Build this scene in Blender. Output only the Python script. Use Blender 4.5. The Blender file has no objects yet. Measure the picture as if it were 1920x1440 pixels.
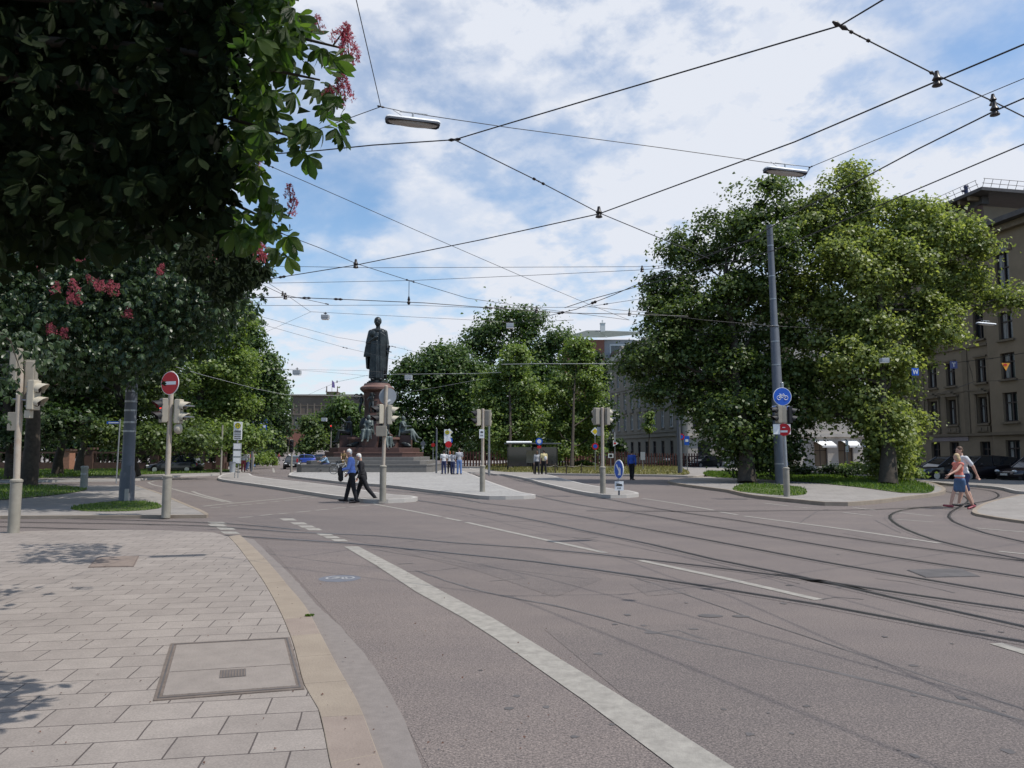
import bpy, bmesh, math, random
import numpy as np
from mathutils import Vector, Matrix
from mathutils.geometry import tessellate_polygon
R = math.radians
scene = bpy.context.scene
COL = scene.collection
# ---------------------------------------------------------------- camera, sky, sun, exposure
F, EYE, PITCH = 1400.0, 1.65, math.atan(130/1400.0)
cam_d = bpy.data.cameras.new("camera"); cam = bpy.data.objects.new("camera", cam_d); COL.objects.link(cam)
cam_d.sensor_width = 36; cam_d.lens = F/1920*36; cam_d.clip_end = 6000; cam_d.clip_start = 0.05
cam.location = (0, 0, EYE); cam.rotation_euler = (math.pi/2+PITCH, 0, 0)
scene.camera = cam
SUN_EL, SUN_AZ = R(59), R(107)        # azimuth measured from +Y towards +X
sd = Vector((math.sin(SUN_AZ)*math.cos(SUN_EL), math.cos(SUN_AZ)*math.cos(SUN_EL), math.sin(SUN_EL)))
sun_d = bpy.data.lights.new("sun", 'SUN'); sun_d.energy = 4.4; sun_d.angle = R(0.5); sun_d.color = (1.0, .95, .88)
sun = bpy.data.objects.new("sun", sun_d); COL.objects.link(sun); sun.rotation_euler = sd.to_track_quat('Z', 'Y').to_euler()
sun.location = (30, -10, 60)
w = bpy.data.worlds.new("World"); scene.world = w; w.use_nodes = True
nt = w.node_tree; nt.nodes.clear(); N = nt.nodes.new; L = nt.links.new
out = N('ShaderNodeOutputWorld'); bg = N('ShaderNodeBackground'); bg.inputs[1].default_value = 0.13
sky = N('ShaderNodeTexSky'); sky.sky_type = 'NISHITA'; sky.sun_disc = False
sky.sun_elevation = SUN_EL; sky.sun_rotation = SUN_AZ; sky.air_density = 1.1; sky.dust_density = 0.6; sky.ozone_density = 1.6
tc = N('ShaderNodeTexCoord'); sep = N('ShaderNodeSeparateXYZ'); L(tc.outputs['Generated'], sep.inputs[0])
def wmath(op, a, b=None, clamp=False):
    n = N('ShaderNodeMath'); n.operation = op; n.use_clamp = clamp
    for i, v in enumerate((a, b)):
        if v is None: continue
        if isinstance(v, (int, float)): n.inputs[i].default_value = v
        else: L(v, n.inputs[i])
    return n.outputs[0]
zc = wmath('ADD', wmath('MAXIMUM', sep.outputs[2], 0.0), 0.24)
comb = N('ShaderNodeCombineXYZ'); L(wmath('DIVIDE', sep.outputs[0], zc), comb.inputs[0]); L(wmath('DIVIDE', sep.outputs[1], zc), comb.inputs[1])
def wnoise(scale, detail, rough, off, stretch=(1, 1, 1), rot=0, dist=0.0):
    m = N('ShaderNodeMapping'); m.inputs['Location'].default_value = off; m.inputs['Scale'].default_value = stretch; m.inputs['Rotation'].default_value = (0, 0, rot)
    L(comb.outputs[0], m.inputs[0]); n = N('ShaderNodeTexNoise'); n.inputs['Scale'].default_value = scale
    n.inputs['Detail'].default_value = detail; n.inputs['Roughness'].default_value = rough; n.inputs['Distortion'].default_value = dist
    L(m.outputs[0], n.inputs[0]); return n.outputs[0]
def wramp(v, a, b):
    n = N('ShaderNodeMapRange'); n.interpolation_type = 'SMOOTHSTEP'; L(v, n.inputs[0]); n.inputs[1].default_value = a; n.inputs[2].default_value = b
    return n.outputs[0]
veil = wramp(wnoise(1.25, 7, .58, (3.1, 1.7, 0), (1, .9, 1), .5, .15), .28, .56)
fine = wramp(wnoise(9, 6, .6, (1, 5, 0), (1, .9, 1), .7, .1), .36, .64)
puff = wramp(wnoise(2.1, 10, .52, (7.3, .4, 0), (1, 1, 1), .2, .0), .50, .60)
cover = wmath('ADD', wmath('MULTIPLY', veil, wmath('ADD', wmath('MULTIPLY', fine, .62), .42)), wmath('MULTIPLY', puff, .5), clamp=True)
back = wmath('ADD', wmath('MULTIPLY', wramp(sep.outputs[1], -.25, .25), .95), .05)   # clouds thinned in the unseen sky behind the camera, to weaken fill light
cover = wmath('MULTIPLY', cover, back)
hz = wramp(sep.outputs[2], .30, 0.0)
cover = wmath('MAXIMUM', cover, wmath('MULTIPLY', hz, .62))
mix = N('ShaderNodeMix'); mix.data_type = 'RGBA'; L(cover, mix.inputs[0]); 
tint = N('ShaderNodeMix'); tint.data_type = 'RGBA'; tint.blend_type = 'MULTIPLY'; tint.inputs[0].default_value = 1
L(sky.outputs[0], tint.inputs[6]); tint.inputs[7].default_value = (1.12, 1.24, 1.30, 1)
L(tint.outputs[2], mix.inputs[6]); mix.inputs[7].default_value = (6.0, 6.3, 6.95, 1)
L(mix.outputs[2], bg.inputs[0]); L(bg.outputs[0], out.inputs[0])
scene.view_settings.view_transform = 'Standard'; scene.view_settings.look = 'None'
scene.view_settings.exposure = 0.0; scene.view_settings.gamma = 1
scene.render.engine = 'CYCLES'
scene.cycles.max_bounces = 6; scene.cycles.transparent_max_bounces = 8

# ---------------------------------------------------------------- photo geometry helpers (they only give real world points)
def ray(px, py):
    x = (px-960)/F; y = (720-py)/F
    return Vector((x, math.cos(PITCH)-y*math.sin(PITCH), math.sin(PITCH)+y*math.cos(PITCH)))
def G(px, py, z=0.0):
    d = ray(px, py); t = (z-EYE)/d.z; return Vector((d.x*t, d.y*t, z))
def P(px, py, Y):
    d = ray(px, py); t = Y/d.y; return Vector((d.x*t, Y, EYE+d.z*t))
def HZ(px, py, z):
    d = ray(px, py); t = (z-EYE)/d.z; return Vector((d.x*t, d.y*t, z))
def ppm(Y): return F/Y*1.0          # pixels per metre, roughly, at distance Y

# ---------------------------------------------------------------- tagging
def tag(o, label=None, cat=None, group=None, kind=None):
    if label: o['label'] = label
    if cat: o['category'] = cat
    if group: o['group'] = group
    if kind: o['kind'] = kind
    return o
def empty(name, loc=(0, 0, 0), rz=0.0, label=None, cat=None, group=None):
    o = bpy.data.objects.new(name, None); COL.objects.link(o); o.location = loc; o.rotation_euler = (0, 0, rz)
    o.empty_display_size = .2
    return tag(o, label, cat, group)
def copy_tree(o, parent=None):
    c = o.copy(); COL.objects.link(c); c.parent = parent
    for ch in list(o.children): copy_tree(ch, c)
    return c

# ---------------------------------------------------------------- materials
MATS = {}
def mat(name, col, rough=.8, var=.12, scale=6.0, metal=0.0, bump=0.0, bscale=40.0, spec=.35, col2=None, emis=None, coat=0.0):
    if name in MATS: return MATS[name]
    m = bpy.data.materials.new(name); m.use_nodes = True; t = m.node_tree; b = t.nodes['Principled BSDF']
    b.inputs['Roughness'].default_value = rough; b.inputs['Metallic'].default_value = metal; b.inputs['Specular IOR Level'].default_value = spec
    b.inputs['Coat Weight'].default_value = coat
    tcn = t.nodes.new('ShaderNodeTexCoord')
    n = t.nodes.new('ShaderNodeTexNoise'); n.inputs['Scale'].default_value = scale; n.inputs['Detail'].default_value = 6; n.inputs['Roughness'].default_value = .62
    t.links.new(tcn.outputs['Object'], n.inputs[0])
    r = t.nodes.new('ShaderNodeValToRGB'); r.color_ramp.elements[0].position = .32; r.color_ramp.elements[1].position = .68
    c2 = col2 if col2 else tuple(min(1, c*(1+var)) for c in col)
    c1 = col if col2 else tuple(c*(1-var) for c in col)
    r.color_ramp.elements[0].color = (*c1, 1); r.color_ramp.elements[1].color = (*c2, 1)
    t.links.new(n.outputs[0], r.inputs[0]); t.links.new(r.outputs[0], b.inputs['Base Color'])
    if bump > 0:
        n2 = t.nodes.new('ShaderNodeTexNoise'); n2.inputs['Scale'].default_value = bscale; n2.inputs['Detail'].default_value = 4
        t.links.new(tcn.outputs['Object'], n2.inputs[0])
        bp = t.nodes.new('ShaderNodeBump'); bp.inputs['Strength'].default_value = bump; bp.inputs['Distance'].default_value = .02
        t.links.new(n2.outputs[0], bp.inputs['Height']); t.links.new(bp.outputs[0], b.inputs['Normal'])
    if emis:
        b.inputs['Emission Color'].default_value = (*emis[0], 1); b.inputs['Emission Strength'].default_value = emis[1]
    MATS[name] = m; return m
def nodes_of(m): return m.node_tree, m.node_tree.nodes['Principled BSDF']
def asphalt(name='asphalt', tk=1.0, warm=1.0):
    m = bpy.data.materials.new(name); m.use_nodes = True; t, b = nodes_of(m); n = t.nodes.new; l = t.links.new
    tcn = n('ShaderNodeTexCoord')
    def noise(s, d=4, r=.6, st=(1, 1, 1), rot=0):
        mp = n('ShaderNodeMapping'); mp.inputs['Scale'].default_value = st; mp.inputs['Rotation'].default_value = (0, 0, rot); l(tcn.outputs['Object'], mp.inputs[0])
        x = n('ShaderNodeTexNoise'); x.inputs['Scale'].default_value = s; x.inputs['Detail'].default_value = d; x.inputs['Roughness'].default_value = r
        l(mp.outputs[0], x.inputs[0]); return x.outputs[0]
    def ramp(v, stops):
        x = n('ShaderNodeValToRGB'); e = x.color_ramp.elements
        while len(e) < len(stops): e.new(.5)
        for el, (p, c) in zip(e, stops): el.position = p; el.color = (*c, 1)
        l(v, x.inputs[0]); return x.outputs[0]
    def mixc(a, bb, f, mode='MIX'):
        x = n('ShaderNodeMix'); x.data_type = 'RGBA'; x.blend_type = mode
        if isinstance(f, float): x.inputs[0].default_value = f
        else: l(f, x.inputs[0])
        l(a, x.inputs[6]); l(bb, x.inputs[7]); return x.outputs[2]
    big = ramp(noise(.12, 5, .6), [(.35, (.136, .116, .111)), (.65, (.156, .133, .126))])
    streak = ramp(noise(.9, 5, .6, (.12, 1, 1), .35), [(.3, (.90, .90, .905)), (.6, (1.03, 1.02, 1.0))])
    mid = ramp(noise(1.6, 6, .65), [(.3, (.93, .93, .935)), (.7, (1.05, 1.045, 1.03))])
    fine = ramp(noise(75, 3, .85), [(.33, (.34, .34, .35)), (.5, (.98, .98, .97)), (.68, (2.1, 2.05, 1.95))])
    c = mixc(mixc(mixc(big, streak, 1.0, 'MULTIPLY'), mid, 1.0, 'MULTIPLY'), fine, .9, 'MULTIPLY')
    gm_ = n('ShaderNodeRGB'); gm_.outputs[0].default_value = (tk*warm, tk, tk/warm, 1); c = mixc(c, gm_.outputs[0], 1.0, 'MULTIPLY')
    l(c, b.inputs['Base Color']); b.inputs['Roughness'].default_value = .82; b.inputs['Specular IOR Level'].default_value = .3
    bp = n('ShaderNodeBump'); bp.inputs['Strength'].default_value = .5; bp.inputs['Distance'].default_value = .006; l(noise(140, 3, .7), bp.inputs['Height']); l(bp.outputs[0], b.inputs['Normal'])
    return m
def slabs(name, c1, c2, mortar, bw, rh, rot, msize=.006, gloss=.75):
    m = bpy.data.materials.new(name); m.use_nodes = True; t, b = nodes_of(m); n = t.nodes.new; l = t.links.new
    tcn = n('ShaderNodeTexCoord'); mp = n('ShaderNodeMapping'); mp.inputs['Rotation'].default_value = (0, 0, rot); l(tcn.outputs['Object'], mp.inputs[0])
    wob = n('ShaderNodeTexNoise'); wob.inputs['Scale'].default_value = 1.3; l(mp.outputs[0], wob.inputs[0])
    vm = n('ShaderNodeVectorMath'); vm.operation = 'SCALE'; vm.inputs[3].default_value = .03; l(wob.outputs[1], vm.inputs[0])
    va = n('ShaderNodeVectorMath'); va.operation = 'ADD'; l(mp.outputs[0], va.inputs[0]); l(vm.outputs[0], va.inputs[1])
    br = n('ShaderNodeTexBrick'); br.inputs['Scale'].default_value = 1; br.inputs['Brick Width'].default_value = bw; br.inputs['Row Height'].default_value = rh
    br.inputs['Mortar Size'].default_value = msize; br.inputs['Mortar Smooth'].default_value = .3; br.offset = .5; br.squash = 1
    br.inputs['Color1'].default_value = (*c1, 1); br.inputs['Color2'].default_value = (*c2, 1); br.inputs['Mortar'].default_value = (*mortar, 1)
    l(va.outputs[0], br.inputs['Vector'])
    def nz(s, a, bb, p0=.3, p1=.7, d=5):
        x = n('ShaderNodeTexNoise'); x.inputs['Scale'].default_value = s; x.inputs['Detail'].default_value = d; x.inputs['Roughness'].default_value = .65; l(tcn.outputs['Object'], x.inputs[0])
        r = n('ShaderNodeMapRange'); l(x.outputs[0], r.inputs[0]); r.inputs[1].default_value = p0; r.inputs[2].default_value = p1; r.inputs[3].default_value = a; r.inputs[4].default_value = bb; return r.outputs[0]
    def mul(c, f):
        x = n('ShaderNodeVectorMath'); x.operation = 'SCALE'; l(c, x.inputs[0]); l(f, x.inputs[3]); return x.outputs[0]
    c = mul(mul(mul(br.outputs[0], nz(.5, .9, 1.08)), nz(4, .93, 1.06)), nz(90, .82, 1.15, .3, .7, 2))
    l(c, b.inputs['Base Color']); b.inputs['Roughness'].default_value = gloss; b.inputs['Specular IOR Level'].default_value = .3
    bp = n('ShaderNodeBump'); bp.invert = True; bp.inputs['Strength'].default_value = .6; bp.inputs['Distance'].default_value = .006; l(br.outputs['Fac'], bp.inputs['Height']); l(bp.outputs[0], b.inputs['Normal'])
    return m
def leafmat(name, col, trans, var=.35, rough=.45, veins=False):
    m = bpy.data.materials.new(name); m.use_nodes = True; t, b = nodes_of(m); n = t.nodes.new; l = t.links.new
    geo = n('ShaderNodeNewGeometry'); r = n('ShaderNodeMapRange'); l(geo.outputs['Random Per Island'], r.inputs[0])
    r.inputs[3].default_value = 1-var; r.inputs[4].default_value = 1+var
    hs = n('ShaderNodeHueSaturation'); hs.inputs['Color'].default_value = (*col, 1); l(r.outputs[0], hs.inputs['Value'])
    r2 = n('ShaderNodeMapRange'); l(geo.outputs['Random Per Island'], r2.inputs[0]); r2.inputs[3].default_value = .515; r2.inputs[4].default_value = .48; l(r2.outputs[0], hs.inputs['Hue'])
    l(hs.outputs[0], b.inputs['Base Color']); b.inputs['Roughness'].default_value = rough; b.inputs['Specular IOR Level'].default_value = .4 if rough < .6 else .12
    tr = n('ShaderNodeBsdfTranslucent'); mx = n('ShaderNodeMixShader'); mx.inputs[0].default_value = trans
    h2 = n('ShaderNodeHueSaturation'); l(hs.outputs[0], h2.inputs['Color']); h2.inputs['Saturation'].default_value = 1.15; h2.inputs['Value'].default_value = 2.1; l(h2.outputs[0], tr.inputs[0])
    if veins:
        uv = n('ShaderNodeUVMap'); wv = n('ShaderNodeTexWave'); wv.inputs['Scale'].default_value = 1.0; wv.bands_direction = 'X'
        sp = n('ShaderNodeSeparateXYZ'); l(uv.outputs[0], sp.inputs[0]); ab = n('ShaderNodeMath'); ab.operation = 'ABSOLUTE'; l(sp.outputs[0], ab.inputs[0])
        ml = n('ShaderNodeMath'); ml.operation = 'MULTIPLY_ADD'; l(sp.outputs[1], ml.inputs[0]); ml.inputs[1].default_value = 3.2; 
        ng = n('ShaderNodeMath'); ng.operation = 'MULTIPLY'; l(ab.outputs[0], ng.inputs[0]); ng.inputs[1].default_value = -1.0; l(ng.outputs[0], ml.inputs[2])
        cb = n('ShaderNodeCombineXYZ'); l(ml.outputs[0], cb.inputs[0]); l(cb.outputs[0], wv.inputs[0])
        bp = n('ShaderNodeBump'); bp.inputs['Strength'].default_value = .7; bp.inputs['Distance'].default_value = .01; l(wv.outputs[1], bp.inputs['Height']); l(bp.outputs[0], b.inputs['Normal'])
    o = t.nodes['Material Output']; l(b.outputs[0], mx.inputs[1]); l(tr.outputs[0], mx.inputs[2]); l(mx.outputs[0], o.inputs[0])
    return m

# ---------------------------------------------------------------- mesh builder
class MB:
    def __init__(s): s.v = []; s.f = []; s.m = []; s.cur = 0
    def add(s, vs, fs):
        o = len(s.v); s.v += [tuple(v) for v in vs]; s.f += [tuple(i+o for i in f) for f in fs]; s.m += [s.cur]*len(fs); return s
    def box(s, c, size, rz=0.0, rot=None, taper=1.0):
        hx, hy, hz = (a/2 for a in size); M = rot if rot is not None else Matrix.Rotation(rz, 3, 'Z'); c = Vector(c)
        vs = []
        for z in (-1, 1):
            k = taper if z > 0 else 1
            for x, y in ((-1, -1), (1, -1), (1, 1), (-1, 1)): vs.append(c+M @ Vector((x*hx*k, y*hy*k, z*hz)))
        return s.add(vs, [(3, 2, 1, 0), (4, 5, 6, 7), (0, 1, 5, 4), (1, 2, 6, 5), (2, 3, 7, 6), (3, 0, 4, 7)])
    def tube(s, pts, r, n=8, caps=True):
        pts = [Vector(p) for p in pts]; rs = r if isinstance(r, (list, tuple)) else [r]*len(pts)
        vs = []; up = None
        for i, p in enumerate(pts):
            d = (pts[min(i+1, len(pts)-1)]-pts[max(i-1, 0)])
            d = d.normalized() if d.length > 1e-9 else Vector((0, 0, 1))
            if up is None: up = Vector((0, 0, 1)) if abs(d.z) < .9 else Vector((0, 1, 0))
            a = d.cross(up); a = a.normalized() if a.length > 1e-6 else Vector((1, 0, 0)); b = a.cross(d).normalized(); up = b
            for k in range(n):
                t = 2*math.pi*k/n; vs.append(p+(a*math.cos(t)+b*math.sin(t))*rs[i])
        fs = []
        for i in range(len(pts)-1):
            for k in range(n):
                k2 = (k+1) % n; fs.append((i*n+k, i*n+k2, (i+1)*n+k2, (i+1)*n+k))
        if caps:
            fs.append(tuple(range(n))[::-1]); fs.append(tuple((len(pts)-1)*n+k for k in range(n)))
        fs = [tuple(reversed(f)) for f in fs]
        return s.add(vs, fs)
    def lathe(s, prof, c=(0, 0, 0), n=24, sx=1, sy=1, rz=0.0):
        c = Vector(c); vs = []; fs = []
        for r, z in prof:
            for k in range(n):
                t = 2*math.pi*k/n+rz; vs.append(c+Vector((r*math.cos(t)*sx, r*math.sin(t)*sy, z)))
        for i in range(len(prof)-1):
            for k in range(n):
                k2 = (k+1) % n; fs.append((i*n+k, i*n+k2, (i+1)*n+k2, (i+1)*n+k))
        fs.append(tuple(range(n))[::-1]); fs.append(tuple((len(prof)-1)*n+k for k in range(n)))
        return s.add(vs, fs)
    def ell(s, c, r, n=12, m=8, rot=None):
        c = Vector(c); vs = [c+(rot @ Vector((0, 0, -r[2])) if rot else Vector((0, 0, -r[2])))]; fs = []
        for i in range(1, m):
            ph = math.pi*i/m-math.pi/2
            for k in range(n):
                t = 2*math.pi*k/n; v = Vector((r[0]*math.cos(ph)*math.cos(t), r[1]*math.cos(ph)*math.sin(t), r[2]*math.sin(ph)))
                vs.append(c+(rot @ v if rot else v))
        v = Vector((0, 0, r[2])); vs.append(c+(rot @ v if rot else v)); last = len(vs)-1
        for k in range(n):
            k2 = (k+1) % n; fs.append((0, 1+k2, 1+k)); fs.append((last, last-n+k, last-n+k2))
        for i in range(m-2):
            for k in range(n):
                k2 = (k+1) % n; a = 1+i*n; fs.append((a+k, a+k2, a+n+k2, a+n+k))
        return s.add(vs, fs)
    def cap(s, p0, r0, p1, r1, n=12):
        p0 = Vector(p0); p1 = Vector(p1); s.ell(p0, (r0,)*3, n, 8); s.ell(p1, (r1,)*3, n, 8)
        if (p1-p0).length > 1e-5: s.tube([p0, p1], [r0, r1], n)
        return s
    def disc(s, c, r, nrm, n=32, thick=.01, rx=None):
        nrm = Vector(nrm).normalized(); q = nrm.to_track_quat('Z', 'Y').to_matrix(); c = Vector(c); vs = []
        for z in (-thick/2, thick/2):
            for k in range(n):
                t = 2*math.pi*k/n; vs.append(c+q @ Vector(((rx or r)*math.cos(t), r*math.sin(t), z)))
        fs = [tuple(range(n))[::-1], tuple(range(n, 2*n))]+[(k, (k+1) % n, n+(k+1) % n, n+k) for k in range(n)]
        return s.add(vs, fs)
    def poly(s, pts, z0=None, z1=None):
        """flat polygon (pts 2-D or 3-D); with z0,z1 a prism"""
        p3 = [Vector((p[0], p[1], 0)) for p in pts]; tr = tessellate_polygon([p3]); n = len(pts)
        def ori(f): 
            a, b, c = (p3[i] for i in f); return f if (b-a).cross(c-a).z > 0 else tuple(reversed(f))
        tr = [ori(tuple(f)) for f in tr]
        area = sum(p3[i].x*p3[(i+1) % n].y-p3[(i+1) % n].x*p3[i].y for i in range(n))
        s.add([(p[0], p[1], z1) for p in pts], tr)
        if z0 is not None:
            vs = [(p[0], p[1], z0) for p in pts]+[(p[0], p[1], z1) for p in pts]
            fs = [(i, (i+1) % n, n+(i+1) % n, n+i) for i in range(n)]
            if area < 0: fs = [tuple(reversed(f)) for f in fs]
            s.add(vs, fs)
        return s
    def strip(s, pts, wid, z, side=0.0, z0=None):
        """ribbon of width wid along pts; side -1..1 shifts it; optional box height"""
        P_ = [Vector((p[0], p[1])) for p in pts]; Ls = []; Rs = []
        for i, p in enumerate(P_):
            d = (P_[min(i+1, len(P_)-1)]-P_[max(i-1, 0)]); d = d.normalized() if d.length > 0 else Vector((1, 0)); nn = Vector((-d.y, d.x))
            ww = wid[i] if isinstance(wid, (list, tuple)) else wid
            Ls.append(p+nn*ww*(.5+side*.5)); Rs.append(p-nn*ww*(.5-side*.5))
        n = len(P_); vs = [(p.x, p.y, z) for p in Ls]+[(p.x, p.y, z) for p in Rs]
        fs = [(n+i, n+i+1, i+1, i) for i in range(n-1)]; s.add(vs, fs)
        if z0 is not None:
            for A, fl in ((Ls, 0), (Rs, 1)):
                vs = [(p.x, p.y, z0) for p in A]+[(p.x, p.y, z) for p in A]; fs = [(i, i+1, n+i+1, n+i) for i in range(n-1)]
                s.add(vs, fs if fl else [tuple(reversed(f)) for f in fs])
            for i in (0, n-1):
                s.add([(Ls[i].x, Ls[i].y, z0), (Rs[i].x, Rs[i].y, z0), (Rs[i].x, Rs[i].y, z), (Ls[i].x, Ls[i].y, z)], [(0, 1, 2, 3)])
        return s
    def build(s, name, mats, parent=None, origin=None, smooth=None, bevel=0):
        me = bpy.data.meshes.new(name); o3 = Vector(origin) if origin is not None else Vector((0, 0, 0))
        me.from_pydata([tuple(Vector(v)-o3) for v in s.v], [], s.f)
        if not isinstance(mats, (list, tuple)): mats = [mats]
        for m in mats: me.materials.append(m)
        if len(mats) > 1: me.polygons.foreach_set('material_index', s.m)
        if smooth:
            me.polygons.foreach_set('use_smooth', [True]*len(s.f)); me.set_sharp_from_angle(angle=R(smooth))
        me.update(); ob = bpy.data.objects.new(name, me); COL.objects.link(ob); ob.location = o3
        if parent is not None: ob.parent = parent
        if bevel:
            bm = bmesh.new(); bm.from_mesh(me); bmesh.ops.remove_doubles(bm, verts=bm.verts, dist=1e-5)
            es = [e for e in bm.edges if len(e.link_faces) == 2 and e.calc_face_angle(0) > R(30)]
            bmesh.ops.bevel(bm, geom=es, offset=bevel, segments=2, affect='EDGES', profile=.6); bm.to_mesh(me); bm.free()
        return ob
def spline(pts, step=.5, closed=False):
    """Catmull-Rom through 2-D/3-D points, sampled about every step metres"""
    pts = [Vector(p) for p in pts]; n = len(pts); o = []
    rng_ = range(n if closed else n-1)
    for i in rng_:
        if closed: p0, p1, p2, p3 = pts[(i-1) % n], pts[i], pts[(i+1) % n], pts[(i+2) % n]
        else: p0, p1, p2, p3 = pts[max(i-1, 0)], pts[i], pts[i+1], pts[min(i+2, n-1)]
        k = max(1, min(24, int((p2-p1).length/step)))
        for j in range(k):
            t = j/k; o.append(.5*((2*p1)+(p2-p0)*t+(2*p0-5*p1+4*p2-p3)*t*t+(3*p1-p0-3*p2+p3)*t**3))
    if not closed: o.append(pts[-1])
    return o
def smoothed(mb_mesh): pass
def blob(parts, voxel=.02, sm=2, dec=1.0):
    """one continuous skin round capsules ('c',p0,r0,p1,r1) and ellipsoids ('e',c,(rx,ry,rz),rot)"""
    mb = MB()
    for p in parts:
        if p[0] == 'c': mb.cap(*p[1:])
        elif p[0] == 'e': mb.ell(p[1], p[2], 16, 10, p[3] if len(p) > 3 else None)
        elif p[0] == 'm': mb.add(p[1], p[2])
    me = bpy.data.meshes.new('tmp'); me.from_pydata(mb.v, [], mb.f); ob = bpy.data.objects.new('tmp', me); COL.objects.link(ob)
    r = ob.modifiers.new('r', 'REMESH'); r.mode = 'VOXEL'; r.voxel_size = voxel
    if sm: s_ = ob.modifiers.new('s', 'SMOOTH'); s_.iterations = sm; s_.factor = .5
    if dec < 1: d_ = ob.modifiers.new('d', 'DECIMATE'); d_.ratio = dec
    dg = bpy.context.evaluated_depsgraph_get(); me2 = bpy.data.meshes.new_from_object(ob.evaluated_get(dg))
    bpy.data.objects.remove(ob); bpy.data.meshes.remove(me)
    me2.polygons.foreach_set('use_smooth', [True]*len(me2.polygons)); me2.materials.clear()
    return me2
def link_mesh(name, me, m, parent=None, loc=(0, 0, 0)):
    me.name = name
    me.materials.append(m); o = bpy.data.objects.new(name, me); COL.objects.link(o); o.location = loc
    if parent is not None: o.parent = parent
    return o
# ---------------------------------------------------------------- ground, road, pavements
M_asph = asphalt()
M_ground = mat('far_ground', (.10, .11, .07), .95, .3, .05)
M_slab = slabs('corner_slabs', (.240, .209, .186), (.278, .244, .217), (.085, .07, .064), .44, .315, R(-10), .0058)
M_slab2 = slabs('island_slabs', (.245, .225, .205), (.28, .258, .236), (.22, .2, .19), .4, .4, R(20), .01)
M_setts = slabs('plaza_setts', (.30, .29, .275), (.40, .385, .365), (.18, .17, .16), .16, .12, R(12), .012)
M_kerb = mat('granite_kerb', (.40, .375, .345), .8, .1, 30)
M_tan = mat('tan_kerb_stone', (.232, .190, .150), .85, .0, 2.6, col2=(.285, .238, .186), bump=.3, bscale=60)
M_gutter = mat('gutter_concrete', (.195, .172, .158), .9, .1, 12, bump=.2, bscale=90)
M_paint = mat('road_paint', (.215, .20, .178), .8, .0, 9, col2=(.325, .305, .27), bump=.2, bscale=80)
M_rail = mat('tram_rail_steel', (.035, .033, .034), .45, .3, 3, metal=.4)
M_seam = mat('bitumen_seam', (.096, .088, .086), .6, .25, 3)
M_grass = mat('grass_soil', (.055, .075, .02), .95, .0, 3, col2=(.09, .12, .03))
M_dry = mat('dry_bed', (.20, .16, .09), .95, .0, 1.5, col2=(.13, .15, .06))
def structure(o): o['kind'] = 'structure'; return o
m = MB(); m.add([(-3000, -500, -.35), (3000, -500, -.35), (3000, 4000, -.35), (-3000, 4000, -.35)], [(0, 1, 2, 3)]); structure(m.build('ground', M_ground))
m = MB()
xs = [-160, -60, -20, 0, 20, 60, 160]; ys = [-25, 0, 20, 60, 120, 200, 420]
for yy in ys:
    for xx in xs: m.v.append((xx, yy, 0 if yy <= 200 else 4.6))
for j in range(len(ys)-1):
    for i in range(len(xs)-1): a = j*len(xs)+i; m.f.append((a, a+1, a+1+len(xs), a+len(xs))); m.m.append(0)
structure(m.build('road', M_asph))
def pxl(pts, z=0.0): return [G(x, y, z) for x, y in pts]
def raised(name, pts, material, h=.12, kerb=.14, closed_spline=True, kmat=None, step=.5):
    ring = spline([p.to_2d() for p in pts], step, True) if closed_spline else [p.to_2d() for p in pts]
    m = MB(); m.poly(ring, -.05, h); o = structure(m.build(name, material))
    if kerb:
        k = MB(); rr = list(ring)+[ring[0], ring[1]]
        area = sum(ring[i].x*ring[(i+1) % len(ring)].y-ring[(i+1) % len(ring)].x*ring[i].y for i in range(len(ring)))
        k.strip(rr[:-1], kerb, h+.004, side=(.94 if area > 0 else -.94), z0=-.04)
        structure(k.build('kerb', kmat or M_kerb))
    return o
# near corner pavement: edge along the tan kerb, measured on the slabs
kin = [(622, 1460), (616, 1434), (596, 1339), (569, 1292), (547, 1208), (519.5, 1142), (488.5, 1087), (457.5, 1044), (443, 1025), (428, 1009)]
kout = [(722, 1460), (700, 1401), (671, 1325), (634, 1259), (602, 1197), (572, 1142), (539.5, 1102), (503, 1058), (479, 1033), (450, 1006)]
gout = [(800, 1460), (785, 1420), (757, 1350), (720, 1280), (672, 1212), (622, 1160), (598, 1139), (547, 1080), (505, 1040), (476, 1012)]
def chain(px): return [p.to_2d() for p in pxl(px)]
ci = chain(kin); co = chain(kout); cg = chain(gout)
def extend(c, d): return [c[0]+(c[0]-c[1]).normalized()*d]+c
ci = extend(ci, 5); co = extend(co, 5); cg = extend(cg, 5)
far = chain([(400, 1001), (300, 996.5), (150, 996), (0, 1000), (-250, 1010)])
ring = spline(ci, .3)+far+[Vector((-40, 14)), Vector((-40, -6))]
m = MB(); m.poly(ring, -.05, .03); structure(m.build('pavement', M_slab))
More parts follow.
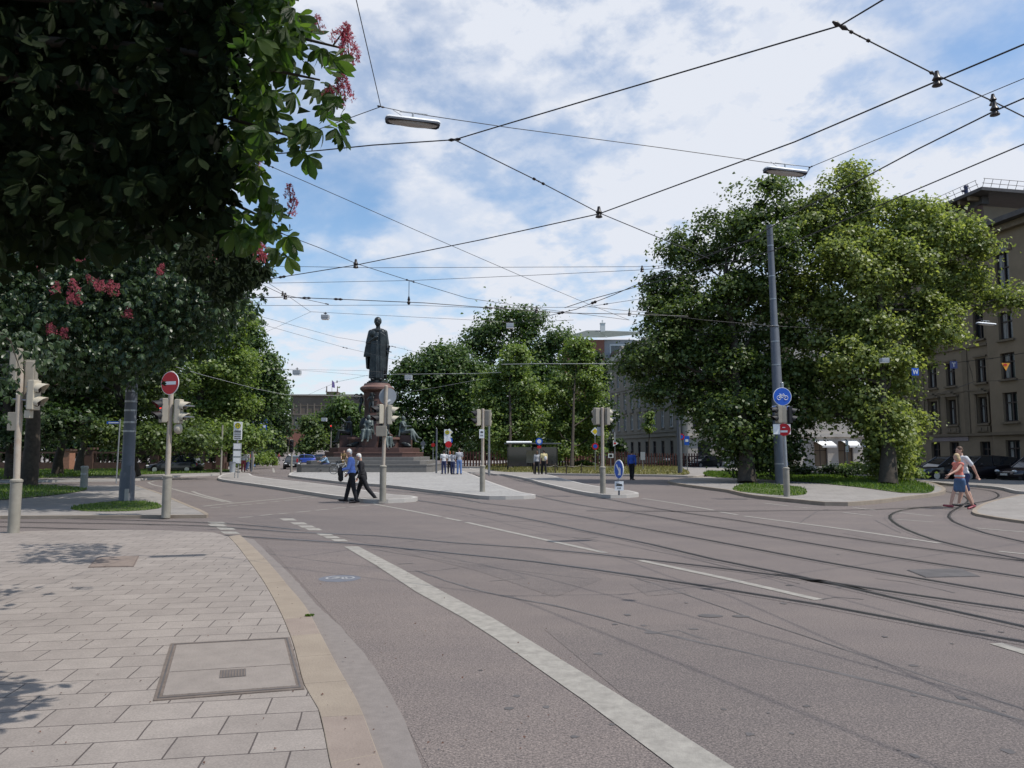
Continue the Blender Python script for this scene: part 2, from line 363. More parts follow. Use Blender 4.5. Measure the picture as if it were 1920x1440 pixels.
# the kerb stones: one ribbon cut into blocks by real joints
gx = [p+Vector((.0, .0)) for p in cg]; a = spline(ci, .2); b = spline(co, .2)
def resamp(c, n):
    L_ = [0]
    for i in range(1, len(c)): L_.append(L_[-1]+(c[i]-c[i-1]).length)
    o = []
    for k in range(n):
        t = L_[-1]*k/(n-1); j = max(i for i in range(len(L_)) if L_[i] <= t+1e-9); j = min(j, len(c)-2)
        o.append(c[j].lerp(c[j+1], (t-L_[j])/max(1e-9, L_[j+1]-L_[j])))
    return o
nseg = 23; A = resamp(a, nseg*8+1); B = resamp(b, nseg*8+1); m = MB()
for s_ in range(nseg):
    pa = A[s_*8:s_*8+9]; pb = B[s_*8:s_*8+9]
    g = .006; pa[0] = pa[0].lerp(pa[1], .03); pb[0] = pb[0].lerp(pb[1], .03)
    pa = [p.lerp(q, .012) for p, q in zip(pa, pb)]
    m.cur = 1 if (s_ < 8 or s_ == 11) else 0; m.poly(pa+pb[::-1], -.03, .034+random.Random(s_).uniform(-.002, .002))
structure(m.build('kerb', [M_tan, mat('brown_kerb_stone', (.215, .172, .145), .85, .0, 3, col2=(.27, .22, .185), bump=.3, bscale=60)], bevel=.006))
gg = spline(cg, .2); rj = random.Random(4); gg = [p+Vector((rj.uniform(-.006, .006), rj.uniform(-.006, .006))) for p in gg]
m = MB(); m.poly(spline([p-Vector((.03, 0)) for p in co], .2)+gg[::-1], None, .004); structure(m.build('gutter', M_gutter))
# patched carriageway: the older, lighter cycle lane and two darker relaid strips
M_as2 = asphalt('asphalt_worn', 1.08, 1.0); M_as3 = asphalt('asphalt_relaid', .92, .99)
def patch(px, material, z): m = MB(); m.poly([p.to_2d() for p in pxl(px)], None, z); structure(m.build('road_patch', material))
patch([(500, 1022), (560, 1024), (645, 1026), (780, 1112), (929, 1200), (1100, 1320), (1262, 1442), (1330, 1490), (830, 1490), (757, 1350), (672, 1212)], M_as2, .002)
patch([(420, 972), (560, 962), (700, 978), (860, 1004), (1010, 1040), (1130, 1086), (1040, 1120), (900, 1072), (780, 1042), (640, 1006), (500, 986)], M_as3, .0022)
patch([(1020, 1180), (1300, 1170), (1700, 1240), (2100, 1330), (2100, 1500), (1420, 1500), (1200, 1330)], M_as3, .0021)
patch([(1180, 1095), (1250, 1092), (1290, 1112), (1215, 1118)], M_as3, .0023)
patch([(1620, 990), (1720, 1010), (1690, 1022), (1580, 1000)], M_as3, .0024)
# islands
I1 = [(409, 898), (417, 903), (491, 914), (547, 923), (602, 932), (651, 939), (700, 944), (778, 941), (772, 936.5), (720, 932), (655.5, 920), (580, 910), (513, 902), (476, 896), (466, 890.5), (440, 889.5), (418, 893)]
raised('pavement', pxl(I1), M_slab2, .13, .15)
I2 = [(542, 892.5), (549, 896), (602, 903), (653, 909), (723, 914), (820, 926), (870, 932), (917.5, 937), (1003, 935), (978, 929), (952, 920), (925, 910), (908, 903), (885, 893), (866, 886), (830, 878), (700, 874), (610, 876), (556, 886)]
raised('pavement', pxl(I2), M_setts, .13, .15)
I3 = [(880, 880), (920, 890.5), (945, 892.5), (983, 900), (1014, 909), (1053, 919), (1080, 925.6), (1113, 931.5), (1145, 934.5), (1197, 932), (1180, 926), (1148, 922), (1100, 913), (1061, 903), (1030, 894), (985, 886), (930, 879)]
raised('pavement', pxl(I3), M_slab2, .13, .15)
# far-left corner pavement behind the near crossing, and further pavements
I4 = [(-150, 974), (0, 973.5), (200, 972.5), (330, 972), (387, 971.5), (380, 963), (352, 951), (318, 936), (300, 928), (270, 918), (248, 913), (150, 913.5), (0, 917), (-150, 921)]
raised('pavement', pxl(I4), M_slab2, .08, .12, kmat=M_tan)
IL = [(-200, 908), (0, 905.5), (160, 903.5), (240, 902), (290, 899), (340, 894.5), (400, 892), (430, 890.5), (452, 886), (470, 880), (484, 870), (494, 862), (440, 861), (200, 864), (-200, 864)]
raised('pavement', pxl(IL), M_slab2, .12, .15)
IB = [(862, 886.5), (920, 888), (1014, 890.5), (1090, 892), (1160, 893), (1240, 894), (1300, 895.5), (1340, 892), (1500, 880), (1700, 876), (1900, 872), (1900, 864), (1300, 862), (900, 866), (850, 876)]
raised('pavement', pxl(IB), M_slab2, .12, .15)
IR = [(1262, 909), (1330, 919), (1363, 923.5), (1400, 932), (1447, 938.5), (1497, 943.5), (1547, 948.5), (1590, 949), (1638, 945.5), (1675, 941), (1712, 936), (1755, 930.5), (1772, 925), (1768, 917), (1740, 907), (1690, 899), (1600, 894), (1450, 893), (1330, 897), (1260, 903)]
raised('pavement', pxl(IR), M_slab2, .12, .15, kmat=M_tan)
IW = [(1930, 929), (1905, 932), (1850, 945), (1824, 960), (1832, 968), (1865, 974), (1990, 990), (2500, 1040), (2500, 930), (2100, 920)]
raised('pavement', pxl(IW), M_slab2, .06, .12, kmat=M_tan)
IX = [(1780, 911), (1832, 914), (1875, 918.5), (1912, 926.5), (1990, 930), (2300, 935), (2300, 905), (1900, 903), (1720, 901)]
raised('pavement', pxl(IX), M_slab2, .12, .15)
# grass areas: a soil sheet plus blades
def lawn(name, pts, z, density, label, hgt=.10, material=None, seed=1, blade=.03, gm=None):
    ring = spline([p.to_2d() for p in pts], .5, True)
    m = MB(); m.poly(ring, None, z); structure(m.build('lawn', material or M_grass))
    rng = np.random.default_rng(seed); x0 = min(p.x for p in ring); x1 = max(p.x for p in ring); y0 = min(p.y for p in ring); y1 = max(p.y for p in ring)
    n = int((x1-x0)*(y1-y0)*density); X = rng.uniform(x0, x1, n); Y = rng.uniform(y0, y1, n)
    ins = np.zeros(n, bool); rx = np.array([p.x for p in ring]); ry = np.array([p.y for p in ring])
    j = len(rx)-1
    for i in range(len(rx)):
        c = ((ry[i] > Y) != (ry[j] > Y)) & (X < (rx[j]-rx[i])*(Y-ry[i])/(ry[j]-ry[i]+1e-12)+rx[i]); ins ^= c; j = i
    X = X[ins]; Y = Y[ins]; n = len(X); a = rng.uniform(0, 6.28, n); h = hgt*rng.uniform(.4, 1.3, n)*(1+.5*np.sin(X*1.3)*np.cos(Y*.9)); w_ = blade*rng.uniform(.6, 1.3, n)
    V = np.zeros((n, 3, 3)); V[:, 0] = np.stack([X-w_*np.cos(a), Y-w_*np.sin(a), np.full(n, z-.01)], 1); V[:, 1] = np.stack([X+w_*np.cos(a), Y+w_*np.sin(a), np.full(n, z-.01)], 1)
    b_ = rng.uniform(-.5, .5, (n, 2)); V[:, 2] = np.stack([X+b_[:, 0]*h, Y+b_[:, 1]*h, z+h], 1)
    me = bpy.data.meshes.new(name); me.from_pydata(V.reshape(-1, 3).tolist(), [], np.arange(n*3).reshape(-1, 3).tolist()); me.materials.append(gm or M_blade)
    o = bpy.data.objects.new(name, me); COL.objects.link(o); tag(o, label, 'grass', kind='stuff'); return o
M_blade = leafmat('grass_blade', (.085, .14, .025), .3, .4)
M_blade2 = leafmat('dry_grass_blade', (.17, .165, .06), .3, .4)
lawn('grass', pxl([(132, 952), (170, 944), (225, 939), (270, 940), (300, 946), (297, 953), (240, 958), (160, 958)], .09), .09, 260, 'small island of short grass round the foot of the grey tram pole', .05, seed=2, blade=.02)
lawn('grass', pxl([(-150, 944), (0, 937), (58, 932), (125, 925), (163, 917), (140, 912), (60, 909), (-150, 909)], .10), .10, 60, 'shaded grass patch left of the stone bollard', .08, seed=3)
lawn('grass', pxl([(-150, 899), (163, 893), (300, 888.5), (420, 885), (428, 882), (300, 880), (100, 880), (-150, 880)], .14), .14, 22, 'long grass verge in front of the brick garden wall', .12, seed=4, blade=.05)
lawn('grass', pxl([(930, 883), (1010, 885.5), (1100, 887.5), (1240, 889), (1290, 889), (1282, 880), (1240, 872), (1100, 868.5), (960, 869), (905, 874)], .15), .15, 14, 'dry yellowed planting bed behind the low post and rope barrier', .15, M_dry, 5, .06, M_blade2)
lawn('grass', pxl([(1375, 918), (1420, 925), (1480, 929), (1512, 925), (1500, 913), (1440, 907), (1390, 908)], .13), .13, 60, 'grass tongue at the foot of the tall grey mast', .08, seed=6)
lawn('grass', pxl([(1330, 893), (1400, 897), (1500, 903), (1600, 912), (1670, 921), (1700, 924), (1735, 924), (1750, 919.5), (1747, 912), (1720, 903), (1660, 896), (1560, 890), (1440, 884), (1330, 884)], .14), .14, 60, 'green lawn under the two big trees at the right corner', .13, seed=7, blade=.04)

# ---------------------------------------------------------------- painted markings
mk = MB(); ZP = .005
def line_px(pts, wid, step=.6): mk.strip([p.to_2d() for p in spline(pxl(pts), step)], wid, ZP)
def quad_px(pts, z=ZP): mk.poly([p.to_2d() for p in pxl(pts)], None, z)
Lb = [(645, 1025), (706, 1061), (780, 1110), (870, 1160), (929, 1198), (1100, 1318), (1262, 1440), (1330, 1490)]
Rb = [(672, 1025), (753, 1067), (840, 1115), (925, 1160), (988, 1198), (1195, 1325), (1375, 1440), (1450, 1490)]
for i in range(len(Lb)-1): quad_px([Lb[i], Rb[i], Rb[i+1], Lb[i+1]])
def blk(cx, cy, w_=92/3.097, h_=4.4, sk=8):
    cx = 380+cx/3.097; cy = 880+cy/3.097
    quad_px([(cx-w_/2-sk/2, cy-h_/2), (cx+w_/2-sk/2, cy-h_/2), (cx+w_/2+sk/2, cy+h_/2), (cx-w_/2+sk/2, cy+h_/2)])
for cx, cy in ((85, 313), (85, 326), (137, 346), (160, 369)): blk(cx, cy)
for cx, cy in ((497, 292), (560, 315), (605, 333), (645, 349), (712, 380), (750, 396), (795, 413)): blk(cx, cy, 26, 4)
def z5(x, y): return (380+x/3.097, 880+y/3.097)
line_px([z5(0, 215), z5(180, 197), z5(630, 155)], .16); line_px([z5(-60, 128), z5(0, 150), z5(170, 193)], .14)
for s_ in ((40, 225, 110, 220), (135, 215, 205, 210), (220, 208, 285, 203), (310, 200, 370, 195), (395, 190, 450, 185), (475, 182, 530, 177), (550, 174, 605, 169), (625, 166, 680, 160),
           (210, 282, 290, 275), (330, 270, 405, 262), (440, 259, 500, 254), (545, 250, 630, 242), (655, 239, 730, 232), (755, 228, 830, 222), (850, 218, 975, 208)):
    line_px([z5(s_[0], s_[1]), z5(s_[2], s_[3])], .13)
line_px([(278, 905), (283, 903.5), (300, 900), (340, 897), (405, 893)], .13); line_px([(278, 905), (289, 909.5), (320, 916), (350, 924), (385, 933), (420, 941)], .13)
line_px([(700, 945), (760, 956), (827, 969)], .13); line_px([(834, 971), (864, 977)], .13); line_px([(874, 979.5), (1000, 1007.5), (1135, 1037)], .13)
line_px([(1200, 1051), (1360, 1085), (1535, 1125)], .13); line_px([(1867, 1207), (1960, 1235)], .13)
line_px([(1205, 934.7), (1260, 943), (1338, 957)], .13); line_px([(1349, 960), (1383, 965.5)], .13); line_px([(1394, 967.7), (1580, 992), (1763, 1019)], .13)
for s_ in ((1434, 944, 1479, 949), (1490, 951, 1522, 953), (1580, 961, 1636, 967), (1686, 961, 1750, 968), (1681, 974, 1750, 979), (1830, 990.5, 1960, 1001), (1872, 1034, 1960, 1043), (1600, 952, 1642, 957), (1210, 898, 1270, 901), (1180, 903, 1240, 908), (1250, 907, 1330, 914),
           (725, 926, 760, 925), (728, 929, 750, 928.5), (762, 928, 778, 928), (870, 942, 905, 942), (980, 921, 1000, 921), (1015, 921, 1035, 921)):
    line_px([(s_[0], s_[1]), (s_[2], s_[3])], .12)
line_px([(600, 868), (560, 862)], .15); line_px([(504, 866), (509, 875)], .2); line_px([(512, 878), (514, 886)], .2); line_px([(566, 867), (590, 876)], .15)
line_px([(487, 850), (596, 850)], .3) if False else None
structure(mk.build('road_markings', M_paint))
# ---------------------------------------------------------------- tram rails: groove strip flanked by a worn steel head
ROWN = set()
def rail(pts, ext=None):
    c = [p.to_2d() for p in spline(pxl(pts), .8)]
    if pts[0][0] < 0: c = [c[0]+(c[0]-c[2]).normalized()*40]+c
    if pts[-1][0] > 1920: c = c+[c[-1]+(c[-1]-c[-3]).normalized()*40]
    m = MB(); m.strip(c, .26, .0028); structure(m.build('rail_surround', M_as3)) if ROWN.add(len(ROWN)) is None else None
    m = MB(); m.strip(c, .06, .006); m.cur = 1; m.strip([p for p in c], .035, .009, side=2.1)
    structure(m.build('tram_rail', [M_rail, M_railtop]))
M_railtop = mat('rail_head_steel', (.16, .15, .15), .35, .25, 4, metal=.7)
rail([(-200, 975), (0, 979), (200, 982), (380, 986.5), (541, 998), (703, 1005), (845, 1018), (1000, 1028.5), (1112, 1039), (1325, 1063), (1537, 1090), (1697, 1114), (1920, 1146), (2200, 1190)])
rail([(-200, 984), (0, 988), (200, 994), (380, 1002), (541, 1012), (651, 1019), (845, 1038), (1000, 1054), (1112, 1068.6), (1325, 1100.5), (1537, 1135), (1750, 1175), (1920, 1205), (2200, 1262)])
rail([(-200, 968), (0, 970.5), (200, 974.5), (420, 982), (560, 994)])
rail([(455, 893), (500, 897), (560, 905), (640, 917), (720, 929), (780, 938), (900, 957), (1000, 975.6), (1086, 994), (1219, 1021), (1336, 1049), (1500, 1082), (1697, 1127), (1920, 1176), (2200, 1240)])
rail([(480, 890), (530, 895), (600, 905), (700, 917), (790, 925), (858, 934), (900, 942.7), (1038, 960), (1192, 989), (1325, 1013), (1537, 1053), (1750, 1090), (1920, 1119), (2200, 1170)])
rail([(885, 887), (905, 897), (932, 910), (985, 925), (1080.7, 946), (1192, 962), (1325, 986), (1511, 1018), (1697, 1049), (1920, 1083), (2200, 1130)])
rail([(905, 886.5), (940, 892), (980, 903), (1059, 920), (1118, 931.5), (1219, 951.7), (1378, 975.6), (1564, 1005), (1750, 1031), (1920, 1053), (2200, 1090)])
rail([(1700, 909), (1780, 912.5), (1832, 917), (1862, 922), (1872, 930), (1855, 938), (1812, 945), (1740, 951), (1690, 957), (1668, 967), (1674, 979), (1700, 994), (1750, 1012.5), (1800, 1025), (1920, 1050), (2200, 1095)])
rail([(1730, 917), (1770, 921), (1800, 928), (1815, 938), (1800, 950), (1783, 960), (1778, 970), (1786, 978), (1815, 990), (1850, 1001), (1920, 1017), (2200, 1060)])
rail([(1100, 958), (1300, 959), (1500, 957.5), (1640, 955.5), (1740, 951)])
# bitumen-sealed joints and cracks
def seam(pts, wid, seed):
    rs = random.Random(seed); c = [p.to_2d() for p in spline(pxl(pts), .25)]
    c = [p+Vector((rs.uniform(-.012, .012), rs.uniform(-.012, .012))) for p in c]
    sm_.strip(c, [wid*rs.uniform(.4, 1.25) for _ in c], .0035)
sm_ = MB()
seam([(780, 1070), (900, 1108), (1059, 1140), (1219, 1183), (1378, 1220), (1600, 1270), (1920, 1352)], .045, 1)
seam([(1187, 1082), (1300, 1120), (1399, 1156), (1500, 1190), (1644, 1238), (1930, 1335)], .02, 2)
seam([(503, 1038), (600, 1052), (700, 1064), (780, 1072), (860, 1065)], .018, 3)
seam([(900, 1056), (985, 1085), (920, 1090)], .014, 4)
seam([(960, 1224), (1010, 1216)], .03, 5); seam([(745, 1058), (775, 1056)], .05, 6)
seam([(1210, 1187), (1235, 1185), (1270, 1182), (1310, 1195), (1330, 1200)], .03, 7)
seam([(1537, 1125), (1570, 1120), (1620, 1124)], .03, 8); seam([(1075, 1008), (1090, 1011), (1120, 1007)], .05, 9)
seam([(620, 980), (800, 982), (1000, 977)], .02, 10); seam([(1500, 980), (1535, 958), (1560, 955)], .03, 11)
seam([(1640, 975), (1660, 985), (1690, 1000)], .03, 12); seam([(700, 1030), (900, 1062), (1100, 1085)], .014, 13)
seam([(1280, 950), (1190, 965), (1150, 990)], .02, 14); seam([(472, 997), (500, 990), (540, 990)], .02, 15)
seam([(1640, 1085), (1700, 1092), (1790, 1112)], .02, 20)
seam([(960, 1000), (1100, 1010), (1260, 1040), (1500, 1095)], .015, 25)
rs_ = random.Random(31)
for _ in range(46):
    px_ = rs_.uniform(820, 1900); py_ = rs_.uniform(1000, 1420); gq = G(px_, py_); rr = rs_.uniform(.012, .045); sm_.poly([(gq.x+rr*math.cos(t)*rs_.uniform(.6, 1.2), gq.y+rr*math.sin(t)*rs_.uniform(.6, 1.2)) for t in [k*.7 for k in range(9)]], None, .0045)
for cx, cy, rr in ((1330, 1155, .13), (1388, 1156, .09), (1222, 1187, .08), (1300, 1180, .05), (1480, 1098, .05)):
    g = G(cx, cy); sm_.poly([(g.x+rr*math.cos(t)*random.Random(t).uniform(.8, 1.2), g.y+.6*rr*math.sin(t)) for t in [k*.5 for k in range(12)]], None, .0045)
structure(sm_.build('road_seams', M_seam))
# ---------------------------------------------------------------- foliage
def leaf_arrays(rng, cen, nrm, size, droop=.25):
    n = len(cen); nrm = nrm/np.linalg.norm(nrm, axis=1, keepdims=True)
    t = rng.normal(size=(n, 3)); t -= nrm*(t*nrm).sum(1, keepdims=True); t /= np.linalg.norm(t, axis=1, keepdims=True)
    b = np.cross(nrm, t); s = size[:, None]; w_ = s*rng.uniform(.32, .5, (n, 1))
    V = np.empty((n, 4, 3)); V[:, 0] = cen-t*s*.5; V[:, 2] = cen+t*s*.5-nrm*s*droop
    V[:, 1] = cen+b*w_+t*s*.08+nrm*s*.10; V[:, 3] = cen-b*w_+t*s*.08+nrm*s*.10
    return V
def leaves_mesh(name, V, m, parent=None, origin=(0, 0, 0)):
    n, k = V.shape[0], V.shape[1]; V = V-np.array(origin)
    me = bpy.data.meshes.new(name); me.vertices.add(n*k); me.vertices.foreach_set('co', V.astype(np.float32).ravel())
    me.loops.add(n*k); me.loops.foreach_set('vertex_index', np.arange(n*k, dtype=np.int32)); me.polygons.add(n)
    me.polygons.foreach_set('loop_start', np.arange(0, n*k, k, dtype=np.int32)); me.materials.append(m); me.update(calc_edges=True)
    o = bpy.data.objects.new(name, me); COL.objects.link(o); o.location = origin if parent is None else (0, 0, 0)
    if parent is not None: o.parent = parent
    return o
def puff_points(rng, lobes, n, clump=.75, shell=.55, flat=.6, per=60):
    """lobes: (cx,cy,cz,rx,ry,rz). leaves gathered in flattened clumps spread through the outer part of each lobe"""
    wts = np.array([(l[3]*l[4]+l[4]*l[5]+l[3]*l[5]) for l in lobes]); wts = wts/wts.sum(); C = []; Nn = []
    lobes = [(*l[:3], max(.3, l[3]-.5*clump), max(.3, l[4]-.5*clump), max(.3, l[5]-.45*clump)) for l in lobes]
    for l, w_ in zip(lobes, wts):
        k = max(3, int(n*w_/per)); d = rng.normal(size=(k, 3)); d /= np.linalg.norm(d, axis=1, keepdims=True)
        r = shell+(1-shell)*rng.uniform(0, 1, (k, 1))**.6
        bump = 1+.22*np.sin(d[:, :1]*5+l[0])*np.cos(d[:, 2:]*6+l[1])+.12*np.sin(d[:, 1:2]*11+l[2]*3)
        cc = np.array(l[:3])+d*r*bump*np.array(l[3:6])
        m_ = rng.poisson(per, k).clip(6); idx = np.repeat(np.arange(k), m_); cs = clump*rng.uniform(.45, 1.35, (k, 1)); nn_ = len(idx)
        q = rng.normal(size=(nn_, 3)); q /= np.linalg.norm(q, axis=1, keepdims=True); q[:, 2] = np.abs(q[:, 2])-.25*(rng.random(nn_) < .45)
        off = q*(1-.45*rng.uniform(0, 1, (nn_, 1))**2)*cs[idx]*(1+.22*np.sin(q[:, :1]*9+idx[:, None])); off[:, 2] *= flat*1.25; gs = rng.random(nn_) < .4; off[gs] = (rng.normal(size=(nn_, 3))*np.array([.5, .5, .38])*cs[idx])[gs]
        C.append(cc[idx]+off); Nn.append(q*.9+d[idx]*.3+rng.normal(size=(nn_, 3))*.42+np.array([0, 0, .5]))
    return np.concatenate(C), np.concatenate(Nn)
M_bark = mat('bark', (.055, .045, .035), .95, .35, 5, bump=.6, bscale=18)
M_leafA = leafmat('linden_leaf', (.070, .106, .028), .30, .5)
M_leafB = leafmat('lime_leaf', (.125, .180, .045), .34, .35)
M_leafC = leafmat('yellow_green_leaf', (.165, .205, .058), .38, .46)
M_leafD = leafmat('dark_leaf', (.030, .056, .016), .22, .45)
M_leafM = leafmat('elm_leaf', (.060, .102, .026), .28, .4)
def tree(name, label, cat, base, lobes, n, size, lm, tr=.3, group=None, clump=.8, shell=.5, seed=1, limb=True, per=110, trunk_top=None, flat=.6):
    rng = np.random.default_rng(seed); base = Vector(base); root = empty(name, base, 0, label, cat, group)
    C, Nn = puff_points(rng, lobes, n, clump, shell, flat, per); s_ = size*rng.uniform(.6, 1.35, len(C))
    C[:, 2] = np.maximum(C[:, 2], base.z+.25)
    leaves_mesh('crown', leaf_arrays(rng, C, Nn, s_), lm, root, base)
    tb = MB(); r0 = random.Random(seed)
    zt = trunk_top if trunk_top else max(l[2] for l in lobes)
    cx = sum(l[0]*l[3]**2 for l in lobes)/sum(l[3]**2 for l in lobes); cy = sum(l[1]*l[3]**2 for l in lobes)/sum(l[3]**2 for l in lobes)
    top = Vector((cx, cy, zt)); pts = []; rs = []
    for i in range(8):
        t = i/7; p = base.lerp(top, t); p.x += r0.uniform(-1, 1)*tr*.5*(t > 0); p.y += r0.uniform(-1, 1)*tr*.5*(t > 0); pts.append(p-base); rs.append(tr*(1-t)**.75*(1.35 if i == 0 else 1)+.03)
    tb.tube(pts, rs, 9)
    if limb:
        for l in lobes:
            e = Vector(l[:3])-base; st = min(.85, max(.18, (l[2]-l[5]*.8-base.z)/(zt-base.z+1e-6))); i0 = st*7; j = int(i0); s0 = pts[j].lerp(pts[min(7, j+1)], i0-j)
            mid = s0.lerp(e, .5)+Vector((r0.uniform(-.4, .4), r0.uniform(-.4, .4), -.3)); rr = tr*(.42*(1-st)+.12)
            tb.tube([s0, mid, e], [rr, rr*.7, rr*.3], 6)
            for _ in range(4):
                d = Vector((r0.gauss(0, 1), r0.gauss(0, 1), r0.gauss(.3, .8))).normalized(); q = e+Vector((d.x*l[3], d.y*l[4], d.z*l[5]))*.8
                if q.z < .6: continue
                tb.tube([mid.lerp(e, .6), e.lerp(q, .5)+Vector((0, 0, -.1)), q], [rr*.4, rr*.25, .015], 5)
    tb.build('trunk', M_bark, root, smooth=60)
    return root
def lobes_px(d, L_, depth=.85, seed=0, spread=.5):
    """outline measured in the photo turned into lobes of real size at distance d"""
    r0 = random.Random(seed); o = []
    for l in L_:
        px, py, rx, ry = l[:4]; dy = l[4] if len(l) > 4 else r0.uniform(-spread, spread)*rx/F*d
        p = P(px, py, d+dy); k = (d+dy)/F; o.append((p.x, d+dy, p.z, rx*k, rx*k*depth, ry*k))
    return o
# right corner: dark linden (left) and lime-green tree (right)
T1 = lobes_px(43, [(1435, 420, 75, 85), (1370, 455, 80, 80), (1290, 470, 55, 55), (1330, 560, 110, 80), (1235, 545, 45, 45), (1262, 600, 70, 55), (1240, 665, 75, 60), (1195, 690, 45, 42), (1330, 690, 90, 80),
                   (1430, 600, 90, 110), (1400, 770, 95, 75), (1325, 775, 66, 55), (1440, 830, 52, 64), (1415, 865, 40, 40), (1300, 640, 80, 60), (1255, 735, 60, 45), (1480, 520, 60, 80), (1500, 420, 40, 50), (1450, 350, 34, 26), (1350, 735, 80, 70), (1395, 800, 80, 75, -3.5), (1405, 850, 60, 58, -2.6), (1455, 846, 52, 62, -2.0), (1345, 770, 55, 45, -3), (1480, 760, 60, 80, -2), (1365, 665, 56, 56, -2.6), (1440, 715, 56, 60, -2.6), (1395, 745, 52, 48, -2.2), (1345, 565, 50, 50, -2.4), (1412, 535, 50, 56, -2.2), (1455, 470, 60, 60, -3)], seed=3)
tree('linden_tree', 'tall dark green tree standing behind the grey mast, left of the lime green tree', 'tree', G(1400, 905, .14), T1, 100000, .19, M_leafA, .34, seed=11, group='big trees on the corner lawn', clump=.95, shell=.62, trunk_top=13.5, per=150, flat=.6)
T2 = lobes_px(41, [(1530, 420, 50, 55), (1555, 375, 38, 40), (1600, 385, 42, 80), (1598, 335, 20, 35), (1650, 440, 85, 80), (1560, 470, 70, 80), (1730, 440, 60, 70), (1790, 450, 60, 55), (1800, 545, 62, 55), (1880, 565, 44, 34), (1700, 540, 110, 90),
                   (1600, 580, 90, 90), (1540, 640, 70, 80), (1735, 615, 70, 60), (1660, 660, 90, 80), (1570, 735, 70, 55), (1668, 740, 44, 60), (1665, 835, 44, 50), (1510, 560, 50, 60), (1735, 400, 35, 32), (1690, 805, 50, 45), (1840, 470, 32, 32), (1520, 700, 50, 50), (1650, 780, 66, 50), (1590, 675, 52, 56, -2.8), (1672, 690, 52, 60, -2.4), (1635, 630, 50, 42, -2), (1625, 755, 48, 44, -2.6), (1750, 580, 40, 36, -1), (1670, 800, 52, 60, -3.5), (1660, 852, 52, 58, -2.6), (1680, 815, 42, 58, -2.0), (1668, 885, 40, 34, -2.0), (1570, 490, 48, 52, -2.4), (1640, 525, 52, 46, -2), (1612, 445, 42, 42, -1.2), (1700, 490, 44, 44, -1.8), (1550, 770, 50, 40, -1)], seed=5)
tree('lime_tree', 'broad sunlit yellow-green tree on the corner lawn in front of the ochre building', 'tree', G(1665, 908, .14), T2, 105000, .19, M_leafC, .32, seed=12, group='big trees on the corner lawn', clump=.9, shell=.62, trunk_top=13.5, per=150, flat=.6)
# central group behind the monument
tree('broadleaf_tree', 'tall dark domed tree right of the statue, highest of the central group', 'tree', (P(965, 850, 110).x, 110, 0), lobes_px(110, [(965, 640, 70, 65), (900, 680, 60, 55), (1030, 670, 55, 60), (870, 740, 70, 55), (960, 740, 90, 70), (1050, 750, 60, 70), (930, 610, 45, 40), (990, 605, 50, 32), (960, 820, 90, 50), (860, 690, 45, 45), (1010, 720, 60, 60), (900, 640, 40, 35), (1040, 640, 40, 35)], seed=6), 34000, .42, M_leafM, .6, seed=13, group='trees behind the monument', clump=2.1, shell=.45, per=110)
tree('broadleaf_tree', 'dark green spreading tree directly behind the statue plinth', 'tree', (P(800, 850, 92).x, 92, 0), lobes_px(92, [(800, 720, 60, 50), (770, 700, 38, 34), (850, 700, 50, 55), (760, 780, 50, 55), (830, 790, 65, 60), (875, 780, 45, 60), (745, 720, 26, 30), (790, 835, 60, 30), (735, 810, 34, 42), (880, 720, 50, 50), (820, 680, 42, 38), (900, 800, 50, 60)], seed=7), 34000, .36, M_leafM, .45, seed=14, group='trees behind the monument', clump=1.8, shell=.45, per=110)
tree('maple_tree', 'sunlit bright green tree behind the middle traffic light, left of its twin', 'tree', G(955, 878, .15), lobes_px(80, [(965, 675, 32, 38), (945, 715, 45, 40), (985, 730, 35, 40), (930, 770, 45, 42), (985, 785, 42, 42), (950, 815, 48, 36), (1003, 745, 24, 30), (960, 845, 34, 24), (915, 735, 28, 34)], seed=8), 30000, .26, M_leafB, .16, seed=15, group='trees behind the monument', clump=1.0, shell=.4)
tree('maple_tree', 'sunlit bright green tree left of the grey town house, right of its twin', 'tree', G(1072, 878, .15), lobes_px(82, [(1075, 675, 34, 36), (1100, 720, 40, 42), (1050, 740, 36, 42), (1085, 780, 52, 45), (1118, 770, 24, 40), (1045, 800, 32, 38), (1100, 825, 44, 34), (1060, 845, 34, 22), (1090, 660, 30, 30)], seed=9), 30000, .26, M_leafB, .16, seed=16, group='trees behind the monument', clump=1.0, shell=.4)
tree('broadleaf_tree', 'dark tree in the gap between the bright maples and the town house', 'tree', (P(1120, 850, 100).x, 100, 0), lobes_px(100, [(1120, 700, 30, 40), (1000, 820, 50, 40), (1120, 790, 40, 50), (1060, 825, 50, 38), (1150, 840, 22, 28)], seed=19), 9000, .45, M_leafD, .3, seed=19, group='trees behind the monument', clump=1.3)
# small staked saplings
for i, (bx, by, cx, cy, rx, ry, lb) in enumerate(((1217, 873, 1216, 800, 13, 28, 'thin young tree on a bare stem in front of the grey town house'), (1064, 872, 1064, 822, 11, 22, 'thin young tree on a bare stem in the dry bed right of the bus shelter'))):
    b = G(bx, by, .15); tree('young_tree', lb, 'tree', b, lobes_px(b.y, [(cx, cy, rx, ry), (cx+3, cy-ry*.8, rx*.6, ry*.6)], seed=i), 1600, .26, M_leafB, .07, seed=30+i, group='saplings', clump=.5, shell=.2, limb=False)
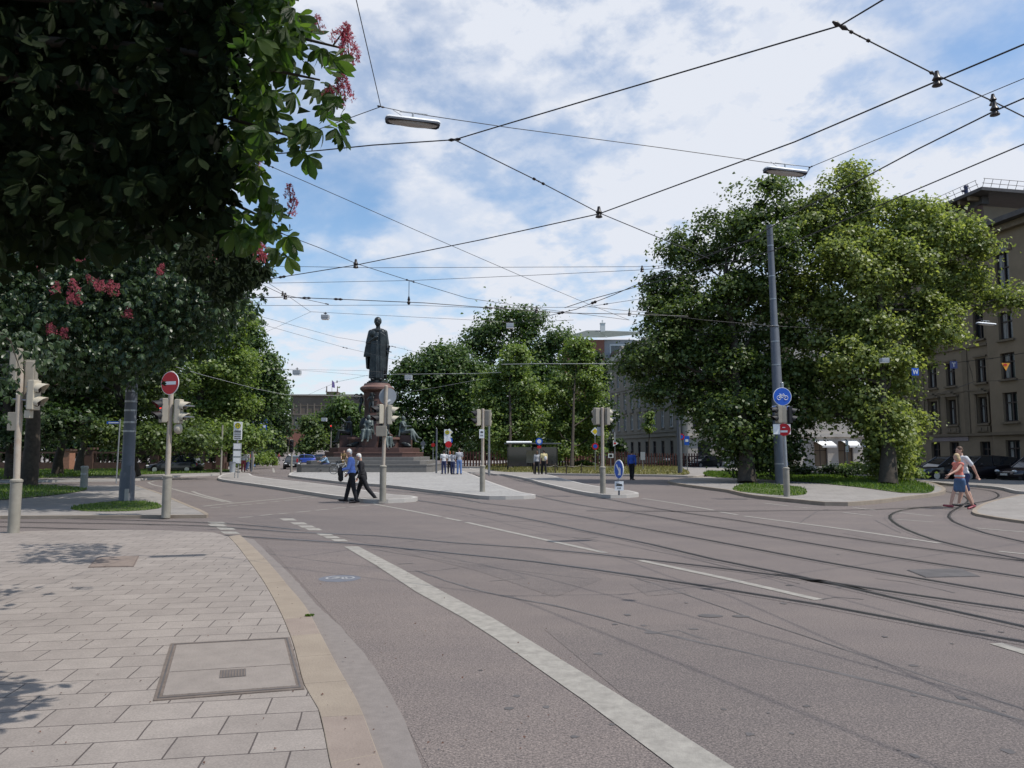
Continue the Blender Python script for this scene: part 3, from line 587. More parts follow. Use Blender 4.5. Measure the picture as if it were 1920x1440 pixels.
# left row, receding along the street
LT = [('green tree in the left row with the lowest far branches, farthest along the street', 120, (500, 850), [(505, 770, 35, 40), (520, 735, 22, 28), (480, 720, 40, 50), (490, 820, 38, 40), (525, 790, 20, 30)], M_leafD, 9000, .5),
      ('tall dark conical tree in the left row, third from the camera', 88, (440, 850), [(470, 640, 38, 42), (490, 690, 38, 48), (430, 620, 50, 55), (450, 720, 60, 60), (500, 745, 34, 45), (440, 800, 60, 45), (505, 705, 22, 28), (395, 700, 50, 60), (455, 600, 36, 34), (508, 735, 36, 40)], M_leafM, 30000, .36),
      ('tall mid green tree in the left row, second from the camera', 66, (360, 850), [(400, 600, 55, 50), (440, 620, 42, 50), (340, 640, 70, 70), (420, 690, 62, 55), (380, 740, 70, 55), (440, 760, 50, 50), (330, 790, 60, 45), (410, 815, 55, 35), (290, 700, 60, 60), (430, 590, 40, 36), (450, 825, 52, 34, -4), (395, 830, 50, 26, -4)], M_leafB, 40000, .27),
      ('dense tree left of the no-entry sign with low bright branches', 50, (250, 850), [(230, 640, 90, 80), (150, 680, 90, 80), (300, 720, 70, 60), (230, 780, 70, 50), (340, 800, 45, 40), (130, 770, 80, 50), (270, 815, 42, 34), (60, 700, 80, 80), (300, 825, 64, 32, -3), (200, 815, 64, 34, -3), (370, 830, 46, 26, -2)], M_leafA, 36000, .22),
      ('dark tree at the left edge behind the first traffic light', 46, (30, 850), [(0, 620, 110, 90), (80, 720, 80, 70), (-30, 760, 90, 70), (60, 800, 60, 40), (-110, 700, 100, 90), (-80, 820, 60, 30), (120, 800, 66, 40, -3), (20, 815, 80, 40, -3)], M_leafD, 20000, .26)]
for i, (lb, d, b, lob, lm, n, sz) in enumerate(LT):
    tree('avenue_tree', lb, 'tree', (P(b[0], b[1], d).x, d, .1), lobes_px(d, lob, seed=40+i), n, sz, lm, .4, group='avenue trees on the left side', seed=50+i, clump=1.1 if d < 70 else 1.6, shell=.35)
for i, px in enumerate((-40, 60, 170, 270, 360, 425)):
    d = 92+4*(i % 2); b = P(px, 850, d); tree('park_tree', 'dark park tree rising directly behind the garden wall, %s' % ('at the left edge', 'second from the left edge', 'third from the left edge', 'fourth from the left edge', 'second from its right end', 'nearest its right end')[i], 'tree', (b.x, d, 0), [(b.x, d, 3.2, 4.8, 3, 3), (b.x+2, d, 8, 4.5, 3, 4), (b.x-3, d+1, 2.0, 4, 2.5, 2), (b.x+3, d, 1.6, 3.5, 2, 1.6)], 8000, .45, M_leafD, .3, seed=170+i, group='park trees behind the garden wall', clump=1.5, shell=.1, limb=False)
for i, (px, d) in enumerate(((110, 55), (150, 62), (375, 80))):
    b = P(px, 850, d); tree('avenue_tree', ('slim dark trunk between the bollard and the garden wall', 'slim dark trunk behind the shaded lawn beside the brick gate pier', 'tree with dark trunk in front of the wall right of the no-entry sign')[i], 'tree', (b.x, d, .1), [(b.x, d, 8, 4, 3.5, 3), (b.x+1.5, d, 5.5, 3, 3, 1.5)], 7000, .3, M_leafD, .3, seed=70+i, group='avenue trees on the left side', clump=1.1)
# far trees on the hill and beside the bridge
FT = [('round dark tree below the long palace, left of the statue', 210, [(640, 770, 45, 32), (615, 800, 35, 36), (665, 790, 30, 42), (640, 830, 50, 30), (700, 820, 40, 40)], M_leafM, 9000, .8),
      ('small lighter green tree in front of the brick terrace', 190, [(578, 800, 22, 22), (590, 825, 22, 24), (575, 838, 26, 18)], M_leafA, 5000, .7),
      ('low round bush at the end of the street', 230, [(528, 838, 14, 12), (518, 846, 10, 8)], M_leafA, 1500, .8),
      ('far dark tree at the left end of the palace', 260, [(520, 760, 26, 30), (530, 800, 22, 30), (505, 820, 30, 30)], M_leafD, 4000, 1.0),
      ('tree behind the grey town house roof line', 190, [(1150, 840, 70, 45), (1050, 835, 80, 50), (950, 835, 80, 50), (850, 835, 80, 50), (765, 838, 60, 46)], M_leafD, 20000, .9)]
for i, (lb, d, lob, lm, n, sz) in enumerate(FT):
    z0 = max(0, (d-200)*.02); p = P(lob[0][0], 850, d)
    tree('distant_tree', lb, 'tree', (p.x, d, z0), lobes_px(d, lob, seed=80+i), n, sz, lm, .5, group='distant trees', seed=90+i, clump=2.2, shell=.3, per=40)
# hedges and shrubs
def shrub(name, label, base, lob, n, sz, lm, seed, cat='shrub', group=None): return tree(name, label, cat, base, lob, n, sz, lm, .05, seed=seed, clump=.5, shell=.3, limb=False, group=group)
b = G(1680, 905, .14); shrub('shrub', 'leafy bright shrub at the right foot of the lime green tree', b, lobes_px(41, [(1690, 865, 30, 22), (1700, 890, 26, 14), (1665, 885, 30, 20), (1705, 850, 14, 10)]), 3500, .2, M_leafB, 101)
b = G(1590, 896, .14); shrub('hedge', 'low clipped dark hedge in front of the shop with white awnings', b, [(b.x+dx, b.y, .55, 1.0, .5, .5) for dx in (-4, -2.6, -1.2, .2, 1.6, 3)], 5000, .14, M_leafD, 102, 'hedge')
b = G(1590, 893, .14); shrub('shrub', 'light green shrub at the right end of the low hedge', b, lobes_px(b.y-1, [(1600, 875, 14, 9), (1585, 880, 12, 8)]), 900, .2, M_leafB, 103)
for i, px in enumerate((1015, 1035, 1085, 1130, 1243, 1100, 1160)):
    b = G(px, 873+i % 3, .15); shrub('shrub', ('grey green shrub in the dry bed, %s' % ('directly right of the shelter', 'left of the first sapling', 'right of the first sapling', 'left of the yellow diamond sign', 'beside the tall street pole', 'behind the rope barrier', 'in front of the red fence')[i]), b, [(b.x, b.y, .5, .6, .5, .4), (b.x+.6, b.y, .35, .5, .4, .3)], 500, .2, M_leafM, 110+i, group='shrubs in the dry bed')
b = P(470, 870, 60); shrub('hedge', 'sunlit hedge beside the far left pavement', (P(448, 850, 72).x, 72, .1), [(P(448, 850, 72).x-dx*.2, 72+dx*3, 1.0, .7, 1.3, .8) for dx in range(5)], 3500, .22, M_leafB, 120, 'hedge')

# ---------------------------------------------------------------- the red horse chestnut overhead, with palmate leaves
def leaflet(rows=5):
    """one obovate leaflet along +Y, folded on its midrib and drooping; returns verts, quads, uvs"""
    prof = [0.02, .14, .27, .37, .33, .015]; V = []; UV = []
    for i, w_ in enumerate(prof):
        y = i/(len(prof)-1); z = -.32*y*y
        for s_ in (-1, 0, 1): V.append((s_*w_*.58, y, z+(0.07 if s_ else 0)*(1-y))); UV.append((s_*w_*2, y*2.2))
    Q = []
    for i in range(len(prof)-1):
        for s_ in (0, 1): a = i*3+s_; Q.append((a, a+1, a+4, a+3))
    return np.array(V), np.array(Q), np.array(UV)
LV, LQ, LUV = leaflet()
def palmate(rng):
    k = rng.integers(5, 8); VV = []; 
    for j in range(k):
        a = (j-(k-1)/2)*math.radians(215/(k-1)); s_ = 1-.38*abs(j-(k-1)/2)/((k-1)/2); dr = rng.uniform(.1, .9)
        V = LV*np.array([s_, s_, s_]); V = V.copy(); ca, sa = math.cos(dr), math.sin(dr); y = V[:, 1].copy(); z = V[:, 2].copy(); V[:, 1] = y*ca+z*sa; V[:, 2] = -y*sa+z*ca
        ca, sa = math.cos(a), math.sin(a); x = V[:, 0].copy(); y = V[:, 1].copy(); V[:, 0] = x*ca+y*sa; V[:, 1] = -x*sa+y*ca; VV.append(V)
    return np.concatenate(VV), k
def chestnut_leaves(name, C, D, size, seed, m, parent, origin):
    """C points, D heading of each leaf (outward/down)"""
    rng = np.random.default_rng(seed); tmpl = [palmate(rng) for _ in range(14)]; AV = []; AF = []; AU = []; o = 0
    for c, d, s_ in zip(C, D, size):
        V, k = tmpl[rng.integers(14)]; d = Vector(d).normalized(); up = Vector(rng.normal(size=3)*.45+np.array([0, 0, 1.0])); x = d.cross(up).normalized(); u = x.cross(d).normalized()
        Mx = np.array([[x.x, d.x, u.x], [x.y, d.y, u.y], [x.z, d.z, u.z]]); W = (V*s_) @ Mx.T+np.array(c)-np.array(origin)
        AV.append(W)
        for j in range(k): AF.append(LQ+o+j*len(LV)); AU.append(LUV)
        o += len(V)
    V = np.concatenate(AV); Fq = np.concatenate(AF); U = np.concatenate(AU)
    me = bpy.data.meshes.new(name); me.vertices.add(len(V)); me.vertices.foreach_set('co', V.astype(np.float32).ravel()); nf = len(Fq)
    me.loops.add(nf*4); me.loops.foreach_set('vertex_index', Fq.astype(np.int32).ravel()); me.polygons.add(nf); me.polygons.foreach_set('loop_start', np.arange(0, nf*4, 4, dtype=np.int32))
    me.polygons.foreach_set('use_smooth', np.ones(nf, bool)); me.update(calc_edges=True)
    uvl = me.uv_layers.new(name='UVMap'); uvl.data.foreach_set('uv', U[Fq.ravel()].astype(np.float32).ravel()); me.materials.append(m)
    ob = bpy.data.objects.new(name, me); COL.objects.link(ob); ob.parent = parent; return ob
M_chest = leafmat('chestnut_leaf_shade_tint', (.012, .022, .006), .10, .3, .65, True)  # dark copy: the crown's inner shade is put into the leaf colour
M_chestF = leafmat('chestnut_leaf_sun_tint', (.050, .092, .020), .42, .35, .42, True)  # lit copy for the fringe: sunlight put into a lighter leaf green
M_chest2 = leafmat('chestnut_leaf_far', (.030, .055, .018), .20, .35, .38)
M_flower = leafmat('red_chestnut_flower', (.33, .085, .10), .28, .3, .6)
M_twig = mat('chestnut_twig', (.06, .055, .03), .8, .3, 9)
def inside(px, py, poly):
    c = False; j = len(poly)-1
    for i in range(len(poly)):
        if (poly[i][1] > py) != (poly[j][1] > py) and px < (poly[j][0]-poly[i][0])*(py-poly[i][1])/(poly[j][1]-poly[i][1])+poly[i][0]: c = not c
        j = i
    return c
def panicle(mb, tip, ax, L_, r, n, rs):
    ax = Vector(ax).normalized(); u = ax.orthogonal().normalized(); v = ax.cross(u); mb.cur = 1; mb.tube([tip, tip+ax*L_], [.006, .002], 5); mb.cur = 0
    for i in range(n):
        t = rs.uniform(.1, 1); a = rs.uniform(0, 6.28); rr = r*(1-t*.75)*rs.uniform(.7, 1.1); c = Vector(tip)+ax*L_*t+(u*math.cos(a)+v*math.sin(a))*rr
        for _ in range(5):
            d = Vector((rs.gauss(0, 1), rs.gauss(0, 1), rs.gauss(0, 1))).normalized(); e = d.orthogonal().normalized()*.35; s_ = r*.27*rs.uniform(.7, 1.2)
            mb.add([c, c+(d+e)*s_*.6, c+d*s_*1.2, c+(d-e)*s_*.6], [(0, 1, 2, 3)])
# near tree: the crown region it fills in the photo, at 3.6-6 m, carried on up and left out of frame
near_poly = [(-700, -700), (900, -900), (760, -500), (560, -120), (545, 0), (585, 60), (640, 120), (650, 200), (640, 265), (585, 300), (520, 280), (480, 300), (500, 340), (520, 380), (555, 400), (545, 490), (500, 465), (440, 470), (380, 455), (330, 440), (250, 470), (160, 465), (80, 490), (20, 450), (-100, 480), (-700, 520)]
holes = [(225, 155, 14, 20), (300, 215, 15, 22), (335, 270, 18, 12), (425, 155, 10, 12), (432, 215, 14, 14), (505, 150, 14, 16), (425, 265, 12, 16), (470, 180, 10, 16)]
rootN = empty('chestnut_tree', (-6.2, 4.2, .03), 0, 'huge dark chestnut with pink red blossom overhanging the pavement at the top left', 'tree')
rng = np.random.default_rng(5); C = []; D = []; S = []; FR = []; tries = 0
while len(C) < 9500 and tries < 120000:
    tries += 1; px = rng.uniform(-420, 800) if rng.random() < .85 else rng.uniform(-700, 900); py = rng.uniform(-420, 520)
    if not inside(px, py, near_poly): continue
    if any(((px-hx)/rx)**2+((py-hy)/ry)**2 < 1 for hx, hy, rx, ry in holes) and rng.random() < .93: continue
    edge = min(1, max(0, (560-px)/300)); d = rng.uniform(3.9, 4.8+3.0*edge)
    if py > 300 and px > 300: d = rng.uniform(4.2, 5.0)
    if py > 380 and px < 500 and rng.random() < .5: continue
    # thin the fringe
    if px > 430 and -60 < py and rng.random() < .42+.3*(px > 520)+.12*(py > 60): continue
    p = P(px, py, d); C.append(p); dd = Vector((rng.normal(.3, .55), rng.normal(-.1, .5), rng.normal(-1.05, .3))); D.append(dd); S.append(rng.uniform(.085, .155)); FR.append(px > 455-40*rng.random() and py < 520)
for flag, nm_, mm_, sd_ in ((False, 'crown', M_chest, 7), (True, 'sun_tinted_fringe', M_chestF, 77)):
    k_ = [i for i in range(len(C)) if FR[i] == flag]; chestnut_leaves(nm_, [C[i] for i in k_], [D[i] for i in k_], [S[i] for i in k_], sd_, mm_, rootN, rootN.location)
# a solid heart of foliage and boughs above and behind so that the mass is dark, as a big crown is
lobN = []
for px, py, d, r in ((-100, 50, 7.4, 1.6), (150, -120, 7.2, 1.7), (120, 170, 7.6, 1.3), (-60, 330, 7.6, 1.4), (300, 60, 7.0, .8), (260, 330, 7.8, .75), (-250, 200, 6.5, 1.9), (300, -330, 6.8, 1.5), (-150, -350, 6.0, 2.2), (430, -420, 6.0, 1.2), (60, -600, 5.0, 2.0), (300, -700, 4.6, 1.2), (250, -150, 5.6, 1.0), (360, -240, 5.0, .6), (0, -100, 5.6, 1.3), (-200, -50, 5.4, 1.5)):
    p = P(px, py, d); lobN.append((p.x, p.y, p.z, r, r, r*.85))
Ci, Ni = puff_points(np.random.default_rng(8), lobN, 70000, .6, .3, .6, 45)
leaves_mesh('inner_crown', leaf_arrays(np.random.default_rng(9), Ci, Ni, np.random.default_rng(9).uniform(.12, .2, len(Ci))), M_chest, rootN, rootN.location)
tb = MB(); rs = random.Random(3); o0 = Vector(rootN.location)
tb.tube([(0, 0, -.1), (.1, .05, 1.5), (.0, .2, 3), (.3, .5, 4.6), (.6, .9, 6.5)], [.42, .34, .31, .25, .15], 12)
for px, py, d in ((600, 150, 4.5), (640, 90, 4.4), (520, 420, 4.9), (450, 60, 5), (300, 200, 5.5), (480, -50, 4.6), (360, 330, 5.4), (100, 300, 6), (200, 60, 6), (560, 260, 4.5)):
    e = P(px, py, d)-o0; s0 = Vector((.1, .3, rs.uniform(3.2, 4.6))); mid = s0.lerp(e, .5)+Vector((0, 0, .5)); tb.tube([s0, s0.lerp(mid, .5)+Vector((0, 0, .2)), mid, mid.lerp(e, .6)+Vector((0, 0, .1)), e], [.1, .07, .045, .022, .006], 7)
tb.build('trunk', M_bark, rootN, smooth=60)
fm = MB()
for px, py, d, L_, n in ((625, 85, 4.3, .16, 60), (655, 115, 4.3, .2, 90), (600, 60, 4.4, .12, 40), (648, 190, 4.35, .17, 70), (632, 205, 4.35, .14, 50), (605, 190, 4.4, .12, 40), (545, 380, 4.8, .13, 40), (540, 408, 4.8, .14, 40), (480, 318, 4.9, .08, 26), (235, 225, 5.5, .1, 40), (168, 178, 5.8, .09, 30), (495, 492, 8.5, .3, 60)):
    panicle(fm, P(px, py, d)-o0, (rs.uniform(-.2, .5), 0, rs.uniform(.5, 1)), L_, L_*.38, int(n*1.4), rs)
fm.build('blossom', [M_flower, M_twig], rootN)
# fringe bough of the same tree, a little further off
C = []; D = []; S = []; tries = 0
fr_poly = [(330, 440), (440, 445), (505, 480), (500, 520), (455, 545), (435, 575), (400, 560), (340, 500)]
while len(C) < 420 and tries < 9000:
    tries += 1; px = rng.uniform(320, 510); py = rng.uniform(430, 580)
    if not inside(px, py, fr_poly): continue
    C.append(P(px, py, rng.uniform(10.5, 12.8))); D.append(Vector((rng.normal(.3, .8), rng.normal(-.2, .7), rng.normal(-.6, .35)))); S.append(rng.uniform(.10, .16))
chestnut_leaves('bough', C, D, S, 27, M_chest, rootN, rootN.location)
for bi, (poly_, d0, d1, n_, s0_, s1_) in enumerate((([(-60, 560), (60, 600), (130, 640), (125, 690), (70, 700), (48, 670), (30, 760), (18, 800), (-60, 820)], 11.5, 13.5, 170, .10, .17), ([(290, 690), (312, 700), (310, 722), (290, 730)], 16.5, 17.5, 4, .12, .16))):
    C = []; D = []; S = []
    while len(C) < n_:
        px = rng.uniform(-60, 330); py = rng.uniform(560, 820)
        if inside(px, py, poly_): C.append(P(px, py, rng.uniform(d0, d1))); D.append(Vector((rng.normal(.3, .8), rng.normal(-.2, .7), rng.normal(-.6, .35)))); S.append(rng.uniform(s0_, s1_))
    chestnut_leaves('bough', C, D, S, 37+bi, M_chest2 if bi == 0 else M_chest, rootN, rootN.location)
    e0 = P(-80, 560, 11.5)-o0 if bi == 0 else P(300, 600, 17)-o0; tw = MB(); tw.tube([e0, P(20 if bi == 0 else 305, 640 if bi == 0 else 690, 12.5 if bi == 0 else 17)-o0, P(40 if bi == 0 else 306, 700 if bi == 0 else 720, 12.5 if bi == 0 else 17)-o0], [.03, .015, .004], 5)
    if bi == 0: tw.build('twig', M_bark, rootN)
# second chestnut on the shaded lawn: lower boughs with red candles
mid_poly = [(-200, 400), (60, 440), (200, 400), (330, 400), (440, 430), (480, 470), (470, 520), (440, 550), (430, 590), (400, 620), (340, 660), (250, 700), (160, 715), (90, 700), (20, 660), (-200, 680)]
oM = G(53, 911, .1); rootM = empty('chestnut_tree', oM, 0, 'second chestnut with red flower candles, its dark trunk on the shaded left lawn', 'tree')
C = []; D = []; S = []; tries = 0; rng = np.random.default_rng(15)
cl = []
while len(cl) < 420 and tries < 9000:
    tries += 1; px = rng.uniform(-200, 490); py = rng.uniform(400, 715)
    if inside(px, py, mid_poly): cl.append((px, py, rng.uniform(20.5, 25)))
for px, py, d in cl:
    p = P(px, py, d)
    for _ in range(34):
        q = p+Vector(rng.normal(size=3)*np.array([.42, .5, .3])); C.append(q); D.append(Vector((rng.normal(.2, .8), rng.normal(-.3, .7), rng.normal(-.55, .35)))); S.append(rng.uniform(.13, .22))
chestnut_leaves('crown', C, D, S, 17, M_chest2, rootM, oM)
lobM = []
for px, py, d, r, rz in ((60, 560, 33, 3.4, 3), (220, 540, 33, 2.8, 2.6), (350, 500, 32, 2.4, 2.2), (-60, 580, 34, 3.2, 3), (140, 640, 33, 2.8, 1.8), (300, 600, 33, 2.6, 1.7), (60, 430, 36, 4.5, 4), (280, 400, 36, 4, 3.6), (150, 250, 37, 4.5, 4), (380, 560, 31, 1.4, 1.4), (-150, 620, 33, 3, 2.4), (420, 480, 31, 1.3, 1.3), (100, 620, 27, 2.4, 1.8), (260, 610, 27, 2.2, 1.6), (0, 500, 27, 2.6, 2.2), (240, 470, 27, 2.3, 2.0), (370, 500, 27, 1.6, 1.6)):
    p = P(px, py, d); lobM.append((p.x, p.y, p.z, r, r, rz))
Ci, Ni = puff_points(np.random.default_rng(18), lobM, 42000, 1.0, .25, .6, 45)
leaves_mesh('inner_crown', leaf_arrays(np.random.default_rng(19), Ci, Ni, np.random.default_rng(19).uniform(.18, .32, len(Ci))), M_chest2, rootM, oM)
tb = MB(); tb.tube([(0, 0, -.1), (.05, .05, 2), (-.1, .2, 4), (.2, .5, 7.5), (.5, .5, 10)], [.40, .33, .28, .2, .1], 10)
for px, py, d in ((430, 500, 29), (150, 560, 28), (60, 600, 28), (300, 600, 29), (400, 560, 29), (200, 660, 28.5)):
    e = P(px, py, d)-oM; s0 = Vector((0, .1, rs.uniform(4.5, 7))); mid = s0.lerp(e, .5)+Vector((0, 0, .6)); tb.tube([s0, mid, e], [.12, .06, .015], 6)
tb.build('trunk', M_bark, rootM, smooth=60)
fm = MB()
for px, py in ((155, 495), (190, 545), (175, 535), (205, 548), (215, 552), (100, 555), (135, 565), (145, 572), (138, 548), (375, 462), (410, 490), (395, 488), (115, 640), (100, 625), (65, 520), (305, 520), (240, 600)):
    for _ in range(2): d = rng.uniform(19.8, 20.6); panicle(fm, P(px+rs.uniform(-6, 6), py+rs.uniform(-5, 5), d)-oM, (rs.uniform(-.5, .5), 0, 1), .34, .13, 46, rs)
fm.build('blossom', [M_flower, M_twig], rootM)
# ---------------------------------------------------------------- buildings
M_ochre = mat('ochre_render', (.215, .168, .118), .9, .12, .8, bump=.15, bscale=30)
M_ochre2 = mat('ochre_moulding', (.165, .13, .092), .9, .1, 3)
M_frame = mat('dark_window_frame', (.06, .045, .04), .6, .2, 5)
M_wframe = mat('white_window_frame', (.62, .62, .6), .6, .08, 5)
M_glass = mat('window_glass', (.03, .035, .04), .06, .3, .4, spec=.8)
M_curtain = mat('curtain_cloth', (.35, .34, .32), .9, .1, 8)
M_roofdark = mat('dark_roof_sheet', (.06, .055, .055), .6, .2, 2)
M_copper = mat('green_copper_roof', (.075, .09, .078), .6, .18, 1.2)
M_greyr = mat('grey_render', (.195, .182, .158), .9, .08, 1)
M_cream = mat('cream_render', (.50, .46, .41), .9, .08, 1)
M_brick = mat('red_brick', (.24, .105, .075), .9, .2, 6)
M_pipe = mat('drain_pipe', (.10, .05, .04), .5, .2, 4)
def frame_axes(p0, dirv):
    u = Vector((dirv[0], dirv[1], 0)).normalized(); n = Vector((u.y, -u.x, 0)); return Vector((p0[0], p0[1], 0)), u, n
def wall_with_windows(parent, name, p0, u, length, z0, z1, wins, mwall, thick=.45, nrm=None):
    """wall grid pierced by openings: wins = (s0,s1,za,zb)"""
    n = nrm if nrm else Vector((u.y, -u.x, 0)); S = sorted({0, length, *[w_[0] for w_ in wins], *[w_[1] for w_ in wins]}); Z = sorted({z0, z1, *[w_[2] for w_ in wins], *[w_[3] for w_ in wins]})
    m = MB(); p0 = Vector(p0)
    def pt(s_, z, k=0): q = p0+u*s_-n*k; return (q.x, q.y, z)
    for i in range(len(S)-1):
        for j in range(len(Z)-1):
            sc, zc_ = (S[i]+S[i+1])/2, (Z[j]+Z[j+1])/2
            if any(w_[0] < sc < w_[1] and w_[2] < zc_ < w_[3] for w_ in wins): continue
            m.add([pt(S[i], Z[j]), pt(S[i+1], Z[j]), pt(S[i+1], Z[j+1]), pt(S[i], Z[j+1])], [(0, 1, 2, 3)])
    for a, b, c, d in wins:
        for q in ((a, c, b, c), (b, c, b, d), (b, d, a, d), (a, d, a, c)):
            m.add([pt(q[0], q[1]), pt(q[2], q[3]), pt(q[2], q[3], thick*.6), pt(q[0], q[1], thick*.6)], [(3, 2, 1, 0)])
    return m.build(name, mwall, parent)
def obox(m, p0, u, n, s0, s1, d0, d1, z0, z1):
    """box from s0..s1 along u, d0..d1 out along n"""
    c = Vector(p0)+u*(s0+s1)/2+n*(d0+d1)/2; c.z = (z0+z1)/2
    M = Matrix((u, n, Vector((0, 0, 1)))).transposed(); return m.box(c, (abs(s1-s0), abs(d1-d0), z1-z0), rot=M)
def window(parent, p0, u, n, a, b, c, d, fm, deep=.22, cross=True, arch=False, curtain=False, sill=None):
    f = MB(); t = .07
    for q in ((a, a+t, c, d), (b-t, b, c, d), (a+t, b-t, c, c+t), (a+t, b-t, d-t, d)): obox(f, p0, u, n, q[0], q[1], -deep-.06, -deep+.03, q[2], q[3])
    if cross:
        mid = (a+b)/2; obox(f, p0, u, n, mid-.04, mid+.04, -deep-.05, -deep+.02, c+t, d-t); zt = c+(d-c)*.66; obox(f, p0, u, n, a+t, mid-.04, -deep-.045, -deep+.015, zt-.04, zt+.04); obox(f, p0, u, n, mid+.04, b-t, -deep-.045, -deep+.015, zt-.04, zt+.04)
    w_ = f.build('window', fm, parent)
    g = MB(); obox(g, p0, u, n, a+.02, b-.02, -deep-.11, -deep-.08, c+.02, d-.02); g.build('pane', M_glass, w_)
    if curtain:
        g = MB(); obox(g, p0, u, n, a+.1, a+(b-a)*.28, -deep-.074, -deep-.066, c+.1, d-.1); obox(g, p0, u, n, b-(b-a)*.28, b-.1, -deep-.074, -deep-.066, c+.1, d-.1); g.build('curtain', M_curtain, w_)
    if sill:
        g = MB(); obox(g, p0, u, n, a-.12, b+.12, 0.0, .16, c-.14, c-.02); g.build('sill', sill, w_)
    return w_
# --- ochre corner house on the right. facade line runs from (32.6,50) towards the street's vanishing point
uA = Vector((-.20, 1, 0)).normalized(); nA = Vector((-uA.y, uA.x, 0))      # nA points to the street (-x)
pA = Vector((32.4, 50, 0))
hA = 19.4
rtA = empty('corner_house', pA, 0, 'tall shaded ochre house with arched window hoods at the right edge', 'building')
def at_s(px, p0=pA, u=uA):
    k = (px-960)/F*math.cos(PITCH); return (k*p0.y-p0.x)/(u.x-k*u.y)   # rough: where the facade crosses image column px
inv = rtA.location.copy()
def build_at(rt, fn): fn()
LA = 13.0
zrow = lambda py, s_: EYE+(P(0, py, (pA+uA*s_).y).z-EYE)
wins = []; wspec = []
cols = [(1848, 1.15), (1790, 1.1), (1757, 1.1), (1700, 1.1), (1670, 1.1), (1640, 1.1)]
ss = [at_s(1848), at_s(1790), at_s(1757)+.1, at_s(1716), at_s(1680), at_s(1650)]
ZR = [(.95, 2.45), (3.7, 5.5), (6.5, 8.15), (9.5, 11.6), (13.1, 15.1), (16.5, 17.4)]
# storeys measured in the photo (heights above the street at the facade)
for k, s_ in enumerate(ss):
    if s_ > LA-.8: continue
    for r_, (za, zb) in enumerate(ZR): wins.append((s_-.43, s_+.43, za, zb)); wspec.append((r_, k))
pL = Vector((0, 0, 0))
ww = wall_with_windows(rtA, 'wall', pL, uA, LA, -.3, hA-1.0, wins, M_ochre, nrm=nA)
for (a, b, c, d), (r_, k) in zip(wins, wspec): window(rtA, pL, uA, nA, a, b, c, d, M_frame, curtain=(r_ in (1, 2)), sill=M_ochre2)
for r_, k in enumerate(ss):
    if k > LA-.8: continue
    m = MB()
    for (za, zb) in ZR[1:2]:
        obox(m, pL, uA, nA, k-.68, k+.68, 0.0, .24, zb+.20, zb+.32); obox(m, pL, uA, nA, k-.60, k-.46, 0, .10, za, zb+.17); obox(m, pL, uA, nA, k+.46, k+.60, 0, .10, za, zb+.17)
        obox(m, pL, uA, nA, k-.34, k+.34, 0, .19, zb+.32, zb+.43); obox(m, pL, uA, nA, k-.12, k+.12, 0, .21, zb+.43, zb+.58)
        obox(m, pL, uA, nA, k-.62, k+.62, 0.0, .12, za-.60, za-.2)
        obox(m, pL, uA, nA, k-.42, k-.1, .12, .16, za-.52, za-.28); obox(m, pL, uA, nA, k+.1, k+.42, .12, .16, za-.52, za-.28)
    m.build('window_surround', M_ochre2, rtA)
    for (za, zb) in ZR[2:3]: m = MB(); obox(m, pL, uA, nA, k-.55, k+.55, 0.0, .1, zb+.1, zb+.2); m.build('window_surround', M_ochre2, rtA)
for z, h, o_ in ((2.85, .18, .14), (5.95, .08, .06), (9.0, .12, .12), (12.3, .2, .16), (12.65, .1, .13), (16.0, .14, .1)): m = MB(); obox(m, pL, uA, nA, .32, LA, 0, o_, z, z+h); m.build('string_course', M_ochre2, rtA)
for s_ in (2.35, 6.6): m = MB(); obox(m, pL, uA, nA, s_-.22, s_+.22, 0, .06, 3.05, 8.95); m.build('pilaster', M_ochre2, rtA)
# eaves: deep soffit with brackets
m = MB(); obox(m, pL, uA, nA, -1.3, LA+.6, -9.5, 1.3, hA-.22, hA); obox(m, pL, uA, nA, -.3, LA, -.2, .35, hA-.75, hA-.24); m.build('eaves', M_roofdark, rtA)
m = MB()
for k in range(16): obox(m, pL, uA, nA, k*.85-.1, k*.85+.1, .36, 1.15, hA-.5, hA-.23)
m.build('bracket', M_ochre2, rtA)['kind'] = 'stuff'
m = MB()
for k in range(22):
    s_ = -.9+k*.65
    if s_ < LA: 
        a_ = uA*s_+nA*1.15; b_ = a_+nA*.25; m.tube([(a_.x, a_.y, hA), (b_.x, b_.y, hA+.55)], .018, 4)
for zz, o_ in ((.28, 1.27), (.55, 1.4)): a_ = uA*-1+nA*o_; b_ = uA*LA+nA*o_; m.tube([(a_.x, a_.y, hA+zz), (b_.x, b_.y, hA+zz)], .018, 4)
u2 = -nA
for k in range(14):
    a_ = uA*-1.15+u2*(k*.65-1.1); b_ = a_-uA*.25; m.tube([(a_.x, a_.y, hA), (b_.x, b_.y, hA+.55)], .018, 4)
for zz, o_ in ((.28, -1.27), (.55, -1.4)): a_ = uA*o_-u2*1.2; b_ = uA*o_+u2*8; m.tube([(a_.x, a_.y, hA+zz), (b_.x, b_.y, hA+zz)], .018, 4)
m.build('snow_guard', M_frame, rtA)
m = MB(); c = uA*1.9-nA*.5; m.tube([(c.x, c.y, hA), (c.x, c.y, hA+1.25)], .13, 12); c2 = c+nA*.0; m.tube([(c.x-.28, c.y, hA+.95), (c.x+.1, c.y, hA+.95)], .09, 8); m.tube([(c.x, c.y, hA+1.25), (c.x, c.y, hA+1.38)], [.17, .1], 12)
m.build('vent_pipe', mat('blue_black_metal', (.03, .035, .09), .4, .2, 5), rtA)
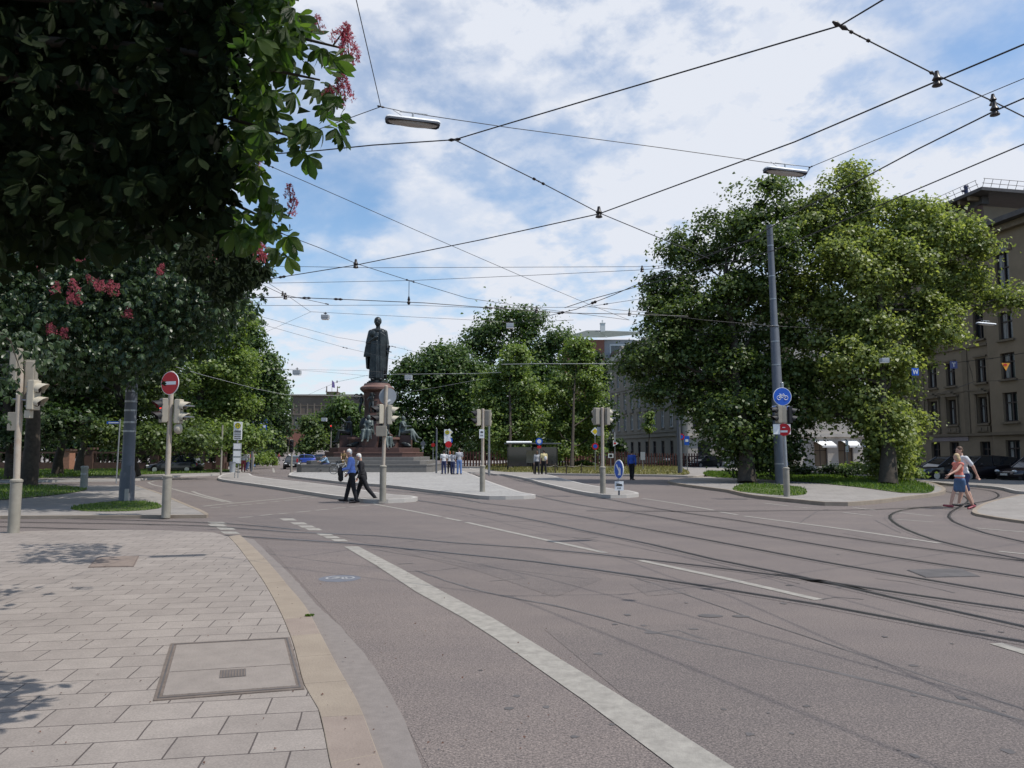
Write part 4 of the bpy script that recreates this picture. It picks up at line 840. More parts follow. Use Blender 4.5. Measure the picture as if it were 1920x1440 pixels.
# near return wall of the pavilion, back volume and roof
m = MB()
cB = -nA*9
m.add([(0, 0, -.3), (cB.x, cB.y, -.3), (cB.x, cB.y, hA-.8), (0, 0, hA-.8)], [(3, 2, 1, 0)]); m.build('side_wall', M_ochre, rtA); m = MB(); e = uA*LA
m.add([(e.x, e.y, -.3), (e.x+cB.x, e.y+cB.y, -.3), (e.x+cB.x, e.y+cB.y, hA-.8), (e.x, e.y, hA-.8)], [(0, 1, 2, 3)]); m.build('side_wall', M_ochre, rtA)
m = MB(); a_ = uA*-1.2+nA*1.2; b_ = uA*(LA+.5)+nA*1.2; c_ = uA*(LA+.5)-nA*9.4; d_ = uA*-1.2-nA*9.4; r1 = uA*4-nA*4; r2 = uA*9-nA*4
m.add([(a_.x, a_.y, hA+.003), (b_.x, b_.y, hA+.003), (c_.x, c_.y, hA+.003), (d_.x, d_.y, hA+.003), (r1.x, r1.y, hA+1.1), (r2.x, r2.y, hA+1.1)], [(1, 0, 4, 5), (0, 3, 4), (3, 2, 5, 4), (2, 1, 5)])
m.build('roof', M_roofdark, rtA)
m = MB(); c = uA*.12+nA*.13; m.tube([(c.x, c.y, .2), (c.x, c.y, hA-3.2), (c.x-.0, c.y, hA-2.6)], .085, 10); m.tube([(c.x, c.y, hA-2.6), (c.x, c.y, hA-.8)], [.16, .16], 8); m.build('drain_pipe', M_pipe, rtA)
# lettering over the door is too worn to read: only its pale board is there
m = MB(); s_ = at_s(1785); obox(m, pL, uA, nA, s_-1.6, s_+1.7, 0.0, .05, 2.52, 2.82); m.build('fascia_board', mat('fascia_paint', (.24, .2, .2), .8, .1, 3), rtA)
m = MB(); obox(m, pL, uA, nA, s_+1.6, s_+2.6, -.35, -.25, 0, 3.2); 
# wing nearer the camera, lower, running out of frame
uW = -uA; pW = Vector((0, 0, 0))-uA*.0+nA*.35
rtW = empty('house_wing', pA+nA*.35, 0, 'lower wing of the ochre house with round arched window, at the right edge', 'building')
winw = [(a_, a_+1.1, c_, d_) for a_ in (1.0, 4.2, 7.4) for c_, d_ in ((.95, 2.5), (3.7, 5.6), (6.5, 8.2), (9.1, 10.9), (11.9, 14.9))]
wall_with_windows(rtW, 'wall', (0, 0, 0), uW, 16, -.3, 16.6, winw, M_ochre, nrm=nA)
for a, b, c, d in winw: window(rtW, Vector((0, 0, 0)), uW, nA, a, b, c, d, M_frame, curtain=True, sill=M_ochre2)
for s_ in (1.55, 4.75, 7.95):
    m = MB()
    for k in range(12):
        t0, t1 = math.pi*k/12, math.pi*(k+1)/12; 
        q = [uW*(s_-math.cos(t)*r_)+Vector((0, 0, 14.9+math.sin(t)*r_)) for t, r_ in ((t0, .55), (t1, .55), (t1, .85), (t0, .85))]
        v = [x+nA*.1 for x in q]; m.add([tuple(x) for x in q]+[tuple(x) for x in v], [(4, 5, 6, 7), (0, 1, 5, 4), (2, 3, 7, 6)])
    m.build('window_arch', M_ochre2, rtW)
for s_ in (1.55, 4.75, 7.95):
    m = MB()
    vs = [tuple(uW*(s_-math.cos(math.pi*k/12)*.54)+nA*.02+Vector((0, 0, 14.9+math.sin(math.pi*k/12)*.54))) for k in range(13)]; m.add(vs, [tuple(range(13))]); m.build('pane', M_glass, rtW)
m = MB(); obox(m, Vector((0, 0, 0)), uW, nA, -.3, 16, -9, 1.0, 16.62, 16.95); m.build('cornice', M_roofdark, rtW)
for z0_, z1_, o_ in ((16.2, 16.6, .45), (2.85, 3.05, .25), (11.3, 11.5, .2)): m = MB(); obox(m, Vector((0, 0, 0)), uW, nA, 0, 16, .01, o_, z0_, z1_); m.build('string_course', M_ochre2, rtW)
m = MB(); obox(m, Vector((0, 0, 0)), uW, nA, 0, 16, -9, -.4, -.3, 16.6); m.build('inner_core', M_ochre, rtW)
# --- grey town house behind, left of the big trees
pB = Vector((22.2, 101, 0)); uB = Vector((-.215, 1, 0)).normalized(); nB = Vector((-uB.y, uB.x, 0)); LB = 34; hB = 17.0
rtB = empty('town_house', pB, 0, 'shaded grey town house with pedimented white windows between the tree groups', 'building')
wb = []
for k in range(11):
    s_ = 1.6+k*2.95
    for za, zb in ((8.6, 11.0), (12.4+.0, 14.4), (5.3, 7.7), (1.2, 3.4)): wb.append((s_-.55, s_+.55, za, zb))
wb = [x for x in wb if x[2] in (5.3, 8.6+.0, 12.4, 1.2)]
wall_with_windows(rtB, 'wall', (0, 0, 0), uB, LB, -.3, hB, wb, M_greyr, nrm=nB)
for a, b, c, d in wb: window(rtB, Vector((0, 0, 0)), uB, nB, a, b, c, d, M_wframe if c > 2 else M_frame, deep=.15)
Z0 = Vector((0, 0, 0))
for k in range(11):
    s_ = 1.6+k*2.95
    for zb in (11.0, 7.7):
        m = MB()
        obox(m, Z0, uB, nB, s_-.85, s_+.85, 0, .22, zb+.25, zb+.4)
        if zb == 7.7:
            q = [uB*(s_-.85)+Vector((0, 0, zb+.4)), uB*(s_+.85)+Vector((0, 0, zb+.4)), uB*s_+Vector((0, 0, zb+.95))]; v = [x+nB*.2 for x in q]
            m.add([tuple(x) for x in q]+[tuple(x) for x in v], [(3, 4, 5), (0, 1, 4, 3), (1, 2, 5, 4), (2, 0, 3, 5)])
        obox(m, Z0, uB, nB, s_-.7, s_+.7, 0, .15, zb-2.6-.0, zb-2.42); m.build('pediment', M_greyr, rtB)
for z, h, o_ in ((4.0, .3, .2), (4.6, .12, .12), (hB-.5, .45, .5), (11.7, .15, .12)): m = MB(); obox(m, Z0, uB, nB, -.2, LB, 0.01, o_, z, z+h); m.build('string_course', M_greyr, rtB)
m = MB(); r_ = -nB*12; 
m.add([(0, 0, -.3), (r_.x, r_.y, -.3), (r_.x, r_.y, hB), (0, 0, hB)], [(3, 2, 1, 0)]); m.build('side_wall', M_greyr, rtB)
m = MB(); a_ = nB*.5; b_ = uB*LB+nB*.5; c_ = uB*LB-nB*12; d_ = -nB*12; r1 = -nB*5; r2 = uB*LB-nB*5
m.add([(a_.x, a_.y, hB), (b_.x, b_.y, hB), (r2.x, r2.y, hB+3.2), (r1.x, r1.y, hB+3.2), (c_.x, c_.y, hB), (d_.x, d_.y, hB)], [(1, 0, 3, 2), (3, 5, 4, 2), (0, 5, 3)]); m.build('roof', M_copper, rtB)
for k in range(7):
    s_ = 3.5+k*3.2; m = MB(); q = uB*s_-nB*1.6; obox(m, Z0, uB, nB, s_-.75, s_+.75, -2.6, -.7, hB+.3, hB+1.8)
    for j in range(8):
        t0, t1 = math.pi*j/8, math.pi*(j+1)/8; vs = []
        for dd in (-2.6, -.65):
            for t in (t0, t1): x = uB*(s_-math.cos(t)*.8)+nB*dd; vs.append((x.x, x.y, hB+1.8+math.sin(t)*.7))
        m.add(vs+[tuple(uB*s_+nB*-.65+Vector((0, 0, hB+1.8)))], [(0, 1, 3, 2), (2, 3, 4)])
    do = m.build('dormer', M_greyr, rtB); g = MB(); obox(g, Z0, uB, nB, s_-.45, s_+.45, -.69, -.63, hB+.5, hB+2.0); g.build('pane', M_glass, do)
# block with green metal roof and brick wall rising behind the town house
Yc = 140
rtC = empty('roof_block', (P(1130, 850, Yc).x, Yc, 0), 0, 'tall brick and white block with green metal roof and white chimney above the trees', 'building')
def bl(px0, px1, py0, py1, dd=0): a = P(px0, py1, Yc+dd); b = P(px1, py0, Yc+dd); return a.x-rtC.location.x, b.x-rtC.location.x, a.z, b.z
x0, x1, z0, z1 = bl(1060, 1133, 637, 700); m = MB(); m.box(((x0+x1)/2, 5, z1/2), (x1-x0, 10, z1)); m.build('brick_wall', M_brick, rtC)
xa, xb, za, zb = bl(1133, 1190, 636, 680); m = MB(); m.box(((xa+xb)/2, 6.5, zb/2), (xb-xa, 12, zb)); m.build('wall', mat('white_render', (.35, .35, .36), .8, .06, 2), rtC)
m = MB(); zt = bl(0, 0, 613, 640)[3]; zp = bl(0, 0, 634, 640)[3]
m.add([(x0-.6, -.8, zp), (x1+.6, -.8, zp), (x1-1, 4, zt), (x0+4.5, 4, zt), (x0-.6, 9, zp)], [(0, 1, 2, 3), (0, 3, 4)]); m.add([(x1-1, 4, zt), (x1+.6, -.8, zp+.05), (xb+3, 0, zp+.9), (xb+3, 4, zt-.3)], [(0, 1, 2, 3)]); m.build('roof', M_copper, rtC)
m = MB(); cx = bl(1127, 0, 600, 0)[0]; zc_ = P(0, 604, Yc).z; m.box((cx, 3.5, (zt+zc_)/2-.5), (.9, .9, zc_-zt+1.6)); m.box((cx, 3.5, zc_+.35), (1.05, 1.05, .15)); m.tube([(cx, 3.5, zc_+.4), (cx, 3.5, zc_+1.0)], .15, 6); m.build('chimney', M_wframe, rtC)
f = MB(); f.box(((xa+xb)/2, .42, zb-2.0), (3.6, .1, 2.2)); wdw = f.build('window', M_wframe, rtC); g = MB(); g.box(((xa+xb)/2, .34, zb-2.0), (3.1, .06, 1.6)); g.build('pane', M_glass, wdw)
for k, (pxd) in enumerate((1110, 1145)):
    dx = bl(pxd, 0, 668, 0)[0]; zz = P(0, 672, Yc).z; m = MB(); m.box((dx, -.5, zz-1), (1.9, 1.2, 3)); 
    for j in range(8):
        t0, t1 = math.pi*j/8, math.pi*(j+1)/8; m.add([(dx-math.cos(t0)*.95, -1.1, zz+.5+math.sin(t0)*.9), (dx-math.cos(t1)*.95, -1.1, zz+.5+math.sin(t1)*.9), (dx-math.cos(t1)*.95, .1, zz+.5+math.sin(t1)*.9), (dx-math.cos(t0)*.95, .1, zz+.5+math.sin(t0)*.9), (dx, -1.1, zz+.5)], [(0, 1, 2, 3), (0, 4, 1)])
    do = m.build('dormer', M_frame, rtC)
# --- shop building with awnings, facing the junction
Ys = 78; x0 = P(1487, 850, Ys).x; x1 = P(1625, 850, Ys).x; hs = 17
rtS = empty('shop_house', ((x0+x1)/2, Ys, 0), 0, 'cream shop house with two small white awnings seen under the trees', 'building')
c0 = (x0+x1)/2; L_ = x1-x0; ox = -L_/2
sx = lambda px: P(px, 850, Ys).x-c0-ox
uS = Vector((1, 0, 0)); nS = Vector((0, -1, 0)); pS = Vector((ox, 0, 0))
ws = [(sx(1527), sx(1552), .3, 2.8), (sx(1572), sx(1600), .0, 2.9)]
for k in range(3):
    for j in range(3): ws.append((1.0+k*2.4, 2.0+k*2.4, 5+j*3.8, 7.3+j*3.8))
wall_with_windows(rtS, 'wall', pS, uS, L_, -.3, hs, ws, M_cream, nrm=nS)
for a, b, c, d in ws: window(rtS, pS, uS, nS, a, b, c, d, M_frame, deep=.3)
m = MB(); m.box((0, 6.3, hs/2), (L_, 12, hs)); m.build('inner_core', M_ochre, rtS)
m = MB(); obox(m, pS, uS, nS, -.1, L_+.1, .01, .3, 3.35, 3.7); m.build('string_course', M_cream, rtS); m = MB(); obox(m, pS, uS, nS, -.2, L_+.2, .01, .6, hs-.5, hs); m.build('cornice', M_cream, rtS)
m = MB(); m.add([(ox, -.6, hs+.01), (-ox, -.6, hs+.01), (-ox, 6, hs+3), (ox, 6, hs+3), (ox, 12, hs), (-ox, 12, hs)], [(0, 1, 2, 3), (3, 2, 5, 4)]); m.build('roof', M_copper, rtS)
M_awn = mat('white_awning_cloth', (.75, .74, .72), .8, .05, 5)
for px0, px1 in ((1525, 1559), (1576, 1606)):
    a, b = sx(px0)+ox, sx(px1)+ox; m = MB(); m.add([(a, -.02, 3.0), (b, -.02, 3.0), (b+.05, -1.3, 2.45), (a+.4, -1.3, 2.45), (b+.05, -1.3, 2.25), (a+.4, -1.3, 2.25)], [(1, 0, 3, 2), (2, 3, 5, 4)]); m.build('awning', M_awn, rtS)
# cream house facing the junction at the end of the town house row
Yd = 98; x0 = P(1290, 850, Yd).x; x1 = P(1420, 850, Yd).x; rtD = empty('cream_house', ((x0+x1)/2, Yd, 0), 0, 'cream house end with a dark door, right of the tall street pole', 'building')
L_ = x1-x0; pD = Vector((-L_/2, 0, 0)); ws = [(1.3, 2.9, 0, 3.0), (4.5, 6.2, .8, 2.9)]
for k in range(4):
    for j in range(3): ws.append((.7+k*2.2, 1.7+k*2.2, 4.8+j*3.9, 7.1+j*3.9))
wall_with_windows(rtD, 'wall', pD, uS, L_, -.3, 17, ws, M_cream, nrm=nS)
for a, b, c, d in ws: window(rtD, pD, uS, nS, a, b, c, d, M_frame, deep=.25)
m = MB(); obox(m, pD, uS, nS, -.1, L_, .01, .25, 3.7, 4.0); m.build('string_course', M_cream, rtD); m = MB(); obox(m, pD, uS, nS, -.2, L_+.2, .01, .6, 16.6, 17.05); m.build('cornice', M_cream, rtD)
m = MB(); m.box((0, 8.4, 8.4), (L_-.1, 16, 16.8)); m.build('inner_core', M_cream, rtD)
# houses filling behind the big trees between the shop and the corner house
Yg = 84; x0 = P(1400, 850, Yg).x; x1 = P(1500, 850, Yg).x; rtG = empty('white_house', ((x0+x1)/2, Yg, 0), 0, 'pale house with a shaded ground floor behind the tall mast', 'building')
L_ = x1-x0; pG = Vector((-L_/2, 0, 0)); ws = [(1.0+k*1.9, 2.0+k*1.9, 1.0+j*3.9, 3.3+j*3.9) for k in range(3) for j in range(4)]
wall_with_windows(rtG, 'wall', pG, uS, L_, -.3, 17, ws, M_cream, nrm=nS)
for a, b, c, d in ws: window(rtG, pG, uS, nS, a, b, c, d, M_wframe, deep=.2)
m = MB(); m.box((0, 5.4, 8.4), (L_-.1, 10, 16.8)); m.build('inner_core', M_cream, rtG)
# --- the long palace on the hill at the end of the street
M_stone = mat('palace_stone', (.125, .098, .078), .9, .15, .06)
M_stone2 = mat('palace_stone_light', (.17, .138, .11), .9, .15, .08)
Yp = 460; k_ = Yp/F; rtP = empty('hill_palace', (P(600, 850, Yp).x, Yp, 0), 0, 'long brown stone palace with flag on the hill at the end of the street', 'building')
cx = rtP.location.x; X = lambda px: P(px, 850, Yp).x-cx; Z = lambda py: P(600, py, Yp).z
m = MB(); m.box(((X(540)+X(720))/2, 8, (Z(778)+0)/2), (X(720)-X(540), 16, Z(778))); m.build('lower_storey', M_stone2, rtP)
m = MB(); m.box(((X(542)+X(720))/2, 8, (Z(778)+Z(742))/2+.1), (X(720)-X(542), 15, Z(742)-Z(778))); m.build('upper_storey', M_stone, rtP)
m = MB(); m.box(((X(538)+X(722))/2, 8, Z(741)), (X(722)-X(538), 17, 1)); m.build('cornice', M_stone2, rtP); m = MB(); m.box(((X(538)+X(722))/2, 8, Z(777)), (X(722)-X(538), 17, .8)); m.build('cornice', M_stone2, rtP); m = MB(); m.box(((X(538)+X(722))/2, 8, Z(760)), (X(722)-X(538), 15.6, .35)); m.build('cornice', M_stone2, rtP)
for k in range(14):
    px = 548+k*13; m = MB(); m.box((X(px), .42, Z(767)), (.8, .5, Z(755)-Z(776))); m.build('pilaster', M_stone2, rtP)
for k in range(13):
    px = 554.5+k*13; m = MB(); m.box((X(px), -.02, Z(800)), (2.3, .3, 9)); m.disc((X(px), -.02, Z(800)+4.5), 1.15, (0, 1, 0), 16, .3); m.build('arch_opening', M_glass, rtP)
m = MB(); m.box((X(618), 6, Z(738)), (X(628)-X(607), 8, 2.4)); m.box((X(618), 6, Z(735)+.2), (X(629)-X(606), 9, .4)); m.build('centre_attic', M_stone2, rtP)
for px in (607.5, 628): m = MB(); m.lathe([(.5, 0), (.4, .6), (.3, 2.2), (.35, 3), (.1, 3.6)], (X(px), 3, Z(735)+.4), 8); m.build('roof_figure', M_stone, rtP)
m = MB(); m.tube([(X(616), 5, Z(735)), (X(616), 5, Z(711))], .12, 6); m.build('flag_pole', M_frame, rtP)
m = MB(); m.add([(X(616)+.1, 5, Z(712)), (X(616)+1.3, 5.3, Z(715)), (X(616)+1.7, 5, Z(721)), (X(616)+1.9, 4.8, Z(726)), (X(616)+.1, 5, Z(725))], [(0, 1, 2, 3, 4)]); m.build('flag', mat('violet_flag', (.16, .12, .30), .8, .2, 1), rtP)
m = MB(); m.box((0, 0, 7), (X(640)-X(520), 2, 14)); m.box((0, 0, 14.2), (X(642)-X(518), 2.6, .5)); o = m.build('terrace_wall', M_brick); o.location = (cx+X(580), Yp-60, 0); tag(o, 'red brick terrace wall below the palace', 'wall')
# ---------------------------------------------------------------- people
M_skin = mat('skin', (.50, .30, .22), .6, .05, 8)
def cloth(name, col, rough=.85): return mat('cloth_'+name, col, rough, .10, 5, bump=.25, bscale=14)
C_black = cloth('black', (.012, .012, .015)); C_blue = cloth('blue_shirt', (.16, .25, .62)); C_white = cloth('white', (.56, .56, .57)); C_coral = cloth('coral', (.62, .19, .14))
C_denim = cloth('denim', (.07, .12, .21)); C_navy = cloth('navy', (.03, .04, .10)); C_grey = cloth('grey', (.35, .36, .38)); C_tan = cloth('yellow_tan', (.55, .48, .26)); C_brown = cloth('brown', (.16, .11, .05))
C_jean = cloth('bright_jeans', (.12, .2, .40)); C_bluejkt = cloth('bright_blue', (.04, .10, .42)); C_red = cloth('dull_red', (.3, .06, .07)); C_pale = cloth('pale_grey', (.34, .35, .38))
H_white = mat('hair_white', (.62, .60, .57), .7, .1, 30); H_brown = mat('hair_brown', (.09, .05, .03), .6, .2, 30); H_blond = mat('hair_blond', (.45, .33, .18), .6, .15, 30); H_dark = mat('hair_dark', (.02, .016, .014), .6, .2, 30); H_red = mat('hair_auburn', (.25, .07, .03), .6, .2, 30)
M_shoe = mat('shoe_leather', (.025, .02, .02), .4, .2, 8); M_redshoe = mat('red_shoe', (.25, .05, .06), .5, .1, 8); M_eye = mat('eye_dark', (.03, .02, .02), .2, .1, 8)
def V3(*a): return Vector(a)
def joints(H, pose, female=False):
    J = {}; z0 = .0; hipw = .052*H; shw = (.100 if female else .112)*H; lean = pose.get('lean', .04)
    J['pel'] = V3(0, 0, 0)
    for s, sd_ in (('L', -1), ('R', 1)):
        a, k = pose.get('leg'+s, (0, 0)); o = pose.get('spread', .03); h = V3(sd_*hipw, 0, -.01*H)
        kn = h+V3(sd_*math.sin(o), math.sin(a)*math.cos(o), -math.cos(a)*math.cos(o))*.245*H
        b = a-k; an = kn+V3(sd_*.01, math.sin(b), -math.cos(b))*.235*H; ft = pose.get('foot'+s, b*.6); toe = an+V3(sd_*.02*H, math.cos(ft)*.12*H, math.sin(ft)*.12*H-.026*H)
        J['hip'+s], J['kn'+s], J['an'+s], J['toe'+s] = h, kn, an, toe; J['heel'+s] = an+V3(0, -.035*H, -.024*H)
    ch = V3(0, math.sin(lean), math.cos(lean)); J['waist'] = ch*.10*H; J['chest'] = ch*.215*H; J['neck'] = ch*.315*H+V3(0, 0, 0); hf = pose.get('head', .1); J['head'] = J['neck']+V3(0, math.sin(lean+hf), math.cos(lean+hf))*.105*H
    for s, sd_ in (('L', -1), ('R', 1)):
        a, e, o = pose.get('arm'+s, (0, .15, .12)); sh = ch*.285*H+V3(sd_*shw, 0, 0); d = V3(sd_*math.sin(o), math.sin(a)*math.cos(o), -math.cos(a)*math.cos(o))
        el = sh+d*.17*H; b = a+e; inw = pose.get('in'+s, 0.0); f = V3(sd_*math.sin(o-.1)-sd_*inw, math.sin(b), -math.cos(b)).normalized(); wr = el+f*.145*H; J['sh'+s], J['el'+s], J['wr'+s], J['fd'+s] = sh, el, wr, f
    return J
def hand_parts(wr, f, side, H, curl=.5):
    x = f.cross(V3(0, 0, 1)); x = x.normalized() if x.length > .1 else V3(0, 1, 0)
    if abs(f.z) > .7: x = V3(0, 1, 0)-f*f.y; x.normalize()
    y = f.cross(x).normalized(); P_ = [('c', wr, .016*H, wr+f*.03*H, .019*H), ('e', wr+f*.035*H, (.012*H, .022*H, .030*H), Matrix((y, x, f)).transposed())]
    for j, ln in enumerate((.040, .046, .043, .034)):
        b = wr+f*.056*H+x*(.0165-.011*j)*H; m_ = b+(f*math.cos(curl*.5)+y*side*math.sin(curl*.5))*ln*.5*H; e = m_+(f*math.cos(curl*1.4)+y*side*math.sin(curl*1.4))*ln*.5*H
        P_ += [('c', b, .0058*H, m_, .0054*H), ('c', m_, .0054*H, e, .0045*H)]
    b = wr+f*.022*H+x*.02*H; m_ = b+(f*.75+x*.6).normalized()*.024*H; P_ += [('c', b, .0075*H, m_, .0065*H), ('c', m_, .0062*H, m_+(f*.95+x*.2).normalized()*.022*H, .005*H)]
    return P_
def person(label, loc, rz, H, top, bottom, hair, pose=None, female=False, sleeve='long', legs='long', long_hair=False, shoes=None, group=None, near=False, jacket=False, bald=False, sit=None, extra=None, parent=None, name='person', skin=None):
    pose = pose or {}; J = joints(H, pose, female); vx = .011 if near else .02
    lo = min(J['toeL'].z, J['toeR'].z, J['heelL'].z, J['heelR'].z)-.014*H; off = V3(0, 0, -lo) if sit is None else V3(0, 0, sit)
    for k in J:
        if k[:2] != 'fd': J[k] = J[k]+off
    root = empty(name, loc, rz, label, 'person', group); f_ = .93 if female else 1
    B = []
    for s in 'LR':
        B += [('c', J['hip'+s], .052*H*f_, J['kn'+s], .034*H*f_), ('c', J['kn'+s], .034*H*f_, J['kn'+s].lerp(J['an'+s], .3), .036*H*f_), ('c', J['kn'+s].lerp(J['an'+s], .3), .036*H*f_, J['an'+s], .021*H), ('c', J['heel'+s], .020*H, J['toe'+s], .015*H)]
        B += [('c', J['sh'+s], .031*H*f_, J['el'+s], .024*H*f_), ('c', J['el'+s], .024*H*f_, J['wr'+s], .0155*H)]
        B += hand_parts(J['wr'+s], J['fd'+s], -1 if s == 'L' else 1, H, pose.get('curl', .7)) if near else [('c', J['wr'+s], .016*H, J['wr'+s]+J['fd'+s]*.06*H, .02*H)]
    B += [('e', J['pel']+V3(0, 0, .01*H), (.088*H, .062*H, .075*H)), ('c', J['pel'], .064*H, J['waist'], .06*H), ('e', J['waist'], (.075*H*f_, .056*H, .08*H)), ('e', J['chest'], ((.090 if female else .098)*H, .062*H, .10*H)), ('c', J['shL'], .033*H*f_, J['shR'], .033*H*f_), ('c', J['neck']-V3(0, 0, .03*H), .032*H, J['neck']+V3(0, .005*H, .05*H), .028*H)]
    if female: B += [('e', J['chest']+V3(sx_*.04*H, .045*H, .005*H), (.03*H, .03*H, .032*H)) for sx_ in (-1, 1)]
    h = J['head']; yaw = pose.get('yaw', 0); Rh = Matrix.Rotation(yaw, 3, 'Z') @ Matrix.Rotation(-(pose.get('lean', .04)+pose.get('head', .1))*.6, 3, 'X')
    hp = lambda x, y, z: h+Rh @ V3(x*H, y*H, z*H)
    B += [('e', hp(0, -.004, .01), (.042*H, .052*H, .054*H), Rh), ('e', hp(0, .010, -.022), (.034*H, .040*H, .040*H), Rh), ('c', hp(0, .046, .002), .005*H, hp(0, .060, -.012), .0085*H), ('c', hp(-.018, .044, .012), .006*H, hp(.018, .044, .012), .006*H), ('c', hp(-.011, .045, -.032), .006*H, hp(.011, .045, -.032), .006*H), ('e', hp(0, .034, -.050), (.014*H, .013*H, .012*H), Rh)]
    B += [('e', hp(sx_*.043, -.006, -.004), (.006*H, .011*H, .017*H), Rh) for sx_ in (-1, 1)]
    link_mesh('body', blob(B, vx, 2, .5), skin or M_skin, root)
    if near:
        m = MB()
        for sx_ in (-1, 1): m.ell(hp(sx_*.017, .0455, .003), (.006*H, .004*H, .004*H), 8, 6)
        m.build('eyes', M_eye, root)
    # top
    g = .012*H; T = [('e', J['waist'], (.084*H*f_, .066*H, .09*H)), ('e', J['chest'], ((.098 if female else .108)*H, .072*H, .108*H)), ('c', J['shL'], .041*H*f_, J['shR'], .041*H*f_), ('c', J['neck']-V3(0, 0, .035*H), .046*H, J['neck']+V3(0, 0, -.005*H), .036*H), ('e', J['pel']+V3(0, 0, .045*H), (.094*H, .070*H, .06*H))]
    if female: T += [('e', J['chest']+V3(sx_*.042*H, .05*H, .002*H), (.034*H, .034*H, .036*H)) for sx_ in (-1, 1)]
    for s in 'LR':
        if sleeve == 'none': continue
        if sleeve == 'short': T.append(('c', J['sh'+s], .039*H, J['sh'+s].lerp(J['el'+s], .72), .036*H))
        else: T += [('c', J['sh'+s], .038*H, J['el'+s], .032*H), ('c', J['el'+s], .032*H, J['wr'+s]-J['fd'+s]*.012*H, .025*H)]
    if jacket: T += [('c', J['pel']+V3(0, 0, .05*H), .082*H, J['pel']-V3(0, .005*H, .045*H), .088*H), ('e', J['pel']-V3(0, 0, .03*H), (.108*H, .085*H, .07*H))]
    link_mesh('jacket' if jacket else 'shirt', blob(T, vx, 2, .5), top, root)
    Lg = [('e', J['pel']+V3(0, 0, -.002*H), (.094*H, .073*H, .07*H))]
    if legs == 'long':
        for s in 'LR': Lg += [('c', J['hip'+s], .060*H, J['kn'+s], .045*H), ('c', J['kn'+s], .045*H, J['an'+s]+V3(0, 0, -.005*H), .036*H)]
        nm = 'trousers'
    elif legs == 'shorts':
        for s in 'LR': Lg += [('c', J['hip'+s], .062*H, J['hip'+s].lerp(J['kn'+s], .95), .052*H)]
        nm = 'shorts'
    else:
        kmid = (J['knL']+J['knR'])/2; Lg += [('c', J['hip'+s], .06*H, J['kn'+s]*.6+kmid*.4+V3(0, 0, .06*H), .050*H) for s in 'LR']+[('c', J['pel'], .078*H, kmid+V3(0, 0, .07*H), .06*H)]; nm = 'skirt'
    link_mesh(nm, blob(Lg, vx, 2, .5), bottom, root)
    if not bald:
        Hr = [('e', hp(0, -.012, .020), (.047*H, .054*H, .052*H), Rh), ('e', hp(0, -.028, -.006), (.043*H, .034*H, .045*H), Rh)]
        if long_hair: Hr += [('e', hp(0, -.038, -.045), (.05*H, .03*H, .065*H), Rh), ('e', hp(-.036, -.008, -.03), (.018*H, .03*H, .05*H), Rh), ('e', hp(.036, -.008, -.03), (.018*H, .03*H, .05*H), Rh)]
        me = blob(Hr, .008*H/1.7*1.6, 1, .6); link_mesh('hair', me, hair, root)
    for s in 'LR':
        link_mesh('shoe', blob([('c', J['heel'+s]+V3(0, 0, -.002*H), .025*H, J['toe'+s], .021*H), ('c', J['an'+s]-V3(0, 0, .012*H), .025*H, J['heel'+s], .022*H)], .012 if near else .02, 1), shoes or M_shoe, root)
    if extra: extra(root, J, H)
    return root
HALF = math.pi/2
walk = dict(legR=(.42, .05), legL=(-.30, .35), footL=-.5, footR=.15, armR=(-.35, .25, .12), armL=(.3, .35, .12))
g = G(660, 943)
def collar(root, J, H): m = MB(); m.lathe([(.052*H, 0), (.046*H, .02*H), (.042*H, .018*H)], J['neck']-V3(0, 0, .012*H), 14); m.build('collar', C_white, root)
def bundle(root, J, H): link_mesh('carried_jacket', blob([('e', J['wrL']+V3(.03, .03, -.08), (.11, .09, .2)), ('c', J['wrL']+V3(0, 0, .02), .07, J['wrL']+V3(.06, .02, -.3), .09)], .02, 2), C_black, root)
person('elderly white-haired man in bright blue shirt and black trousers, crossing left of the signal post', (g.x, g.y-.05, 0), HALF+.05, 1.76, C_blue, C_black, H_white, dict(legR=(.30, .06), legL=(-.16, .12), footL=-.2, footR=.1, armR=(-.15, .9, .1), armL=(.15, 1.2, .1), lean=.10, head=.28, inL=.2), near=True, extra=lambda r, J, H: (collar(r, J, H), bundle(r, J, H)))
g = G(678, 941.5)
def blouse(root, J, H): link_mesh('blouse', blob([('e', J['chest']+V3(0, .045*H, .03*H), (.032*H, .04*H, .09*H)), ('e', J['waist']+V3(0, .045*H, .0), (.025*H, .035*H, .08*H))], .012, 1), C_white, root)
person('elderly white-haired woman in a black trouser suit beside the man in blue', (g.x, g.y+.12, 0), HALF+.1, 1.66, C_black, C_black, H_white, dict(legR=(.32, .05), legL=(-.42, .30), footL=-.6, footR=.1, armL=(-.1, .5, .15), armR=(.25, .5, .1), lean=.16, head=.3), near=True, female=True, jacket=True, extra=blouse)
